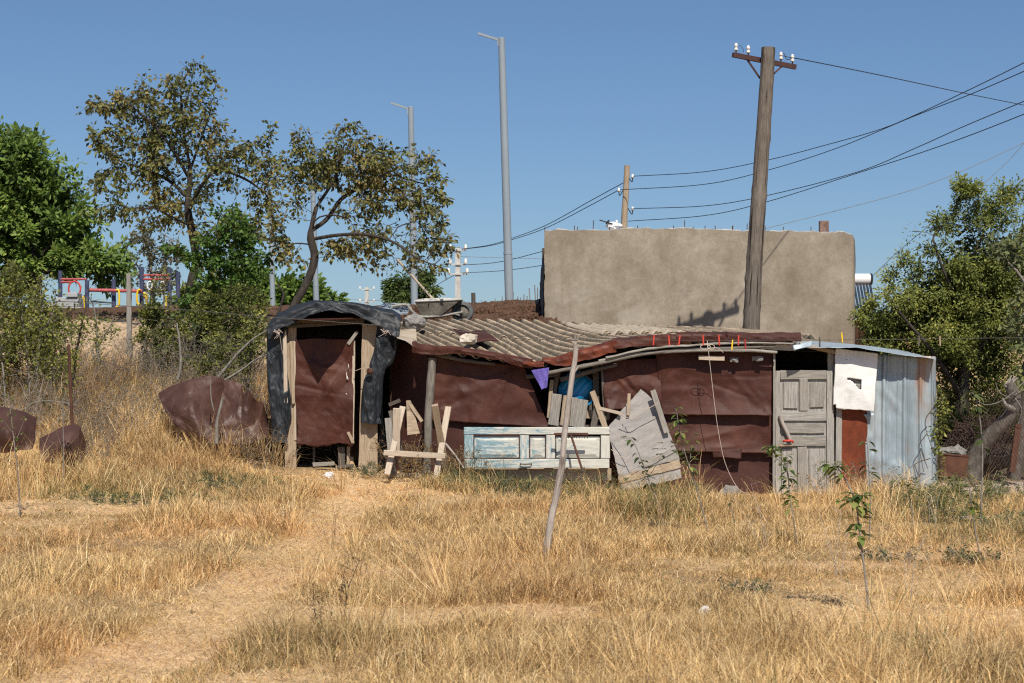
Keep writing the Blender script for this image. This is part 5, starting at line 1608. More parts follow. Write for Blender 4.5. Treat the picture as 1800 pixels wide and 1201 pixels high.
# grey plastic sheet behind the outhouse roof
G = crumple(quadgrid([P(640, 542, 33.6), P(722, 536, 33.6), P(716, 552, 32.7), P(632, 558, 32.7)], 30, 16), .03, 55, out=(0, 0, 1))
single('plastic_sheet', MB().grid(G), 'lamp', 'pale grey plastic sheet lying on the mound between outhouse and wheelbarrow', 'sheet')

# ================================================================== outdoor gym on the plateau
YG = 46.0
gy = thing('exercise_frame', 'blue, red and yellow outdoor exercise frame on the dirt plateau', 'exercise frame', P(200, 548, YG), None)
for (x, yt, yb, Y) in ((106, 476, 525, YG + 2.0), (153, 493, 560, YG - .3), (200, 491, 555, YG), (249, 470, 552, YG), (298, 471, 552, YG + .5), (313, 478, 552, YG + 2.5)):
    MB().tube([P(x, yb, Y), P(x, yt, Y)], .055, 12).build('upright', M['playblue'], gy)
for (a, b3, c_, d, Y, r_) in ((107, 491, 152, 491, YG + 1, .028), (107, 496, 126, 496, YG + 1, .028), (154, 510, 250, 512, YG - .2, .045), (250, 484, 298, 484, YG, .03), (250, 491, 298, 491, YG, .03)):
    MB().tube([P(a, b3, Y), P(c_, d, Y)], r_, 10).build('bar', M['playred'], gy)
MB().tube([P(160, 530, YG), P(200, 533, YG)], .02, 8).build('bar', M['greywire'], gy)
a = np.linspace(0, 2 * math.pi, 28)
MB().tube(P(131, 508, YG + .6) + np.stack([np.cos(a) * .15, 0 * a, np.sin(a) * .19], 1), .022, 8).build('ring', M['red'], gy)
for i, pts in enumerate(([(145, 548), (145, 527), (148, 521), (152, 521)], [(204, 510), (209, 512), (209, 536), (203, 541)], [(247, 509), (242, 512), (241, 530), (248, 539)], [(252, 515), (258, 518), (259, 526)], [(252, 520), (256, 522), (259, 540), (259, 548)], [(148, 548), (148, 530), (152, 524)], [(292, 520), (292, 545)])):
    MB().tube(curve([P(x, y, YG - .3) for x, y in pts], 12), .026, 8).build('handle', M['yellow'], gy)
for x in (263, 286):
    MB().tube([P(x, 490, YG), P(x, 496, YG)], .01, 5).build('strap', M['paper'], gy)
    MB().tube(P(x, 502, YG) + np.stack([np.cos(a) * .06, 0 * a, np.sin(a) * .10], 1), .02, 6).build('gym_ring', M['paper'], gy)
# paving slabs stacked
for i, (x0, x1, y0, y1, d, lab) in enumerate(((76, 142, 540, 548, 0, 'lowest grey paving slab of the stack left of the exercise frame'), (76, 139, 531.5, 539.5, .02, 'third grey paving slab from the top of the stack'), (98, 138, 523, 531, .05, 'second grey paving slab from the top of the stack'), (116, 136, 514.5, 522.5, .0, 'topmost grey paving slab of the stack'))):
    b0, b1 = P(x0, y1, 44 + d), P(x1, y0, 44 + d)
    mb = MB().box((b0 + b1) / 2 + (0, .25, 0), (b1[0] - b0[0], .5, b1[2] - b0[2]))
    single('paving_slab', mb, 'slab', lab, 'paving slab', 'stacked paving slabs', bevel=.01)
single('marker_stake', MB().tube([P(63, 532, 43), P(65, 512, 43)], .02, 6), 'paper', 'white stake standing among the shrubs left of the paving slabs', 'stake')

# ================================================================== left bank odds
single('fence_post', MB().board(P(228, 665, 32.6), P(226.5, 481, 32.6), .095, .08, w1=.075, jit=.006, nseg=14, seed=3), 'greywood', 'grey square wooden post standing on the sandy bank', 'post', bevel=.006)
mb = MB()
mb.tube(curve([P(127, 748, 25.3), P(124, 680, 25.3), P(121, 606, 25.3)], 12), .022, 7)
single('rusty_post', mb, 'rust', 'thin rusty iron post behind the curved brown sheet', 'post')
mb = MB()
c = P(196, 648, 31.2)
d = np.array((.38, .1, -.13))
pts = np.array([c - d * .55, c, c + d * .6])
lg = mb.tube(pts, [.085, .08, .075], 12, jit=.12, seed=5)
lo = single('log', lg, 'logbark', 'short cut log lying at the bottom of the sandy bank', 'log')
MB().lathe(pts[0] - d * .012, -d, [(0, .078), (.004, .05), (.005, 0)], 12).build('cut_end', M['fleshwood'], lo)
# chain link fence between the posts
def chainlink(A, B, h, pitch, r_, name, lab, mat='greywire', sag=.05):
    A, B = np.asarray(A, float), np.asarray(B, float)
    L_ = np.linalg.norm(B - A)
    n_ = int(L_ / pitch)
    m_ = int(h / pitch)
    mb_ = MB()
    for sg in (0, 1):
        for k_ in range(-m_, n_):
            pts_ = []
            for j in range(m_ + 1):
                kk = k_ + j if sg == 0 else n_ - 1 - k_ - j
                if 0 <= kk <= n_:
                    f = kk / n_
                    pts_.append(A + (B - A) * f + (0, .012 * (sg * 2 - 1), h * j / m_ - sag * math.sin(f * math.pi)))
            if len(pts_) > 1:
                mb_.tube(pts_, r_, 3, cap=False)
    o_ = mb_.build(name, M[mat], None)
    V_ = o_
    return tag(o_, lab, 'fence')
chainlink(P(126, 800, 25.3), P(232, 690, 30.5), 1.05, .12, .0016, 'wire_fence', 'sagging chain link fence in the tall straw by the rusty post', 'meshrust')
# ================================================================== vegetation
def leafmesh(p, d, size, col, rs, fold=.25, width=.55, face=0.0):
    """p: base points, d: directions, one folded diamond leaf each"""
    n = len(p)
    d = d / (np.linalg.norm(d, axis=1)[:, None] + 1e-9)
    rnd = rs.normal(size=(n, 3)) * (1 - .55 * min(face, 1)) + face * np.array((SUN.x, SUN.y, SUN.z)) * 1.5
    s = np.cross(d, rnd)
    s /= np.linalg.norm(s, axis=1)[:, None] + 1e-9
    nn = np.cross(d, s)
    sz = size[:, None]
    tip = p + d * sz
    mid = p + d * sz * .45
    w_ = sz * width * .5
    a = mid + s * w_ + nn * sz * fold * .3
    b_ = mid - s * w_ + nn * sz * fold * .3
    V = np.stack([p, a, tip, b_], 1).reshape(-1, 3)
    k = np.arange(n)[:, None] * 4
    T = np.concatenate([k + np.array([[0, 1, 2]]), k + np.array([[0, 2, 3]])])
    C = np.repeat(col, 4, 0)
    return V, T, C


def palette(cols, wts, n, rs, var=.18, clump=None):
    c = np.array(cols, float)
    w_ = np.array(wts, float)
    cw = np.cumsum(w_ / w_.sum())
    u = rs.rand(n)
    if clump is not None:
        u = np.clip(u * .65 + .35 * np.clip(.5 + clump * 1.1, 0, 1), 0, .9999)
    i = np.searchsorted(cw, u)
    return c[np.clip(i, 0, len(c) - 1)] * (1 + var * rs.normal(size=(n, 1))).clip(.4, 1.8)


def colonize(limbs, attr, step, di, dk, seed, trop=(0, 0, .0), maxn=6000, jit=.25, iters=160):
    rs = np.random.RandomState(seed)
    pts, par = [], []
    for lm in limbs:
        base = len(pts)
        # attach to the nearest existing node
        pa = -1
        if pts:
            dd = ((np.array(pts) - lm[0]) ** 2).sum(1)
            j = int(dd.argmin())
            if dd[j] < (.35) ** 2:
                pa = j
        L = np.concatenate([[0], np.cumsum(np.linalg.norm(np.diff(lm, axis=0), axis=1))])
        m_ = max(2, int(L[-1] / step) + 1)
        tt = np.linspace(0, L[-1], m_)
        q = np.stack([np.interp(tt, L, lm[:, k]) for k in range(3)], 1)
        for k, p_ in enumerate(q):
            pts.append(p_)
            par.append(pa if k == 0 else len(pts) - 2)
    A = np.array(attr)
    alive = np.ones(len(A), bool)
    trop = np.array(trop)
    near = np.full(len(A), -1)
    nd2 = np.full(len(A), 1e9)
    P_ = np.array(pts)
    for i0 in range(len(P_)):
        d2 = ((A - P_[i0]) ** 2).sum(1)
        m_ = d2 < nd2
        nd2[m_] = d2[m_]; near[m_] = i0
    for it in range(iters):
        act = alive & (nd2 < di * di)
        if not act.any() or len(pts) > maxn:
            break
        idx = np.nonzero(act)[0]
        acc = {}
        for a_ in idx:
            v = A[a_] - pts[near[a_]]
            acc.setdefault(near[a_], []).append(v / (np.linalg.norm(v) + 1e-6))
        new = []
        for n_, vs in acc.items():
            v = np.mean(vs, 0)
            v = v / (np.linalg.norm(v) + 1e-6) + trop + jit * rs.normal(size=3)
            v /= np.linalg.norm(v) + 1e-6
            new.append((n_, pts[n_] + v * step))
        for n_, p_ in new:
            pts.append(p_); par.append(n_)
            i0 = len(pts) - 1
            d2 = ((A - p_) ** 2).sum(1)
            m_ = d2 < nd2
            nd2[m_] = d2[m_]; near[m_] = i0
        alive &= nd2 > dk * dk
    return np.array(pts), np.array(par)


def tree(name, lab, cat, limbs, blobs, Y, na, leaf, seed, base_r, step=.14, bark='bark', r0=.0045, trop=(0, 0, .05), group=None, depth=.8, kill=1.6, reach=7, sparse=0, twig=.10, sides=6,
         cmul=1.0, fill=1.0):
    """limbs: polylines of (px, py, dY); blobs: (px, py, rx, ry, weight)"""
    rs = np.random.RandomState(seed)
    s = Y / F
    lm = [curve([P(a, b_, Y + c) for a, b_, c in l], max(6, 6 * len(l))) for l in limbs]
    tot = sum(b_[2] * b_[3] * (b_[4] if len(b_) > 4 else 1) for b_ in blobs)
    A = []
    for b_ in blobs:
        k = int(na * b_[2] * b_[3] * (b_[4] if len(b_) > 4 else 1) / tot)
        v = rs.normal(size=(k, 3))
        v /= np.linalg.norm(v, axis=1)[:, None]
        v *= rs.rand(k, 1) ** (1 / 2.6)
        c = P(b_[0], b_[1], Y + (b_[5] if len(b_) > 5 else 0))
        rd = min(b_[2], b_[3]) if b_[2] > b_[3] * 2 else (b_[2] + b_[3]) / 2
        A.append(c + v * np.array((b_[2] * s, rd * s * depth, b_[3] * s)))
    A = np.concatenate(A)
    # thin out: noisy gaps
    keep = fbm(A * 1.4, 2, seed) > -.35 + sparse
    A = A[keep]
    pts, par = colonize(lm, A, step, reach * step, kill * step, seed, trop)
    n = len(pts)
    ch = np.zeros(n, int)
    for i in range(n):
        if par[i] >= 0: ch[par[i]] += 1
    tips = np.zeros(n)
    kids = [[] for _ in range(n)]
    for i in range(n):
        if par[i] >= 0: kids[par[i]].append(i)
    order = []
    stack = [i for i in range(n) if par[i] < 0]
    while stack:
        i = stack.pop(); order.append(i); stack.extend(kids[i])
    for i in reversed(order):
        tips[i] = max(1, sum(tips[k] for k in kids[i]))
    roots = [i for i in range(n) if par[i] < 0]
    mx = max(tips[i] for i in roots)
    e = math.log(max(mx, 2)) / math.log(base_r / r0)
    rad = r0 * tips ** (1 / e)
    root = thing(name, lab, cat, lm[0][0], group)
    mb = MB()
    done = np.zeros(n, bool)
    starts = [(i, None) for i in roots]
    while starts:
        i, pr = starts.pop()
        chain = [pr] if pr is not None else []
        cur = i
        while True:
            chain.append(cur)
            if not kids[cur]: break
            ks = sorted(kids[cur], key=lambda k: -tips[k])
            for k in ks[1:]:
                starts.append((k, cur))
            cur = ks[0]
        if len(chain) >= 2:
            rr = rad[chain].copy()
            if pr is not None: rr[0] = min(rr[0], rr[1] * 1.15)
            pp = pts[chain]
            big = rr[-1 if pr is None else 1] 
            mb.tube(pp, rr, sides if rr.max() > .03 else 4, cap=False, jit=.12 if rr.max() > .03 else 0, seed=seed)
    thin = np.nonzero(rad < leaf.get('rmax', r0 * 3.2))[0]
    nl = int(leaf['n'])
    if leaf.get('w') is not None:
        pass
    wsel = np.ones(len(thin))
    wsel *= np.clip(.55 + 1.5 * fbm(pts[thin] * leaf.get('cs', 1.3), 3, seed + 3), .03, 2)
    if leaf.get('bias') is not None:
        wsel *= leaf['bias'](pts[thin])
    src = thin[np.searchsorted(np.cumsum(wsel / wsel.sum()), rs.rand(nl)).clip(0, len(thin) - 1)]
    pd = pts[src] - pts[np.maximum(par[src], 0)]
    pd /= np.linalg.norm(pd, axis=1)[:, None] + 1e-6
    off = rs.normal(size=(nl, 3)); off /= np.linalg.norm(off, axis=1)[:, None]
    tw = twig * rs.rand(nl, 1)
    base = pts[src] + (off * .8 + pd * .5) * tw
    # fine twigs to some of the leaf bases
    tk = np.nonzero(rs.rand(nl) < leaf.get('twigs', .1))[0][:5000]
    for k in tk:
        if tw[k, 0] > .03:
            mb.tube([pts[src[k]], pts[src[k]] * .5 + base[k] * .5 + (0, 0, .01), base[k]], r0 * .5, 3, cap=False)
    mb.build('trunk', M[bark], root)
    d = off + pd * .4 + np.array((0, 0, -leaf.get('droop', .6))) + .3 * rs.normal(size=(nl, 3))
    size = leaf['size'] * rs.uniform(.6, 1.25, nl)
    col = palette(leaf['cols'], leaf['wts'], nl, rs, leaf.get('var', .2), fbm(base * 1.1, 2, seed + 9))
    V, T, C = leafmesh(base, d, size, col, rs, leaf.get('fold', .3), leaf.get('width', .6), leaf.get('face', .45))
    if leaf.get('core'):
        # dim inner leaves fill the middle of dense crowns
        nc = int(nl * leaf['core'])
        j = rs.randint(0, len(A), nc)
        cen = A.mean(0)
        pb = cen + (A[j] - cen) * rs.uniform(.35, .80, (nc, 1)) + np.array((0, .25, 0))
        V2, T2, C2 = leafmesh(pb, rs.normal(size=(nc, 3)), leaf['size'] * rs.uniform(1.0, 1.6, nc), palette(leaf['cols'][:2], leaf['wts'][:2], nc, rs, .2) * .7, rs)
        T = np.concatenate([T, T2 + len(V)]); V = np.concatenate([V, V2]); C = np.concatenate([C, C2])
    link_mesh('crown', V, [T], M['leaf'], root, None, C)
    return root


OLIVE = [(.09, .105, .036), (.155, .17, .052), (.225, .215, .068), (.265, .20, .075), (.34, .27, .10), (.45, .39, .14)]
OLW = [2.6, 3.4, 3.0, 1.2, 1.0, .6]
GREEN = [(.065, .105, .024), (.12, .195, .038), (.19, .28, .055), (.28, .36, .08), (.40, .43, .12)]
GRW = [2, 3, 3, 1.6, .6]
YGREEN = [(.07, .088, .026), (.15, .172, .04), (.25, .265, .06), (.37, .36, .085), (.50, .45, .13)]
YGW = [2, 3, 3, 1.8, .8]
PGREEN = [(.063, .087, .024), (.138, .172, .038), (.235, .262, .058), (.35, .36, .083), (.49, .455, .125)]
DULL = [(.05, .055, .025), (.09, .09, .035), (.15, .13, .05), (.20, .15, .07)]

# big fruit tree, left
tree('fruit_tree', 'tall brown leaved fruit tree with an upright crown on the left bank', 'tree',
     [[(318, 600, 0), (326, 545, 0), (338, 490, 0), (345, 455, .1), (338, 410, .1), (330, 365, 0), (334, 300, 0), (322, 230, 0), (318, 170, 0)],
      [(332, 372, 0), (352, 330, -.3), (385, 290, -.3), (420, 262, -.4)], [(332, 350, 0), (300, 320, .2), (262, 300, .3), (215, 285, .4)], [(330, 310, 0), (305, 265, -.3), (270, 220, -.4), (235, 190, -.4)],
      [(334, 300, 0), (355, 240, .3), (372, 190, .4)], [(338, 400, .1), (300, 380, -.4), (265, 365, -.6), (240, 372, -.6)], [(345, 455, 0), (372, 420, .3), (400, 390, .4)],
      [(398, 300, -.3), (440, 320, 0), (470, 345, .1)]],
     [(310, 215, 85, 95, 1.0), (235, 200, 55, 55, .8), (345, 150, 55, 50, .8), (225, 265, 65, 65, .9), (210, 325, 55, 45, .7), (330, 300, 90, 90, .8), (410, 270, 65, 40, .9), (450, 290, 45, 60, .9),
      (300, 365, 65, 50, .7), (395, 345, 60, 45, .6), (165, 190, 26, 18, .7), (480, 215, 14, 12, .5), (460, 340, 35, 45, .6), (240, 385, 40, 25, .4), (175, 240, 24, 22, .5), (335, 115, 16, 18, 1), (258, 140, 24, 18, .7), (385, 160, 16, 18, .7), (375, 430, 50, 50, .6), (420, 400, 50, 50, .6), (200, 370, 45, 25, .35)],
     34.0, 2900, dict(n=9000, size=.098, cols=OLIVE, wts=OLW, rmax=.012, droop=.75, width=.58, cs=2.0, twigs=.7), 401, .085, step=.12, trop=(0, 0, .03), twig=.15, sparse=0)
# right fruit tree
tree('fruit_tree', 'spreading brown leaved fruit tree with a leaning bare trunk behind the outhouse', 'tree',
     [[(506, 572, 0), (516, 540, 0), (535, 505, 0), (548, 475, 0), (553, 448, 0), (546, 420, 0), (548, 395, 0), (556, 365, 0)],
      [(547, 412, 0), (556, 385, -.1), (585, 378, -.2), (612, 384, -.3), (600, 380, -.2)], [(548, 405, 0), (575, 385, .2), (600, 350, .3), (640, 325, .3), (690, 300, .3)],
      [(553, 420, 0), (590, 414, -.3), (640, 412, -.5), (690, 425, -.6), (735, 455, -.7), (775, 470, -.7)], [(556, 365, 0), (545, 330, .1), (530, 290, .2), (528, 250, .2)], [(556, 365, 0), (590, 310, 0), (605, 255, 0)],
      [(546, 430, 0), (520, 428, .2), (490, 435, .3)]],
     [(600, 290, 70, 60, 1), (680, 300, 70, 50, 1), (560, 300, 50, 60, .8), (640, 350, 80, 45, 1), (720, 350, 55, 45, 1), (745, 400, 40, 50, .7), (680, 400, 70, 35, .7), (605, 235, 26, 28, .9), (535, 245, 30, 26, .6),
      (755, 300, 26, 18, .5), (770, 440, 26, 45, .5), (640, 440, 50, 25, .35), (720, 460, 45, 30, .35), (765, 270, 14, 10, .5), (525, 350, 22, 30, .5), (580, 445, 25, 18, .3), (625, 225, 14, 14, .7), (500, 445, 22, 25, .35), (770, 350, 28, 40, .5), (780, 440, 20, 60, .4), (505, 310, 30, 50, .6), (485, 380, 25, 40, .5), (690, 460, 60, 30, .3)],
     33.0, 2600, dict(n=7600, size=.096, cols=OLIVE, wts=[1.6, 3.2, 3.2, 1.5, 1.2, .8], rmax=.011, droop=.75, width=.56, cs=2.0, twigs=.7), 402, .078, step=.115, trop=(.02, 0, .0), twig=.15, sparse=0)
# walnut, far left
tree('walnut_tree', 'dense bright green leafy tree filling the left edge', 'tree',
     [[(60, 560, 0), (62, 480, 0), (55, 400, 0), (45, 320, 0)], [(60, 460, 0), (110, 410, -.4), (150, 370, -.5)], [(58, 430, 0), (10, 380, .3), (-30, 340, .3)], [(62, 480, 0), (130, 470, -.5), (190, 455, -.5)]],
     [(25, 290, 70, 75, 1), (95, 330, 60, 60, 1), (30, 380, 90, 80, 1), (130, 390, 55, 50, 1), (110, 450, 80, 50, 1), (195, 465, 45, 35, .9), (20, 470, 70, 50, 1), (100, 272, 16, 16, .6), (165, 400, 25, 30, .8), (-40, 380, 60, 130, 1), (205, 440, 20, 18, .5), (60, 250, 18, 18, .6)],
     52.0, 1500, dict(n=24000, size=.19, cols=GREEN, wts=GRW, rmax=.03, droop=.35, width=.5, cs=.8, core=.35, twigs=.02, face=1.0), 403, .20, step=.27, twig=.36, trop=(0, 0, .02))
# low green scrub in front of the walnut, on the left bank
tree('shrub', 'loose yellow green shrub on the left bank below the paving slabs', 'shrub',
     [[(85, 720, 0), (82, 650, 0), (75, 590, 0)], [(70, 720, .2), (62, 640, .2), (50, 590, .2)], [(105, 720, -.2), (104, 650, -.2), (110, 580, -.2)], [(40, 720, .3), (30, 640, .3), (20, 560, .3)]],
     [(70, 575, 55, 55, 1), (60, 690, 60, 40, .5), (110, 670, 30, 40, .5), (20, 560, 50, 70, 1), (110, 590, 32, 50, .8), (20, 640, 45, 50, .6), (75, 650, 40, 40, .5)], 30.0, 900, dict(n=9500, size=.058, cols=YGREEN, wts=[1, 2.5, 3, 2, 1], rmax=.03, droop=.2, width=.62, twigs=.1), 404, .03, step=.11, twig=.14, bark='greybark')
tree('sapling_tree', 'thin leaning dark stemmed sapling behind the rusty post', 'tree', [[(126, 690, 0), (133, 630, 0), (142, 580, 0), (152, 540, 0)], [(142, 585, 0), (120, 560, 0)], [(136, 620, 0), (115, 640, .1)]],
     [(140, 560, 26, 40, 1), (120, 640, 22, 28, .7), (150, 520, 18, 26, .8)], 28.0, 180, dict(n=520, size=.055, cols=YGREEN, wts=YGW, rmax=.03, droop=.2, width=.6), 405, .022, step=.09, twig=.11)
tree('shrub', 'dark green wild shrub below the tall fruit tree, yellowing in places', 'shrub',
     [[(330, 690, 0), (325, 630, 0), (318, 570, 0)], [(300, 690, .2), (285, 630, .2), (270, 580, .2)], [(370, 690, .1), (375, 620, .1), (370, 560, .1)], [(410, 680, .2), (425, 620, .2), (430, 570, .2)]],
     [(300, 590, 60, 60, 1), (365, 570, 60, 70, 1), (425, 560, 45, 70, .9), (330, 640, 60, 40, .9), (270, 560, 28, 40, .6), (400, 630, 50, 35, .6), (455, 590, 22, 50, .6), (290, 650, 30, 40, .5), (350, 660, 60, 25, .6)], 31.5, 1500, dict(n=15000, size=.056, cols=YGREEN, wts=[3, 3, 2, 1.1, .7], rmax=.03, droop=.2, width=.62, core=.2, twigs=.1), 406, .03, step=.12, twig=.14)
tree('vine', 'bright green climbing vine in the lower crown of the tall fruit tree', 'vine', [[(392, 600, 0), (388, 520, 0), (385, 450, 0), (380, 400, 0)], [(388, 500, 0), (410, 460, 0), (430, 430, 0)]],
     [(395, 400, 50, 40, 1), (375, 440, 45, 50, .8), (425, 440, 35, 50, .9), (390, 500, 60, 50, .8), (450, 480, 28, 55, .7), (300, 440, 14, 22, .3), (350, 540, 50, 40, .7)], 33.4, 900, dict(n=5600, size=.08, cols=[(.04, .09, .018), (.085, .16, .03), (.14, .23, .045), (.17, .17, .05)], wts=[2, 3, 2, 1], rmax=.03, droop=.6, width=.75, twigs=.15), 407, .03, step=.11, twig=.12)
tree('sparse_tree', 'thin half bare greyish tree far behind the exercise frame', 'tree', [[(268, 560, 0), (268, 500, 0), (262, 450, 0), (258, 420, 0)], [(268, 510, 0), (290, 460, 0), (300, 420, 0)], [(267, 520, 0), (235, 470, 0), (220, 430, 0)]],
     [(265, 440, 50, 45, 1), (225, 450, 22, 40, .6), (300, 450, 25, 45, .6), (265, 495, 55, 30, .6)], 66.0, 900, dict(n=2200, size=.13, cols=[(.12, .115, .06), (.17, .15, .07), (.2, .19, .11)], wts=[2, 2, 1], rmax=.03, droop=.3), 408, .11, step=.22, bark='greybark', r0=.013, twig=.2)
# far trees on the skyline
tree('far_tree', 'round dark green tree on the skyline behind the outhouse roof', 'tree', [[(520, 575, 0), (520, 540, 0), (518, 510, 0)]], [(500, 515, 50, 38, 1), (550, 520, 40, 32, 1), (455, 510, 40, 45, 1), (585, 530, 14, 12, .5)], 82.0, 500,
     dict(n=5200, size=.30, cols=GREEN, wts=GRW, rmax=.05, droop=.3, core=.4), 409, .15, step=.4, twig=.5, r0=.012)
tree('far_tree', 'feathery light green willow on the skyline left of the concrete pole', 'tree', [[(718, 570, 0), (720, 540, 0), (722, 510, 0)]], [(715, 515, 36, 36, 1), (745, 510, 22, 36, .8), (700, 530, 24, 24, .8), (690, 545, 12, 8, .4)], 90.0, 420,
     dict(n=4600, size=.26, cols=[(.05, .08, .02), (.09, .13, .035), (.14, .19, .05), (.2, .24, .08)], wts=[2, 3, 3, 1], rmax=.05, droop=.9, width=.35, core=.3), 410, .15, step=.4, twig=.5, r0=.012)
tree('far_tree', 'low green tree on the skyline behind the wild shrub', 'tree', [[(410, 575, 0), (410, 540, 0), (410, 520, 0)]], [(400, 520, 50, 45, 1), (350, 535, 50, 30, 1)], 84.0, 300, dict(n=3000, size=.32, cols=YGREEN, wts=YGW, rmax=.05, droop=.3, core=.3), 411, .15, step=.4, twig=.5, r0=.012)

# right hand trees
tree('plum_tree', 'big yellow green tree crowding the right edge behind the shed', 'tree',
     [[(1690, 850, 0), (1690, 760, 0), (1695, 660, 0), (1700, 560, 0), (1712, 450, 0)], [(1692, 700, 0), (1640, 620, -.4), (1590, 560, -.5), (1560, 520, -.5)], [(1696, 640, 0), (1760, 560, .2), (1800, 480, .3)], [(1700, 560, 0), (1660, 480, -.3), (1640, 420, -.3)]],
     [(1700, 560, 110, 100, 1), (1740, 430, 85, 75, 1), (1620, 580, 75, 85, 1), (1570, 620, 45, 55, .9), (1660, 480, 60, 60, .9), (1790, 520, 70, 130, 1), (1700, 660, 120, 50, .9), (1715, 365, 40, 40, .8), (1692, 335, 18, 26, .6), (1770, 370, 40, 45, .8), (1590, 470, 28, 30, .5), (1560, 480, 16, 12, .4), (1540, 575, 24, 45, .5), (1600, 430, 12, 24, .3), (1720, 680, 110, 45, .9), (1670, 640, 70, 40, .9), (1760, 640, 60, 50, .9), (1690, 725, 60, 35, .8), (1770, 720, 50, 40, .7), (1640, 500, 50, 50, .8), (1760, 480, 60, 60, .9), (1800, 345, 24, 30, .6), (1535, 520, 16, 24, .6), (1530, 580, 22, 40, .9), (1560, 560, 40, 50, .9), (1600, 520, 50, 40, .8), (1660, 400, 30, 40, .6), (1640, 440, 30, 30, .6)],
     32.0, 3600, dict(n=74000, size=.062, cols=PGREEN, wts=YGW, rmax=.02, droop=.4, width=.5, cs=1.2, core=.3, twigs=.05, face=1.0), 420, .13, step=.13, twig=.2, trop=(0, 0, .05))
tree('fruit_tree', 'broad leaved fruit tree reaching in from the right edge in front of the plum tree', 'tree',
     [[(1840, 860, 0), (1838, 700, 0), (1835, 560, 0), (1828, 470, 0)], [(1835, 560, 0), (1790, 480, -.1), (1745, 440, -.1)], [(1838, 640, 0), (1800, 600, 0), (1780, 580, 0)]],
     [(1780, 450, 45, 40, 1), (1810, 560, 45, 70, 1), (1800, 640, 30, 40, .5), (1750, 430, 26, 16, .4), (1850, 450, 40, 100, 1)], 29.5, 420, dict(n=1500, size=.105, cols=[(.08, .10, .04), (.14, .165, .065), (.23, .24, .10), (.30, .20, .08)], wts=[2, 3, 2, 1], rmax=.02, droop=.5, width=.65, face=.9), 421, .08, step=.12, twig=.14, bark='greybark')
tree('hedge', 'dark tangled hedge added as a shade backdrop behind the rusty mesh', 'hedge', [[(1700, 860, 0), (1700, 780, 0)], [(1760, 860, 0), (1765, 780, 0)], [(1650, 860, 0), (1652, 780, 0)], [(1830, 860, 0), (1830, 780, 0)]],  # added dark backdrop standing in for the shade below the crown
     [(1700, 770, 90, 70, 1), (1790, 760, 80, 90, 1), (1650, 740, 40, 80, 1)], 34.5, 500, dict(n=6500, size=.09, cols=[(.04, .05, .02), (.08, .085, .03), (.13, .12, .05)], wts=[2, 2, 1], rmax=.05, droop=.3, core=.4), 422, .05, step=.16, twig=.25)
tree('shrub', 'small leafy bush climbing the right corner of the galvanised sheet', 'shrub', [[(1654, 850, 0), (1650, 780, 0), (1652, 720, 0), (1655, 690, 0)]], [(1655, 720, 14, 26, 1), (1650, 765, 12, 26, .8)], 26.9, 120, dict(n=380, size=.06, cols=YGREEN, wts=[1, 2, 3, 2, 1], rmax=.05, droop=.4, width=.6), 423, .012, step=.06, twig=.08)

# broken leaning trunk, second trunk, mesh pile, rusty box on the right
tk = thing('broken_trunk', 'bare leaning tree trunk with a splintered top at the right edge', 'tree trunk', P(1708, 845, 28.6))
pts = curve([P(1706, 848, 28.6), P(1716, 802, 28.6), P(1742, 765, 28.5), P(1772, 735, 28.4), P(1783, 705, 28.4), P(1778, 684, 28.4), P(1772, 673, 28.4)], 50)
mb = MB().tube(pts, [.15, .125, .11, .105, .095, .08], 16, jit=.14, seed=71)
mb.build('trunk', M['trunkgrey'], tk)
mb = MB()
rs_ = random.Random(3)
for k in range(9):
    a = pts[-1] + np.array((rs_.uniform(-.06, .06), rs_.uniform(-.05, .05), 0))
    mb.board(a - (0.03, 0, .06), a + (rs_.uniform(.02, .16), 0, rs_.uniform(.03, .12)), .03, .015, w1=.005)
mb.build('splintered_top', M['stickwood'], tk)
mb = MB()
mb.tube(curve([P(1781, 720, 28.3), P(1768, 712, 28.2), P(1762, 700, 28.2)], 8), [.05, .02], 7)
for pts2 in ([(1782, 690), (1760, 705), (1735, 712), (1718, 705)], [(1783, 690), (1800, 672), (1815, 668)], [(1776, 700), (1757, 690), (1750, 672)], [(1784, 695), (1800, 685), (1820, 690)], [(1784, 700), (1796, 720), (1790, 745)]):
    mb.tube(curve([P(a, b_, 28.2) for a, b_ in pts2], 14), [.012, .004], 5)
mb.build('dead_branch', M['greybark'], tk)
single('tree_trunk', MB().tube(curve([P(1782, 842, 29.0), P(1790, 790, 29.0), P(1800, 740, 29.0), P(1806, 690, 29.0)], 20), [.12, .09], 12, jit=.15, seed=72), 'trunkgrey', 'second thicker bare trunk at the very right edge', 'tree trunk')
single('rusty_post', MB().board(P(1779, 830, 28.7), P(1790, 745, 28.7), .09, .05), 'rust', 'rusty iron post leaning between the two bare trunks', 'post')
mp = thing('wire_mesh_pile', 'big heap of rusty wire mesh lying behind the rusty tub', 'wire mesh', P(1710, 800, 29.8))
rs_ = np.random.RandomState(8)
mb = MB()
cen = P(1712, 770, 29.8)
for k in range(230):
    th = rs_.uniform(0, 2 * math.pi); el = rs_.uniform(-.1, 1.5)
    c = cen + np.array((math.cos(th) * math.cos(el) * .58 + .1, math.sin(th) * math.cos(el) * .45, math.sin(el) * .45 - .2)) * rs_.uniform(.75, 1)
    d1 = rs_.normal(size=3); d2 = rs_.normal(size=3)
    L = rs_.uniform(.08, .2)
    mb.tube(curve([c - d1 * L, c + d2 * .04, c + d1 * L], 6), .006, 4, cap=False)
mb.build('mesh', M['meshrust'], mp)
single('rubble', MB().rock(cen + (0, .35, -.25), (.6, .3, .42), 91, 12, 1.5), 'soilshade', 'dark heap of earth under the rusty wire mesh', 'rubble')
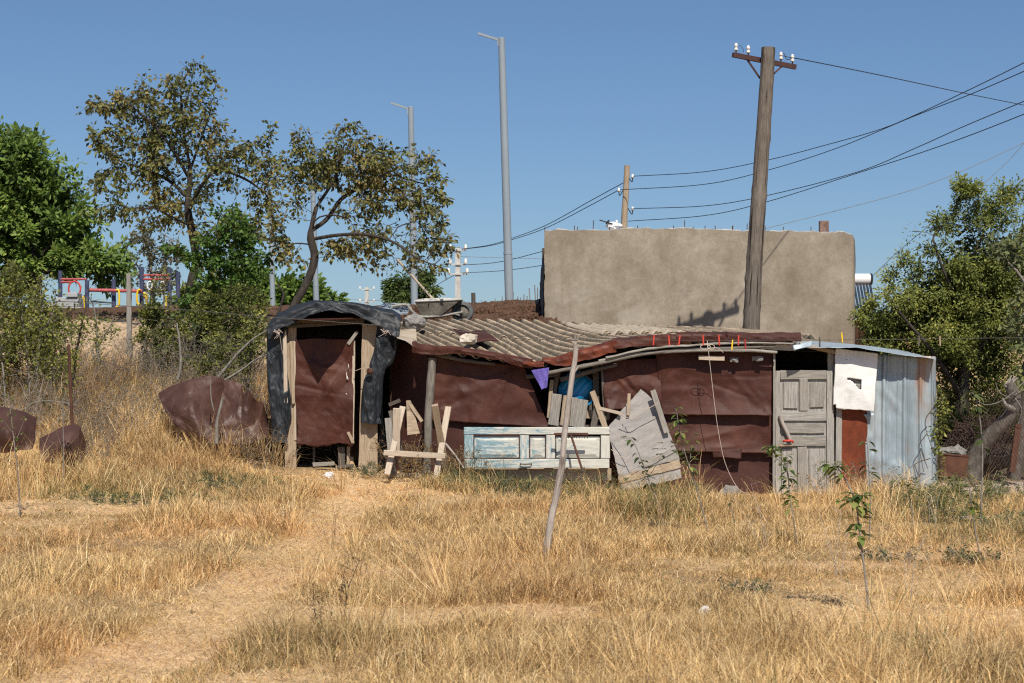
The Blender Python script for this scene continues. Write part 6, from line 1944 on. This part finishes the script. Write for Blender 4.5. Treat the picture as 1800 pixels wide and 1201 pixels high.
bx = thing('rusty_tub', 'rusty iron tub full of rubble beside the broken trunk', 'tub', P(1670, 835, 27.9))
V0 = [P(1640, 797, 27.7), P(1703, 802, 27.7), P(1699, 835, 27.7), P(1644, 830, 27.7)]
mb = MB()
V = np.array(V0 + [p + (0, .5, 0) for p in V0])
mb.add(V, [(0, 3, 2, 1), (4, 5, 6, 7), (1, 2, 6, 5), (0, 4, 7, 3), (3, 7, 6, 2)])
mb.build('body', M['rust'], bx)
mb = MB().tube([V0[0], V0[1], V0[1] + (0, .5, 0), V0[0] + (0, .5, 0), V0[0]], .018, 6)
mb.board(P(1638, 834, 27.66), P(1702, 838, 27.66), .05, .05)
mb.build('rim', M['rust'], bx)
single('rubble', MB().rock(P(1675, 797, 27.95), (.27, .22, .13), 93, 14, 2), 'stone', 'pale rubble heaped in the rusty tub', 'rubble')
chainlink(P(1735, 890, 26.5), P(1830, 880, 27.5), 1.7, .085, .0024, 'wire_fence', 'chain link fence in front of the two bare trunks', 'meshrust', .04)
# dead twigs against the galvanised sheet
mb = MB()
for pts2 in ([(1640, 718), (1628, 735), (1627, 752), (1634, 775), (1640, 795)], [(1630, 762), (1616, 782), (1618, 800), (1624, 830)], [(1636, 806), (1616, 812), (1597, 824)], [(1618, 788), (1626, 812)]):
    mb.tube(curve([P(a, b_, 26.75) for a, b_ in pts2], 16), [.008, .005], 5)
single('dead_vine', mb, 'darkwood', 'thin dead vine stem on the lower right of the galvanised sheet', 'vine')
# bare sticks on the left
for i, (pts2, Y, r_, lab) in enumerate((([(311, 668), (317, 640), (316, 600), (312, 568)], 29.5, [.028, .014], 'thick bare stem standing behind the buckled brown sheet'), ([(378, 672), (410, 630), (440, 600), (470, 580)], 29.0, [.03, .01], 'bare pale branch slanting up behind the brown sheets'),
                                 ([(385, 675), (425, 650), (450, 632), (474, 622)], 28.2, [.02, .008], 'thin bare branch lower down, pointing at the black tarp'), ([(380, 780), (382, 740), (392, 700)], 26.9, [.03, .018], 'short dead stem in front of the buckled brown sheet'),
                                 ([(376, 722), (372, 700), (370, 668)], 27.0, [.012, .006], 'thin pale twig leaning on the buckled brown sheet'), ([(44, 720), (60, 708), (90, 705), (135, 712)], 26.5, [.01, .006], 'thin dead twig lying in the scrub at the left'),
                                 ([(478, 600), (487, 560), (497, 520), (487, 500)], 32, [.035, .012], 'dark bare snag behind the black tarp'))):
    c = curve([P(a, b_, Y) for a, b_ in pts2], 18)
    c[:, 0] += .02 * fbm(c * 4, 2, 500 + i)
    single('dead_branch', MB().tube(c, r_, 7, jit=.2, seed=500 + i), 'greybark' if i != 6 else 'bark', lab, 'branch')


# saplings with few broad leaves
def sapling(stem, Y, leaves, lab, size=.09, seed=1, cols=None, r=.008, side=(), spread=.05):
    rs = np.random.RandomState(seed)
    c = curve([P(a, b_, Y) for a, b_ in stem], 26)
    c[0, 2] = float(g(c[0, 0], c[0, 1])) - .03
    root = thing('sapling', lab, 'sapling', c[0], 'saplings in the yard')
    mb = MB().tube(c, [r, r * .45], 6)
    br = [c]
    for s_ in side:
        cc = curve([P(a, b_, Y + rs.uniform(-.1, .1)) for a, b_ in s_], 12)
        mb.tube(cc, [r * .5, r * .3], 5)
        br.append(cc)
    mb.build('stem', M['greybark'], root)
    Vs, Ts, Cs = [], [], []
    nn_ = 0
    for (y0, y1, k) in leaves:
        yy = rs.uniform(y0, y1, k)
        zz = CAMZ - (yy - 680) * Y / F
        cand = np.concatenate(br)
        for z in zz:
            j = np.argmin(np.abs(cand[:, 2] - z) + rs.rand(len(cand)) * .06)
            p0 = cand[j]
            an_ = rs.uniform(0, 2 * math.pi)
            d = np.array((math.cos(an_), math.sin(an_) * .8, rs.uniform(-.5, .5)))
            d /= np.linalg.norm(d)
            sd = np.cross(d, (0, 0, 1)); sd /= np.linalg.norm(sd) + 1e-6
            up = np.cross(sd, d)
            L = size * rs.uniform(.7, 1.25)
            st = p0 + d * .02
            t = np.array([0, .3, .65, 1.0])
            dr = -.35 * L * t ** 2
            wd = L * .25 * np.array([.12, 1, .85, .03])
            mid = st + d * (t * L)[:, None] + np.array((0, 0, 1)) * dr[:, None]
            V = np.concatenate([mid + sd * wd[:, None] + up * (.3 * wd)[:, None], mid, mid - sd * wd[:, None] + up * (.3 * wd)[:, None]])
            Q = []
            for q in range(3):
                Q += [(q, q + 1, 5 + q, 4 + q), (4 + q, 5 + q, 9 + q, 8 + q)]
            Vs.append(V); Ts.append(np.array(Q) + nn_); nn_ += 12
            col = np.array((cols or [(.12, .18, .045), (.17, .24, .06), (.27, .30, .09), (.09, .14, .04)])[rs.randint(4)]) * rs.uniform(.8, 1.2)
            Cs.append(np.repeat(col[None], 12, 0))
    link_mesh('leaves', np.concatenate(Vs), [np.concatenate(Ts)], M['leaf'], root, None, np.concatenate(Cs), True)
    return root
sapling([(1402, 975), (1396, 920), (1388, 870), (1382, 820), (1352, 786)], 18.5, [(775, 870, 70), (870, 900, 16), (780, 800, 12)], 'leafy sapling standing in front of the grey plank door', .085, 1, side=[[(1383, 830), (1372, 812), (1358, 800)], [(1384, 840), (1384, 815), (1381, 800)]])
sapling([(1528, 1078), (1518, 990), (1510, 930), (1503, 880), (1478, 830), (1462, 815)], 13.2, [(862, 900, 44), (900, 950, 24), (805, 840, 24)], 'tallest foreground sapling right of the door, with a bare lower stem', .085, 2, r=.009, side=[[(1505, 890), (1492, 878), (1480, 880)], [(1506, 895), (1512, 880), (1516, 868)]])
sapling([(1247, 950), (1236, 900), (1222, 850), (1205, 800), (1196, 760), (1188, 718)], 20.0, [(720, 800, 48), (770, 850, 30)], 'slender sapling rising in front of the brown panels', .085, 3, side=[[(1205, 800), (1180, 775), (1160, 790)], [(1212, 820), (1215, 790), (1218, 765)]])
sapling([(1170, 930), (1155, 880), (1142, 850), (1132, 820), (1115, 780), (1105, 768)], 21.0, [(765, 830, 34), (830, 860, 8)], 'young sapling with dark leaves in front of the tilted plywood', .085, 4, cols=[(.035, .055, .02), (.05, .08, .025), (.08, .11, .035), (.13, .12, .04)], side=[[(1140, 840), (1165, 800), (1190, 780)]])
sapling([(1722, 950), (1725, 880), (1727, 800), (1723, 740), (1715, 700), (1708, 690)], 20.5, [(680, 720, 22), (720, 790, 16)], 'tall thin sapling between the rusty tub and the chain link fence', .10, 5, r=.011, cols=[(.07, .10, .03), (.10, .14, .05), (.15, .18, .07), (.05, .08, .025)])
sapling([(1608, 935), (1602, 890), (1596, 862), (1594, 840)], 20.0, [(838, 868, 12)], 'tiny sapling with orange tips before the galvanised sheet', .08, 6, cols=[(.04, .06, .02), (.07, .09, .025), (.32, .17, .03), (.05, .07, .02)])
sapling([(1722, 975), (1712, 920), (1706, 870), (1702, 850)], 17.5, [(870, 905, 12), (850, 880, 6)], 'small sapling by the half buried grey stone', .085, 7, cols=[(.05, .08, .02), (.08, .12, .02), (.12, .16, .03), (.05, .07, .02)])
sapling([(35, 880), (30, 820), (24, 770), (18, 720), (14, 690)], 21.5, [(695, 790, 40)], 'thin sapling at the left edge in front of the dark curled sheet', .06, 8, side=[[(26, 780), (38, 750), (44, 735)], [(22, 760), (10, 745), (4, 735)]])
sapling([(110, 860), (112, 800), (110, 720), (108, 660)], 24.0, [(665, 740, 20)], 'spindly sapling left of the rusty fence post', .07, 9, cols=[(.03, .055, .02), (.05, .085, .025), (.08, .11, .03), (.05, .07, .02)])
sapling([(1527, 960), (1530, 900), (1528, 840), (1524, 775)], 19.0, [(775, 850, 16)], 'bare stemmed sapling with few drooping leaves before the rust red sheet', .10, 10, cols=[(.04, .06, .02), (.07, .10, .03), (.12, .14, .04), (.05, .07, .02)])
sapling([(1296, 945), (1290, 915), (1284, 880)], 20.0, [(880, 945, 16)], 'short leafy shoot in the straw under the brown panels', .05, 11)


# ------------------------------------------------------------------ weeds
def weed(name, lab, cat, c, nst, h, spread, leafn, lsize, cols, wts, seed, stem='greybark', group=None, droop=.0, width=.4, lean=.35):
    rs = np.random.RandomState(seed)
    c = np.array(c, float)
    c[2] = float(g(c[0], c[1]))
    root = thing(name, lab, cat, c, group)
    mb = MB()
    nodes = []
    for k in range(nst):
        b0 = c + np.array((rs.normal() * spread * .5, rs.normal() * spread * .3, 0))
        b0[2] = float(g(b0[0], b0[1])) - .02
        hh = h * rs.uniform(.55, 1.1)
        d = np.array((rs.normal() * lean, rs.normal() * lean, 1.0))
        d /= np.linalg.norm(d)
        pp = curve([b0, b0 + d * hh * .5 + rs.normal(size=3) * .02, b0 + d * hh + np.array((d[0], d[1], -.1)) * hh * .25], 8)
        mb.tube(pp, [.004, .0018], 3, cap=False)
        nodes.append(pp[2:])
        for j in range(rs.randint(2, 6)):
            q = pp[rs.randint(3, len(pp))]
            e_ = q + np.array((rs.normal(), rs.normal(), rs.uniform(.1, 1))) * hh * .15
            mb.tube([q, e_], .0018, 3, cap=False)
            nodes.append(np.linspace(q, e_, 4))
    mb.build('stems', M[stem], root)
    nd_ = np.concatenate(nodes)
    p = nd_[rs.randint(0, len(nd_), leafn)] + rs.normal(size=(leafn, 3)) * .015
    V, T, C = leafmesh(p, rs.normal(size=(leafn, 3)) + np.array((0, 0, -droop)), lsize * rs.uniform(.5, 1.3, leafn), palette(cols, wts, leafn, rs), rs, .3, width)
    link_mesh('foliage', V, [T], M['leaf'], root, None, C)
    return root
DRYB = [(.13, .075, .035), (.22, .13, .055), (.32, .20, .08), (.40, .27, .10)]
WEEDG = [(.06, .085, .04), (.11, .14, .06), (.17, .20, .08), (.26, .27, .11)]
DRYW = [(.42, .29, .14), (.5, .36, .18), (.34, .22, .10)]
for i, (x, y, Y, h, sp_, n, lab) in enumerate(((728, 815, 26.2, .52, .42, 1300, 'rusty brown dead weed growing through the sawhorse'), (800, 825, 26.0, .55, .35, 900, 'brown dead weed between the sawhorse and the blue door'), (712, 770, 26.6, .7, .25, 600, 'tall yellowish dead weed behind the sawhorse'), (455, 800, 26.9, .62, .35, 700, 'dry tangled weed at the left foot of the black tarp'),
                                     (420, 800, 27.0, .45, .4, 600, 'dry spindly weed before the torn brown sheet'), (1500, 850, 25.9, .62, .3, 420, 'dead twiggy weed in front of the rust red sheet'), (1450, 860, 26.0, .45, .3, 500, 'grey dry weed at the foot of the plank door'),
                                     (1545, 860, 26.2, .5, .25, 250, 'thin grey dead weed at the foot of the galvanised sheet'))):
    weed('dry_weed', lab, 'weed', P(x, y, Y), 16, h, sp_, n, .035, DRYB if i < 5 else [(.25, .19, .13), (.34, .27, .18), (.2, .16, .1)], [1, 2, 2, 1][:4 if i < 5 else 3], 600 + i, 'greybark', 'dry weeds along the shed', lean=.4)
for i, (x, y, Y, h, sp_, n, lab) in enumerate(((645, 825, 26.6, .22, .25, 700, 'low grey green weed at the foot of the outhouse right post'), (1660, 870, 23.5, .55, .75, 4200, 'feathery green weed patch below the rusty tub'), (1620, 890, 23.0, .45, .4, 2000, 'feathery green weed at the corner of the galvanised sheet'),
                                     (860, 850, 25.6, .3, .5, 1100, 'green weeds under the left half of the blue door'), (960, 850, 25.6, .3, .45, 1100, 'green weeds under the middle of the blue door'), (1050, 850, 25.5, .32, .45, 1200, 'green weeds under the right end of the blue door'),
                                     (1225, 862, 25.4, .28, .3, 700, 'small green weed below the brown panels'), (1745, 880, 24.5, .5, .6, 1500, 'green brown bush at the foot of the chain link fence'), (1700, 985, 16.5, .2, .35, 600, 'low grey green weed in the straw below the half buried stone'),
                                     (1320, 1045, 14.2, .15, .2, 260, 'small dark green weed in the middle foreground straw'), (1560, 985, 17.0, .15, .3, 320, 'grey green weed beside the trodden bare patch'), (240, 880, 23.0, .22, .7, 1400, 'dark green low weeds before the left bank'), (400, 860, 24.6, .25, .8, 1500, 'green low weeds between bank and outhouse'),
                                     (980, 870, 24.6, .2, .9, 1000, 'sparse low green weeds along the front of the blue door'), (1660, 910, 21.5, .35, .5, 900, 'green weeds around the half buried grey stone'), (1780, 930, 20.5, .3, .5, 900, 'olive weeds at the right edge of the yard'))):
    weed('green_weed', lab, 'weed', P(x, y, Y), 30, h, sp_, n, .035, [(.10, .14, .045), (.17, .21, .06), (.25, .27, .08), (.34, .33, .12)] if i in (1, 2, 7, 14, 15) else WEEDG, [2, 3, 2, 1], 640 + i, 'greybark', 'green weeds in the yard', lean=.5, width=.35)
for i, (x, y, Y, lab) in enumerate(((1585, 1060, 13.6, 'tall pale dead stalk right of the tallest foreground sapling'), (1350, 960, 18, 'pale dead stalk in front of the plank door'), (1640, 880, 21, 'dry stalk with a seed head left of the half buried stone'), (570, 1090, 12.4, 'dark seeded dock stalk beside the path'), (605, 1075, 12.7, 'second dark dock stalk, right of the first by the path'), (1470, 1010, 15.5, 'pale dead stalk left of the tallest foreground sapling'))):
    dark = i in (3, 4)
    weed('dry_stalk', lab, 'weed', P(x, y, Y), 3, .42 if dark else .7, .05, 120 if dark else 25, .022, [(.10, .06, .04), (.16, .10, .06)] if dark else DRYW[:2], [1, 1], 680 + i, 'stickwood' if not dark else 'bark', lean=.15)

# tangled dead brush on the left bank
BR = [(.20, .145, .09), (.30, .22, .13), (.40, .31, .18), (.16, .15, .06)]
for i, (x, y, Y, h, sp_, n, ns, lab) in enumerate(((30, 700, 27.5, 1.1, .7, 900, 60, 'tangled dead brush behind the dark curled sheet at the left edge'), (95, 690, 28.5, 1.2, .7, 900, 60, 'dead brush left of the rusty fence post'), (165, 715, 28.0, .9, .6, 800, 55, 'brown brush in the straw right of the rusty fence post'),
        (215, 740, 27.6, .8, .7, 900, 60, 'tall tangled straw weeds in the middle of the left bank'), (265, 690, 29.0, 1.0, .6, 900, 60, 'dead brush below the grey square post'), (345, 680, 28.9, 1.0, .8, 1000, 70, 'dry brush standing above the buckled brown sheet'), (420, 690, 28.6, 1.1, .6, 1000, 70, 'dry brush above the torn brown sheet'),
        (455, 640, 29.4, 1.3, .5, 1000, 60, 'tall dead brush against the left side of the outhouse'), (395, 620, 30.6, 1.2, .8, 1200, 60, 'reddish dead brush at the top of the bank behind the sheets'), (60, 640, 30.0, 1.3, .8, 1200, 60, 'twiggy grey brush under the left shrub'), (290, 640, 30.8, .9, .6, 800, 50, 'low dead brush at the foot of the dark green wild shrub'),
        (110, 660, 30.5, 1.4, .6, 900, 60, 'tall grey dry stalks rising between the two left shrubs'), (185, 665, 30.6, 1.1, .6, 800, 50, 'thin dry stalks in front of the sandy bank'), (245, 640, 31.2, 1.1, .4, 700, 40, 'dry weeds wrapped around the grey square post'), (320, 620, 30.2, 1.3, .7, 1100, 60, 'tall dead brush in front of the dark green wild shrub'), (440, 600, 31.4, 1.2, .6, 1000, 50, 'dry brush on the crest left of the outhouse roof'),
        (150, 790, 26.2, .7, .5, 700, 50, 'pale dry weeds beside the small curved brown sheet'))):
    weed('dead_brush', lab, 'brush', P(x, y, Y), ns, h, sp_, n, .035, BR, [2, 3, 2, 1], 700 + i, 'greybark' if i % 3 else 'stickwood', 'dead brush on the left bank', lean=.35, width=.35)
tree('shrub', 'young green shrub above the buckled sheet, left of the outhouse', 'shrub', [[(400, 720, 0), (398, 660, 0), (392, 620, 0)], [(430, 720, 0), (440, 650, 0), (446, 600, 0)]],
     [(390, 620, 35, 40, 1), (445, 590, 28, 60, 1), (420, 650, 40, 30, .6), (350, 640, 30, 30, .5)], 29.6, 420, dict(n=2600, size=.055, cols=YGREEN, wts=[2, 3, 2, 1, 1], rmax=.03, droop=.2, width=.6, twigs=.2), 431, .022, step=.1, twig=.13, bark='greybark')
tree('shrub', 'tall loose shrub at the far left edge with bare lower stems', 'shrub', [[(14, 760, 0), (8, 680, 0), (0, 600, 0)], [(50, 760, 0), (52, 680, 0), (45, 600, 0)], [(84, 740, 0), (92, 660, 0), (98, 600, 0)]],
     [(10, 580, 50, 90, 1), (60, 600, 45, 60, .9), (100, 620, 25, 50, .6), (20, 500, 40, 50, .8), (-30, 620, 40, 90, .8)], 28.6, 700, dict(n=5200, size=.058, cols=YGREEN, wts=[2, 3, 2.4, 1, .8], rmax=.03, droop=.2, width=.6, twigs=.2), 432, .028, step=.11, twig=.14, bark='greybark')

for i, (st, br, Y, blobs, na, nl, sd, lab) in enumerate((
        ([(62, 720, 0), (66, 640, 0), (72, 560, 0), (70, 490, 0)], [(66, 600, 0), (88, 560, 0), (96, 530, 0)], 29.4, [(75, 520, 30, 40, 1), (95, 560, 20, 30, .6), (55, 580, 20, 30, .5)], 150, 620, 441, 'thin young tree rising in front of the paving slabs'),
        ([(178, 690, 0), (172, 620, 0), (168, 560, 0), (160, 520, 0)], [(172, 610, 0), (190, 580, 0), (200, 560, 0)], 31.0, [(165, 545, 22, 34, 1), (195, 570, 18, 26, .6)], 110, 420, 442, 'thin young tree left of the grey square post'),
        ([(282, 650, 0), (280, 590, 0), (288, 530, 0), (290, 480, 0)], [(281, 570, 0), (262, 540, 0), (255, 520, 0)], 32.4, [(285, 500, 24, 40, 1), (262, 535, 20, 26, .6), (300, 540, 20, 30, .6)], 140, 560, 443, 'thin young tree partly hiding the right end of the exercise frame'))):
    tree('sapling_tree', lab, 'tree', [st, br], blobs, Y, na, dict(n=nl, size=.058, cols=YGREEN, wts=YGW, rmax=.03, droop=.2, width=.6, twigs=.3), sd, .02, step=.09, twig=.13, bark='greybark')

# ------------------------------------------------------------------ dry grass
def blades(n, xr, yr, seed, hfun, wid, colf, lean=.45, prob=None, curl=.5, flat=False):
    rs = np.random.RandomState(seed)
    # rejection sampling with a density function
    X = np.zeros(0); Y = np.zeros(0)
    while len(X) < n:
        m_ = int(n * 1.2) + 100
        y = yr[0] + (yr[1] - yr[0]) * rs.rand(m_)
        hw = .5 * 1800 / F * y * 1.04 + 1.6
        lo = np.maximum(xr[0], -hw); hi = np.minimum(xr[1], hw)
        x = lo + (hi - lo) * rs.rand(m_)
        ok = (hi > lo) & (rs.rand(m_) < prob(x, y))
        X = np.concatenate([X, x[ok]]); Y = np.concatenate([Y, y[ok]])
    X, Y = X[:n], Y[:n]
    a = rs.rand(n) * 2 * math.pi
    ln = lean * np.abs(rs.normal(size=n))
    tone = np.ones(n)
    hs_ = np.ones(n)
    if not flat:
        # most blades belong to tufts that fan out from a common root
        nt_ = max(1, n // 26)
        tx, ty = X[:nt_].copy(), Y[:nt_].copy()
        th_ = rs.uniform(.55, 1.45, nt_)
        tc = rs.uniform(.62, 1.30, nt_)
        ta = rs.rand(nt_) * 2 * math.pi
        tl = .38 * np.abs(rs.normal(size=nt_))
        k_ = rs.randint(0, nt_, n)
        inn = rs.rand(n) < .72
        ox, oy = rs.normal(size=n) * .032, rs.normal(size=n) * .032
        X = np.where(inn, tx[k_] + ox, X); Y = np.where(inn, ty[k_] + oy, Y)
        fx = ox * 9 + np.cos(ta[k_]) * tl[k_] + rs.normal(size=n) * .36
        fy = oy * 9 + np.sin(ta[k_]) * tl[k_] + rs.normal(size=n) * .36
        a = np.where(inn, np.arctan2(fy, fx), a)
        ln = np.where(inn, np.hypot(fx, fy), ln)
        hs_ = np.where(inn, th_[k_], rs.uniform(.4, 1.0, n))
        tone = np.where(inn, tc[k_], 1.0)
    Z = g(X, Y) - .01
    h = hfun(X, Y, rs) * hs_
    ln = np.minimum(ln, 1.6)
    dx, dy = np.cos(a) * ln, np.sin(a) * ln
    sa = rs.rand(n) * math.pi
    sx_, sy_ = np.cos(sa), np.sin(sa) * .6
    w_ = wid(Y, rs, n)
    B = np.stack([X, Y, Z], 1)
    if flat:
        tip = B + np.stack([np.cos(a) * h, np.sin(a) * h, rs.uniform(.005, .06, n)], 1)
        mid = (B + tip) / 2 + np.stack([0 * h, 0 * h, rs.uniform(.01, .04, n)], 1)
        B = B + np.stack([0 * h, 0 * h, rs.uniform(.012, .03, n)], 1)
    else:
        mid = B + np.stack([dx * h * .45, dy * h * .45, h * .58], 1)
        tip = B + np.stack([dx * h * (1 + curl), dy * h * (1 + curl), h * np.clip(1.0 - .45 * ln * curl * 2, .25, 1)], 1)
    S = np.stack([sx_, sy_, 0 * sx_], 1) * w_[:, None]
    V = np.stack([B - S, B + S, mid - S * .8, mid + S * .8, tip], 1).reshape(-1, 3)
    k = np.arange(n)[:, None] * 5
    Q = k + np.array([[0, 1, 3, 2]])
    T = k + np.array([[2, 3, 4]])
    C = np.repeat(colf(X, Y, rs) * tone[:, None], 5, 0)
    return V, Q, T, C


STRAW = np.array([(.77, .55, .27), (.68, .455, .20), (.86, .675, .39), (.56, .36, .155), (.30, .185, .09), (.61, .475, .235)])
SWT = np.cumsum(np.array([3, 3, 2.0, 1.6, 1.4, .8]) / 11.8)


def straw(X, Y, rs):
    c = STRAW[np.searchsorted(SWT, rs.rand(len(X))).clip(0, 5)] * rs.uniform(.82, 1.15, (len(X), 1))
    tone = n2(X, Y, .6, 3, 51)[:, None]
    c = c * (1 + .28 * tone)
    red = sstep(.0, .5, n2(X, Y, .45, 3, 52))[:, None]
    c = c * (1 - red * np.array((.04, .12, .16)))
    gr = np.clip(greenness(X, Y), 0, 1)
    pick = rs.rand(len(X)) < gr
    gc = np.array([(.13, .15, .05), (.20, .20, .07), (.09, .11, .04), (.28, .26, .10)])[rs.randint(0, 4, len(X))]
    return np.where(pick[:, None], gc, c)


def blob(X, Y, x, y, rx, ry):
    return 1 - sstep(.4, 1.15, np.hypot((X - x) / rx, (Y - y) / ry))


def greenness(X, Y):
    v = .10 * sstep(.1, .5, n2(X, Y, .8, 3, 61))
    v = v + .55 * sstep(24.2, 25.6, Y) * sstep(-1.6, -.8, X) * sstep(2.6, 1.9, X)
    v = v + .5 * blob(X, Y, 1.7, 22.5, .75, 1.6) + .35 * blob(X, Y, 2.35, 11.2, .35, .6) + .4 * blob(X, Y, -4.6, 23.3, 1.5, .9) + .3 * blob(X, Y, 5.3, 20, 1.5, 4) + .4 * blob(X, Y, -3.6, 25.3, 1.4, .7)
    v = v + .25 * blob(X, Y, -5.6, 23, .9, 2)
    return v


def hgt(X, Y, rs):
    h = .05 + .19 * np.clip(.35 + 1.6 * n2(X, Y, .8, 3, 41), 0, 1) + .10 * np.clip(n2(X, Y, 2.6, 2, 42), 0, 1)
    h = h * (1 - .78 * bare(X, Y))
    h = h + .18 * blob(X, Y, 2.5, 11.6, .75, .9) + .16 * blob(X, Y, 1.8, 22.5, .9, 1.8) + .20 * blob(X, Y, -6.0, 24, 1.0, 1.2) + .06 * blob(X, Y, -.2, 21, 1.5, 2.5) + .10 * blob(X, Y, -3.2, 20.5, 1.5, 1.0)
    h = h + .34 * sstep(26.0, 28, Y) * sstep(-3.7, -4.3, X) * sstep(33.2, 31.5, Y)
    h = h * (1 - .45 * sstep(25.2, 26.2, Y) * sstep(-3.9, -3.4, X))
    return h * rs.uniform(.45, 1.3, len(X))


def prob(X, Y):
    p = 1 - .94 * bare(X, Y)
    p = p * np.clip(.60 + 1.3 * n2(X, Y, 1.3, 3, 45), .10, 1)
    p = p * (1 - sstep(26.9, 27.2, Y) * sstep(-1.3, -1.1, X))                  # not inside the shed
    inoh = (X > -3.5) & (X < -1.8) & (Y > 27.35) & (Y < 29.0)
    p = np.where(inoh, 0, p)
    sandy = sstep(31.2, 33.2, Y + .9 * n2(X, Y, .7, 3, 8))
    return np.clip(p * (1 - sandy), 0, 1)


def wid(Y, rs, n):
    return (.0012 + .00010 * Y) * rs.uniform(.55, 1.35, n)


parts = [blades(150000, (-20, 20), (8.2, 14), 801, hgt, wid, straw, prob=prob),
         blades(145000, (-20, 20), (14, 20.5), 802, hgt, wid, straw, prob=prob),
         blades(150000, (-20, 20), (20.5, 27.2), 803, hgt, wid, straw, prob=prob),
         blades(44000, (-20, -1.0), (27.0, 33.2), 804, hgt, wid, straw, prob=prob)]
def thatch_h(X, Y, rs):
    return rs.uniform(.05, .2, len(X))
def thatch_p(X, Y):
    return np.clip(.45 + .5 * bare(X, Y), 0, 1) * (1 - sstep(26.8, 27.1, Y) * sstep(-1.3, -1.1, X)) * (1 - sstep(31, 32.5, Y))
def thatch_c(X, Y, rs):
    return straw(X, Y, rs) * 1.04
parts.append(blades(130000, (-20, 20), (8.2, 27.2), 805, thatch_h, wid, thatch_c, prob=thatch_p, flat=True))
# tall straw with seed heads
def tall_h(X, Y, rs):
    return rs.uniform(.32, .62, len(X)) * (1 + .25 * sstep(26, 28, Y))
def tall_p(X, Y):
    p = .05 * np.clip(n2(X, Y, 1.0, 2, 47) * 3, 0, 1) + .9 * blob(X, Y, -6.1, 24, .9, 1.2) + .55 * blob(X, Y, -4.9, 28.5, 1.2, 2.0) + .35 * blob(X, Y, -6.5, 28.5, 1.6, 2.2) + .3 * blob(X, Y, 1.7, 23, .9, 1.5) + .3 * blob(X, Y, 2.5, 11.6, .7, .8) + .25 * blob(X, Y, -1.0, 26.2, 1, .4) + .2 * blob(X, Y, 2.3, 26.2, .8, .4) + .2 * blob(X, Y, 4.6, 23, 1.5, 2.0) + .5 * blob(X, Y, -4.0, 27.2, .8, .5)
    return np.clip(p, 0, 1) * prob(X, Y)
parts.append(blades(15000, (-20, 20), (9, 32), 806, tall_h, lambda Y, rs, n: (.0012 + .00007 * Y) * rs.uniform(.6, 1.1, n), lambda X, Y, rs: straw(X, Y, rs) * 1.08, prob=tall_p, lean=.3))
Vs, Qs, Ts, Cs, k = [], [], [], [], 0
for V, Q, T, C in parts:
    Vs.append(V); Qs.append(Q + k); Ts.append(T + k); Cs.append(C); k += len(V)
gro = link_mesh('dry_grass', np.concatenate(Vs), [np.concatenate(Qs), np.concatenate(Ts)], M['grass'], None, None, np.concatenate(Cs), origin=(0, 0, 0))
tag(gro, kind='stuff')

# ------------------------------------------------------------------ clods on the bare earth
def clods():
    rs = np.random.RandomState(77)
    base = np.array([(1, 0, 0), (-1, 0, 0), (0, 1, 0), (0, -1, 0), (0, 0, 1), (0, 0, -1)], float)
    Tt = np.array([(0, 2, 4), (2, 1, 4), (1, 3, 4), (3, 0, 4), (2, 0, 5), (1, 2, 5), (3, 1, 5), (0, 3, 5)])
    Vs, Ts, Cs = [], [], []
    n = 0
    for (x0, x1, y0, y1, k, s0, s1, col) in ((-2.2, 1.2, 32, 42, 5200, .012, .06, (.115, .066, .043)), (-9, -2.6, 35.5, 41, 2600, .012, .055, (.12, .075, .05)), (-8, -3, 31.5, 36, 900, .01, .04, (.46, .34, .22)), (-7, 5, 9, 26, 700, .006, .02, (.36, .27, .17))):
        X = rs.uniform(x0, x1, k); Y = rs.uniform(y0, y1, k)
        Z = g(X, Y) + .02
        s = s0 + (s1 - s0) * rs.rand(k) ** 3
        for i in range(k):
            v = base * s[i] * rs.uniform(.55, 1.2, (6, 3)) + rs.normal(size=(6, 3)) * s[i] * .2
            Vs.append(v + (X[i], Y[i], Z[i])); Ts.append(Tt + n); n += 6
            Cs.append(np.repeat(np.array(col)[None] * rs.uniform(.65, 1.35), 6, 0))
    o_ = link_mesh('soil_clods', np.concatenate(Vs), [np.concatenate(Ts)], M['clod'], None, None, np.concatenate(Cs), origin=(0, 0, 0))
    tag(o_, kind='stuff')
clods()

# everything that carries a category is a thing of its own
for o in scene.objects:
    if o.get('category') and not o.get('kind'):
        o['kind'] = 'thing'
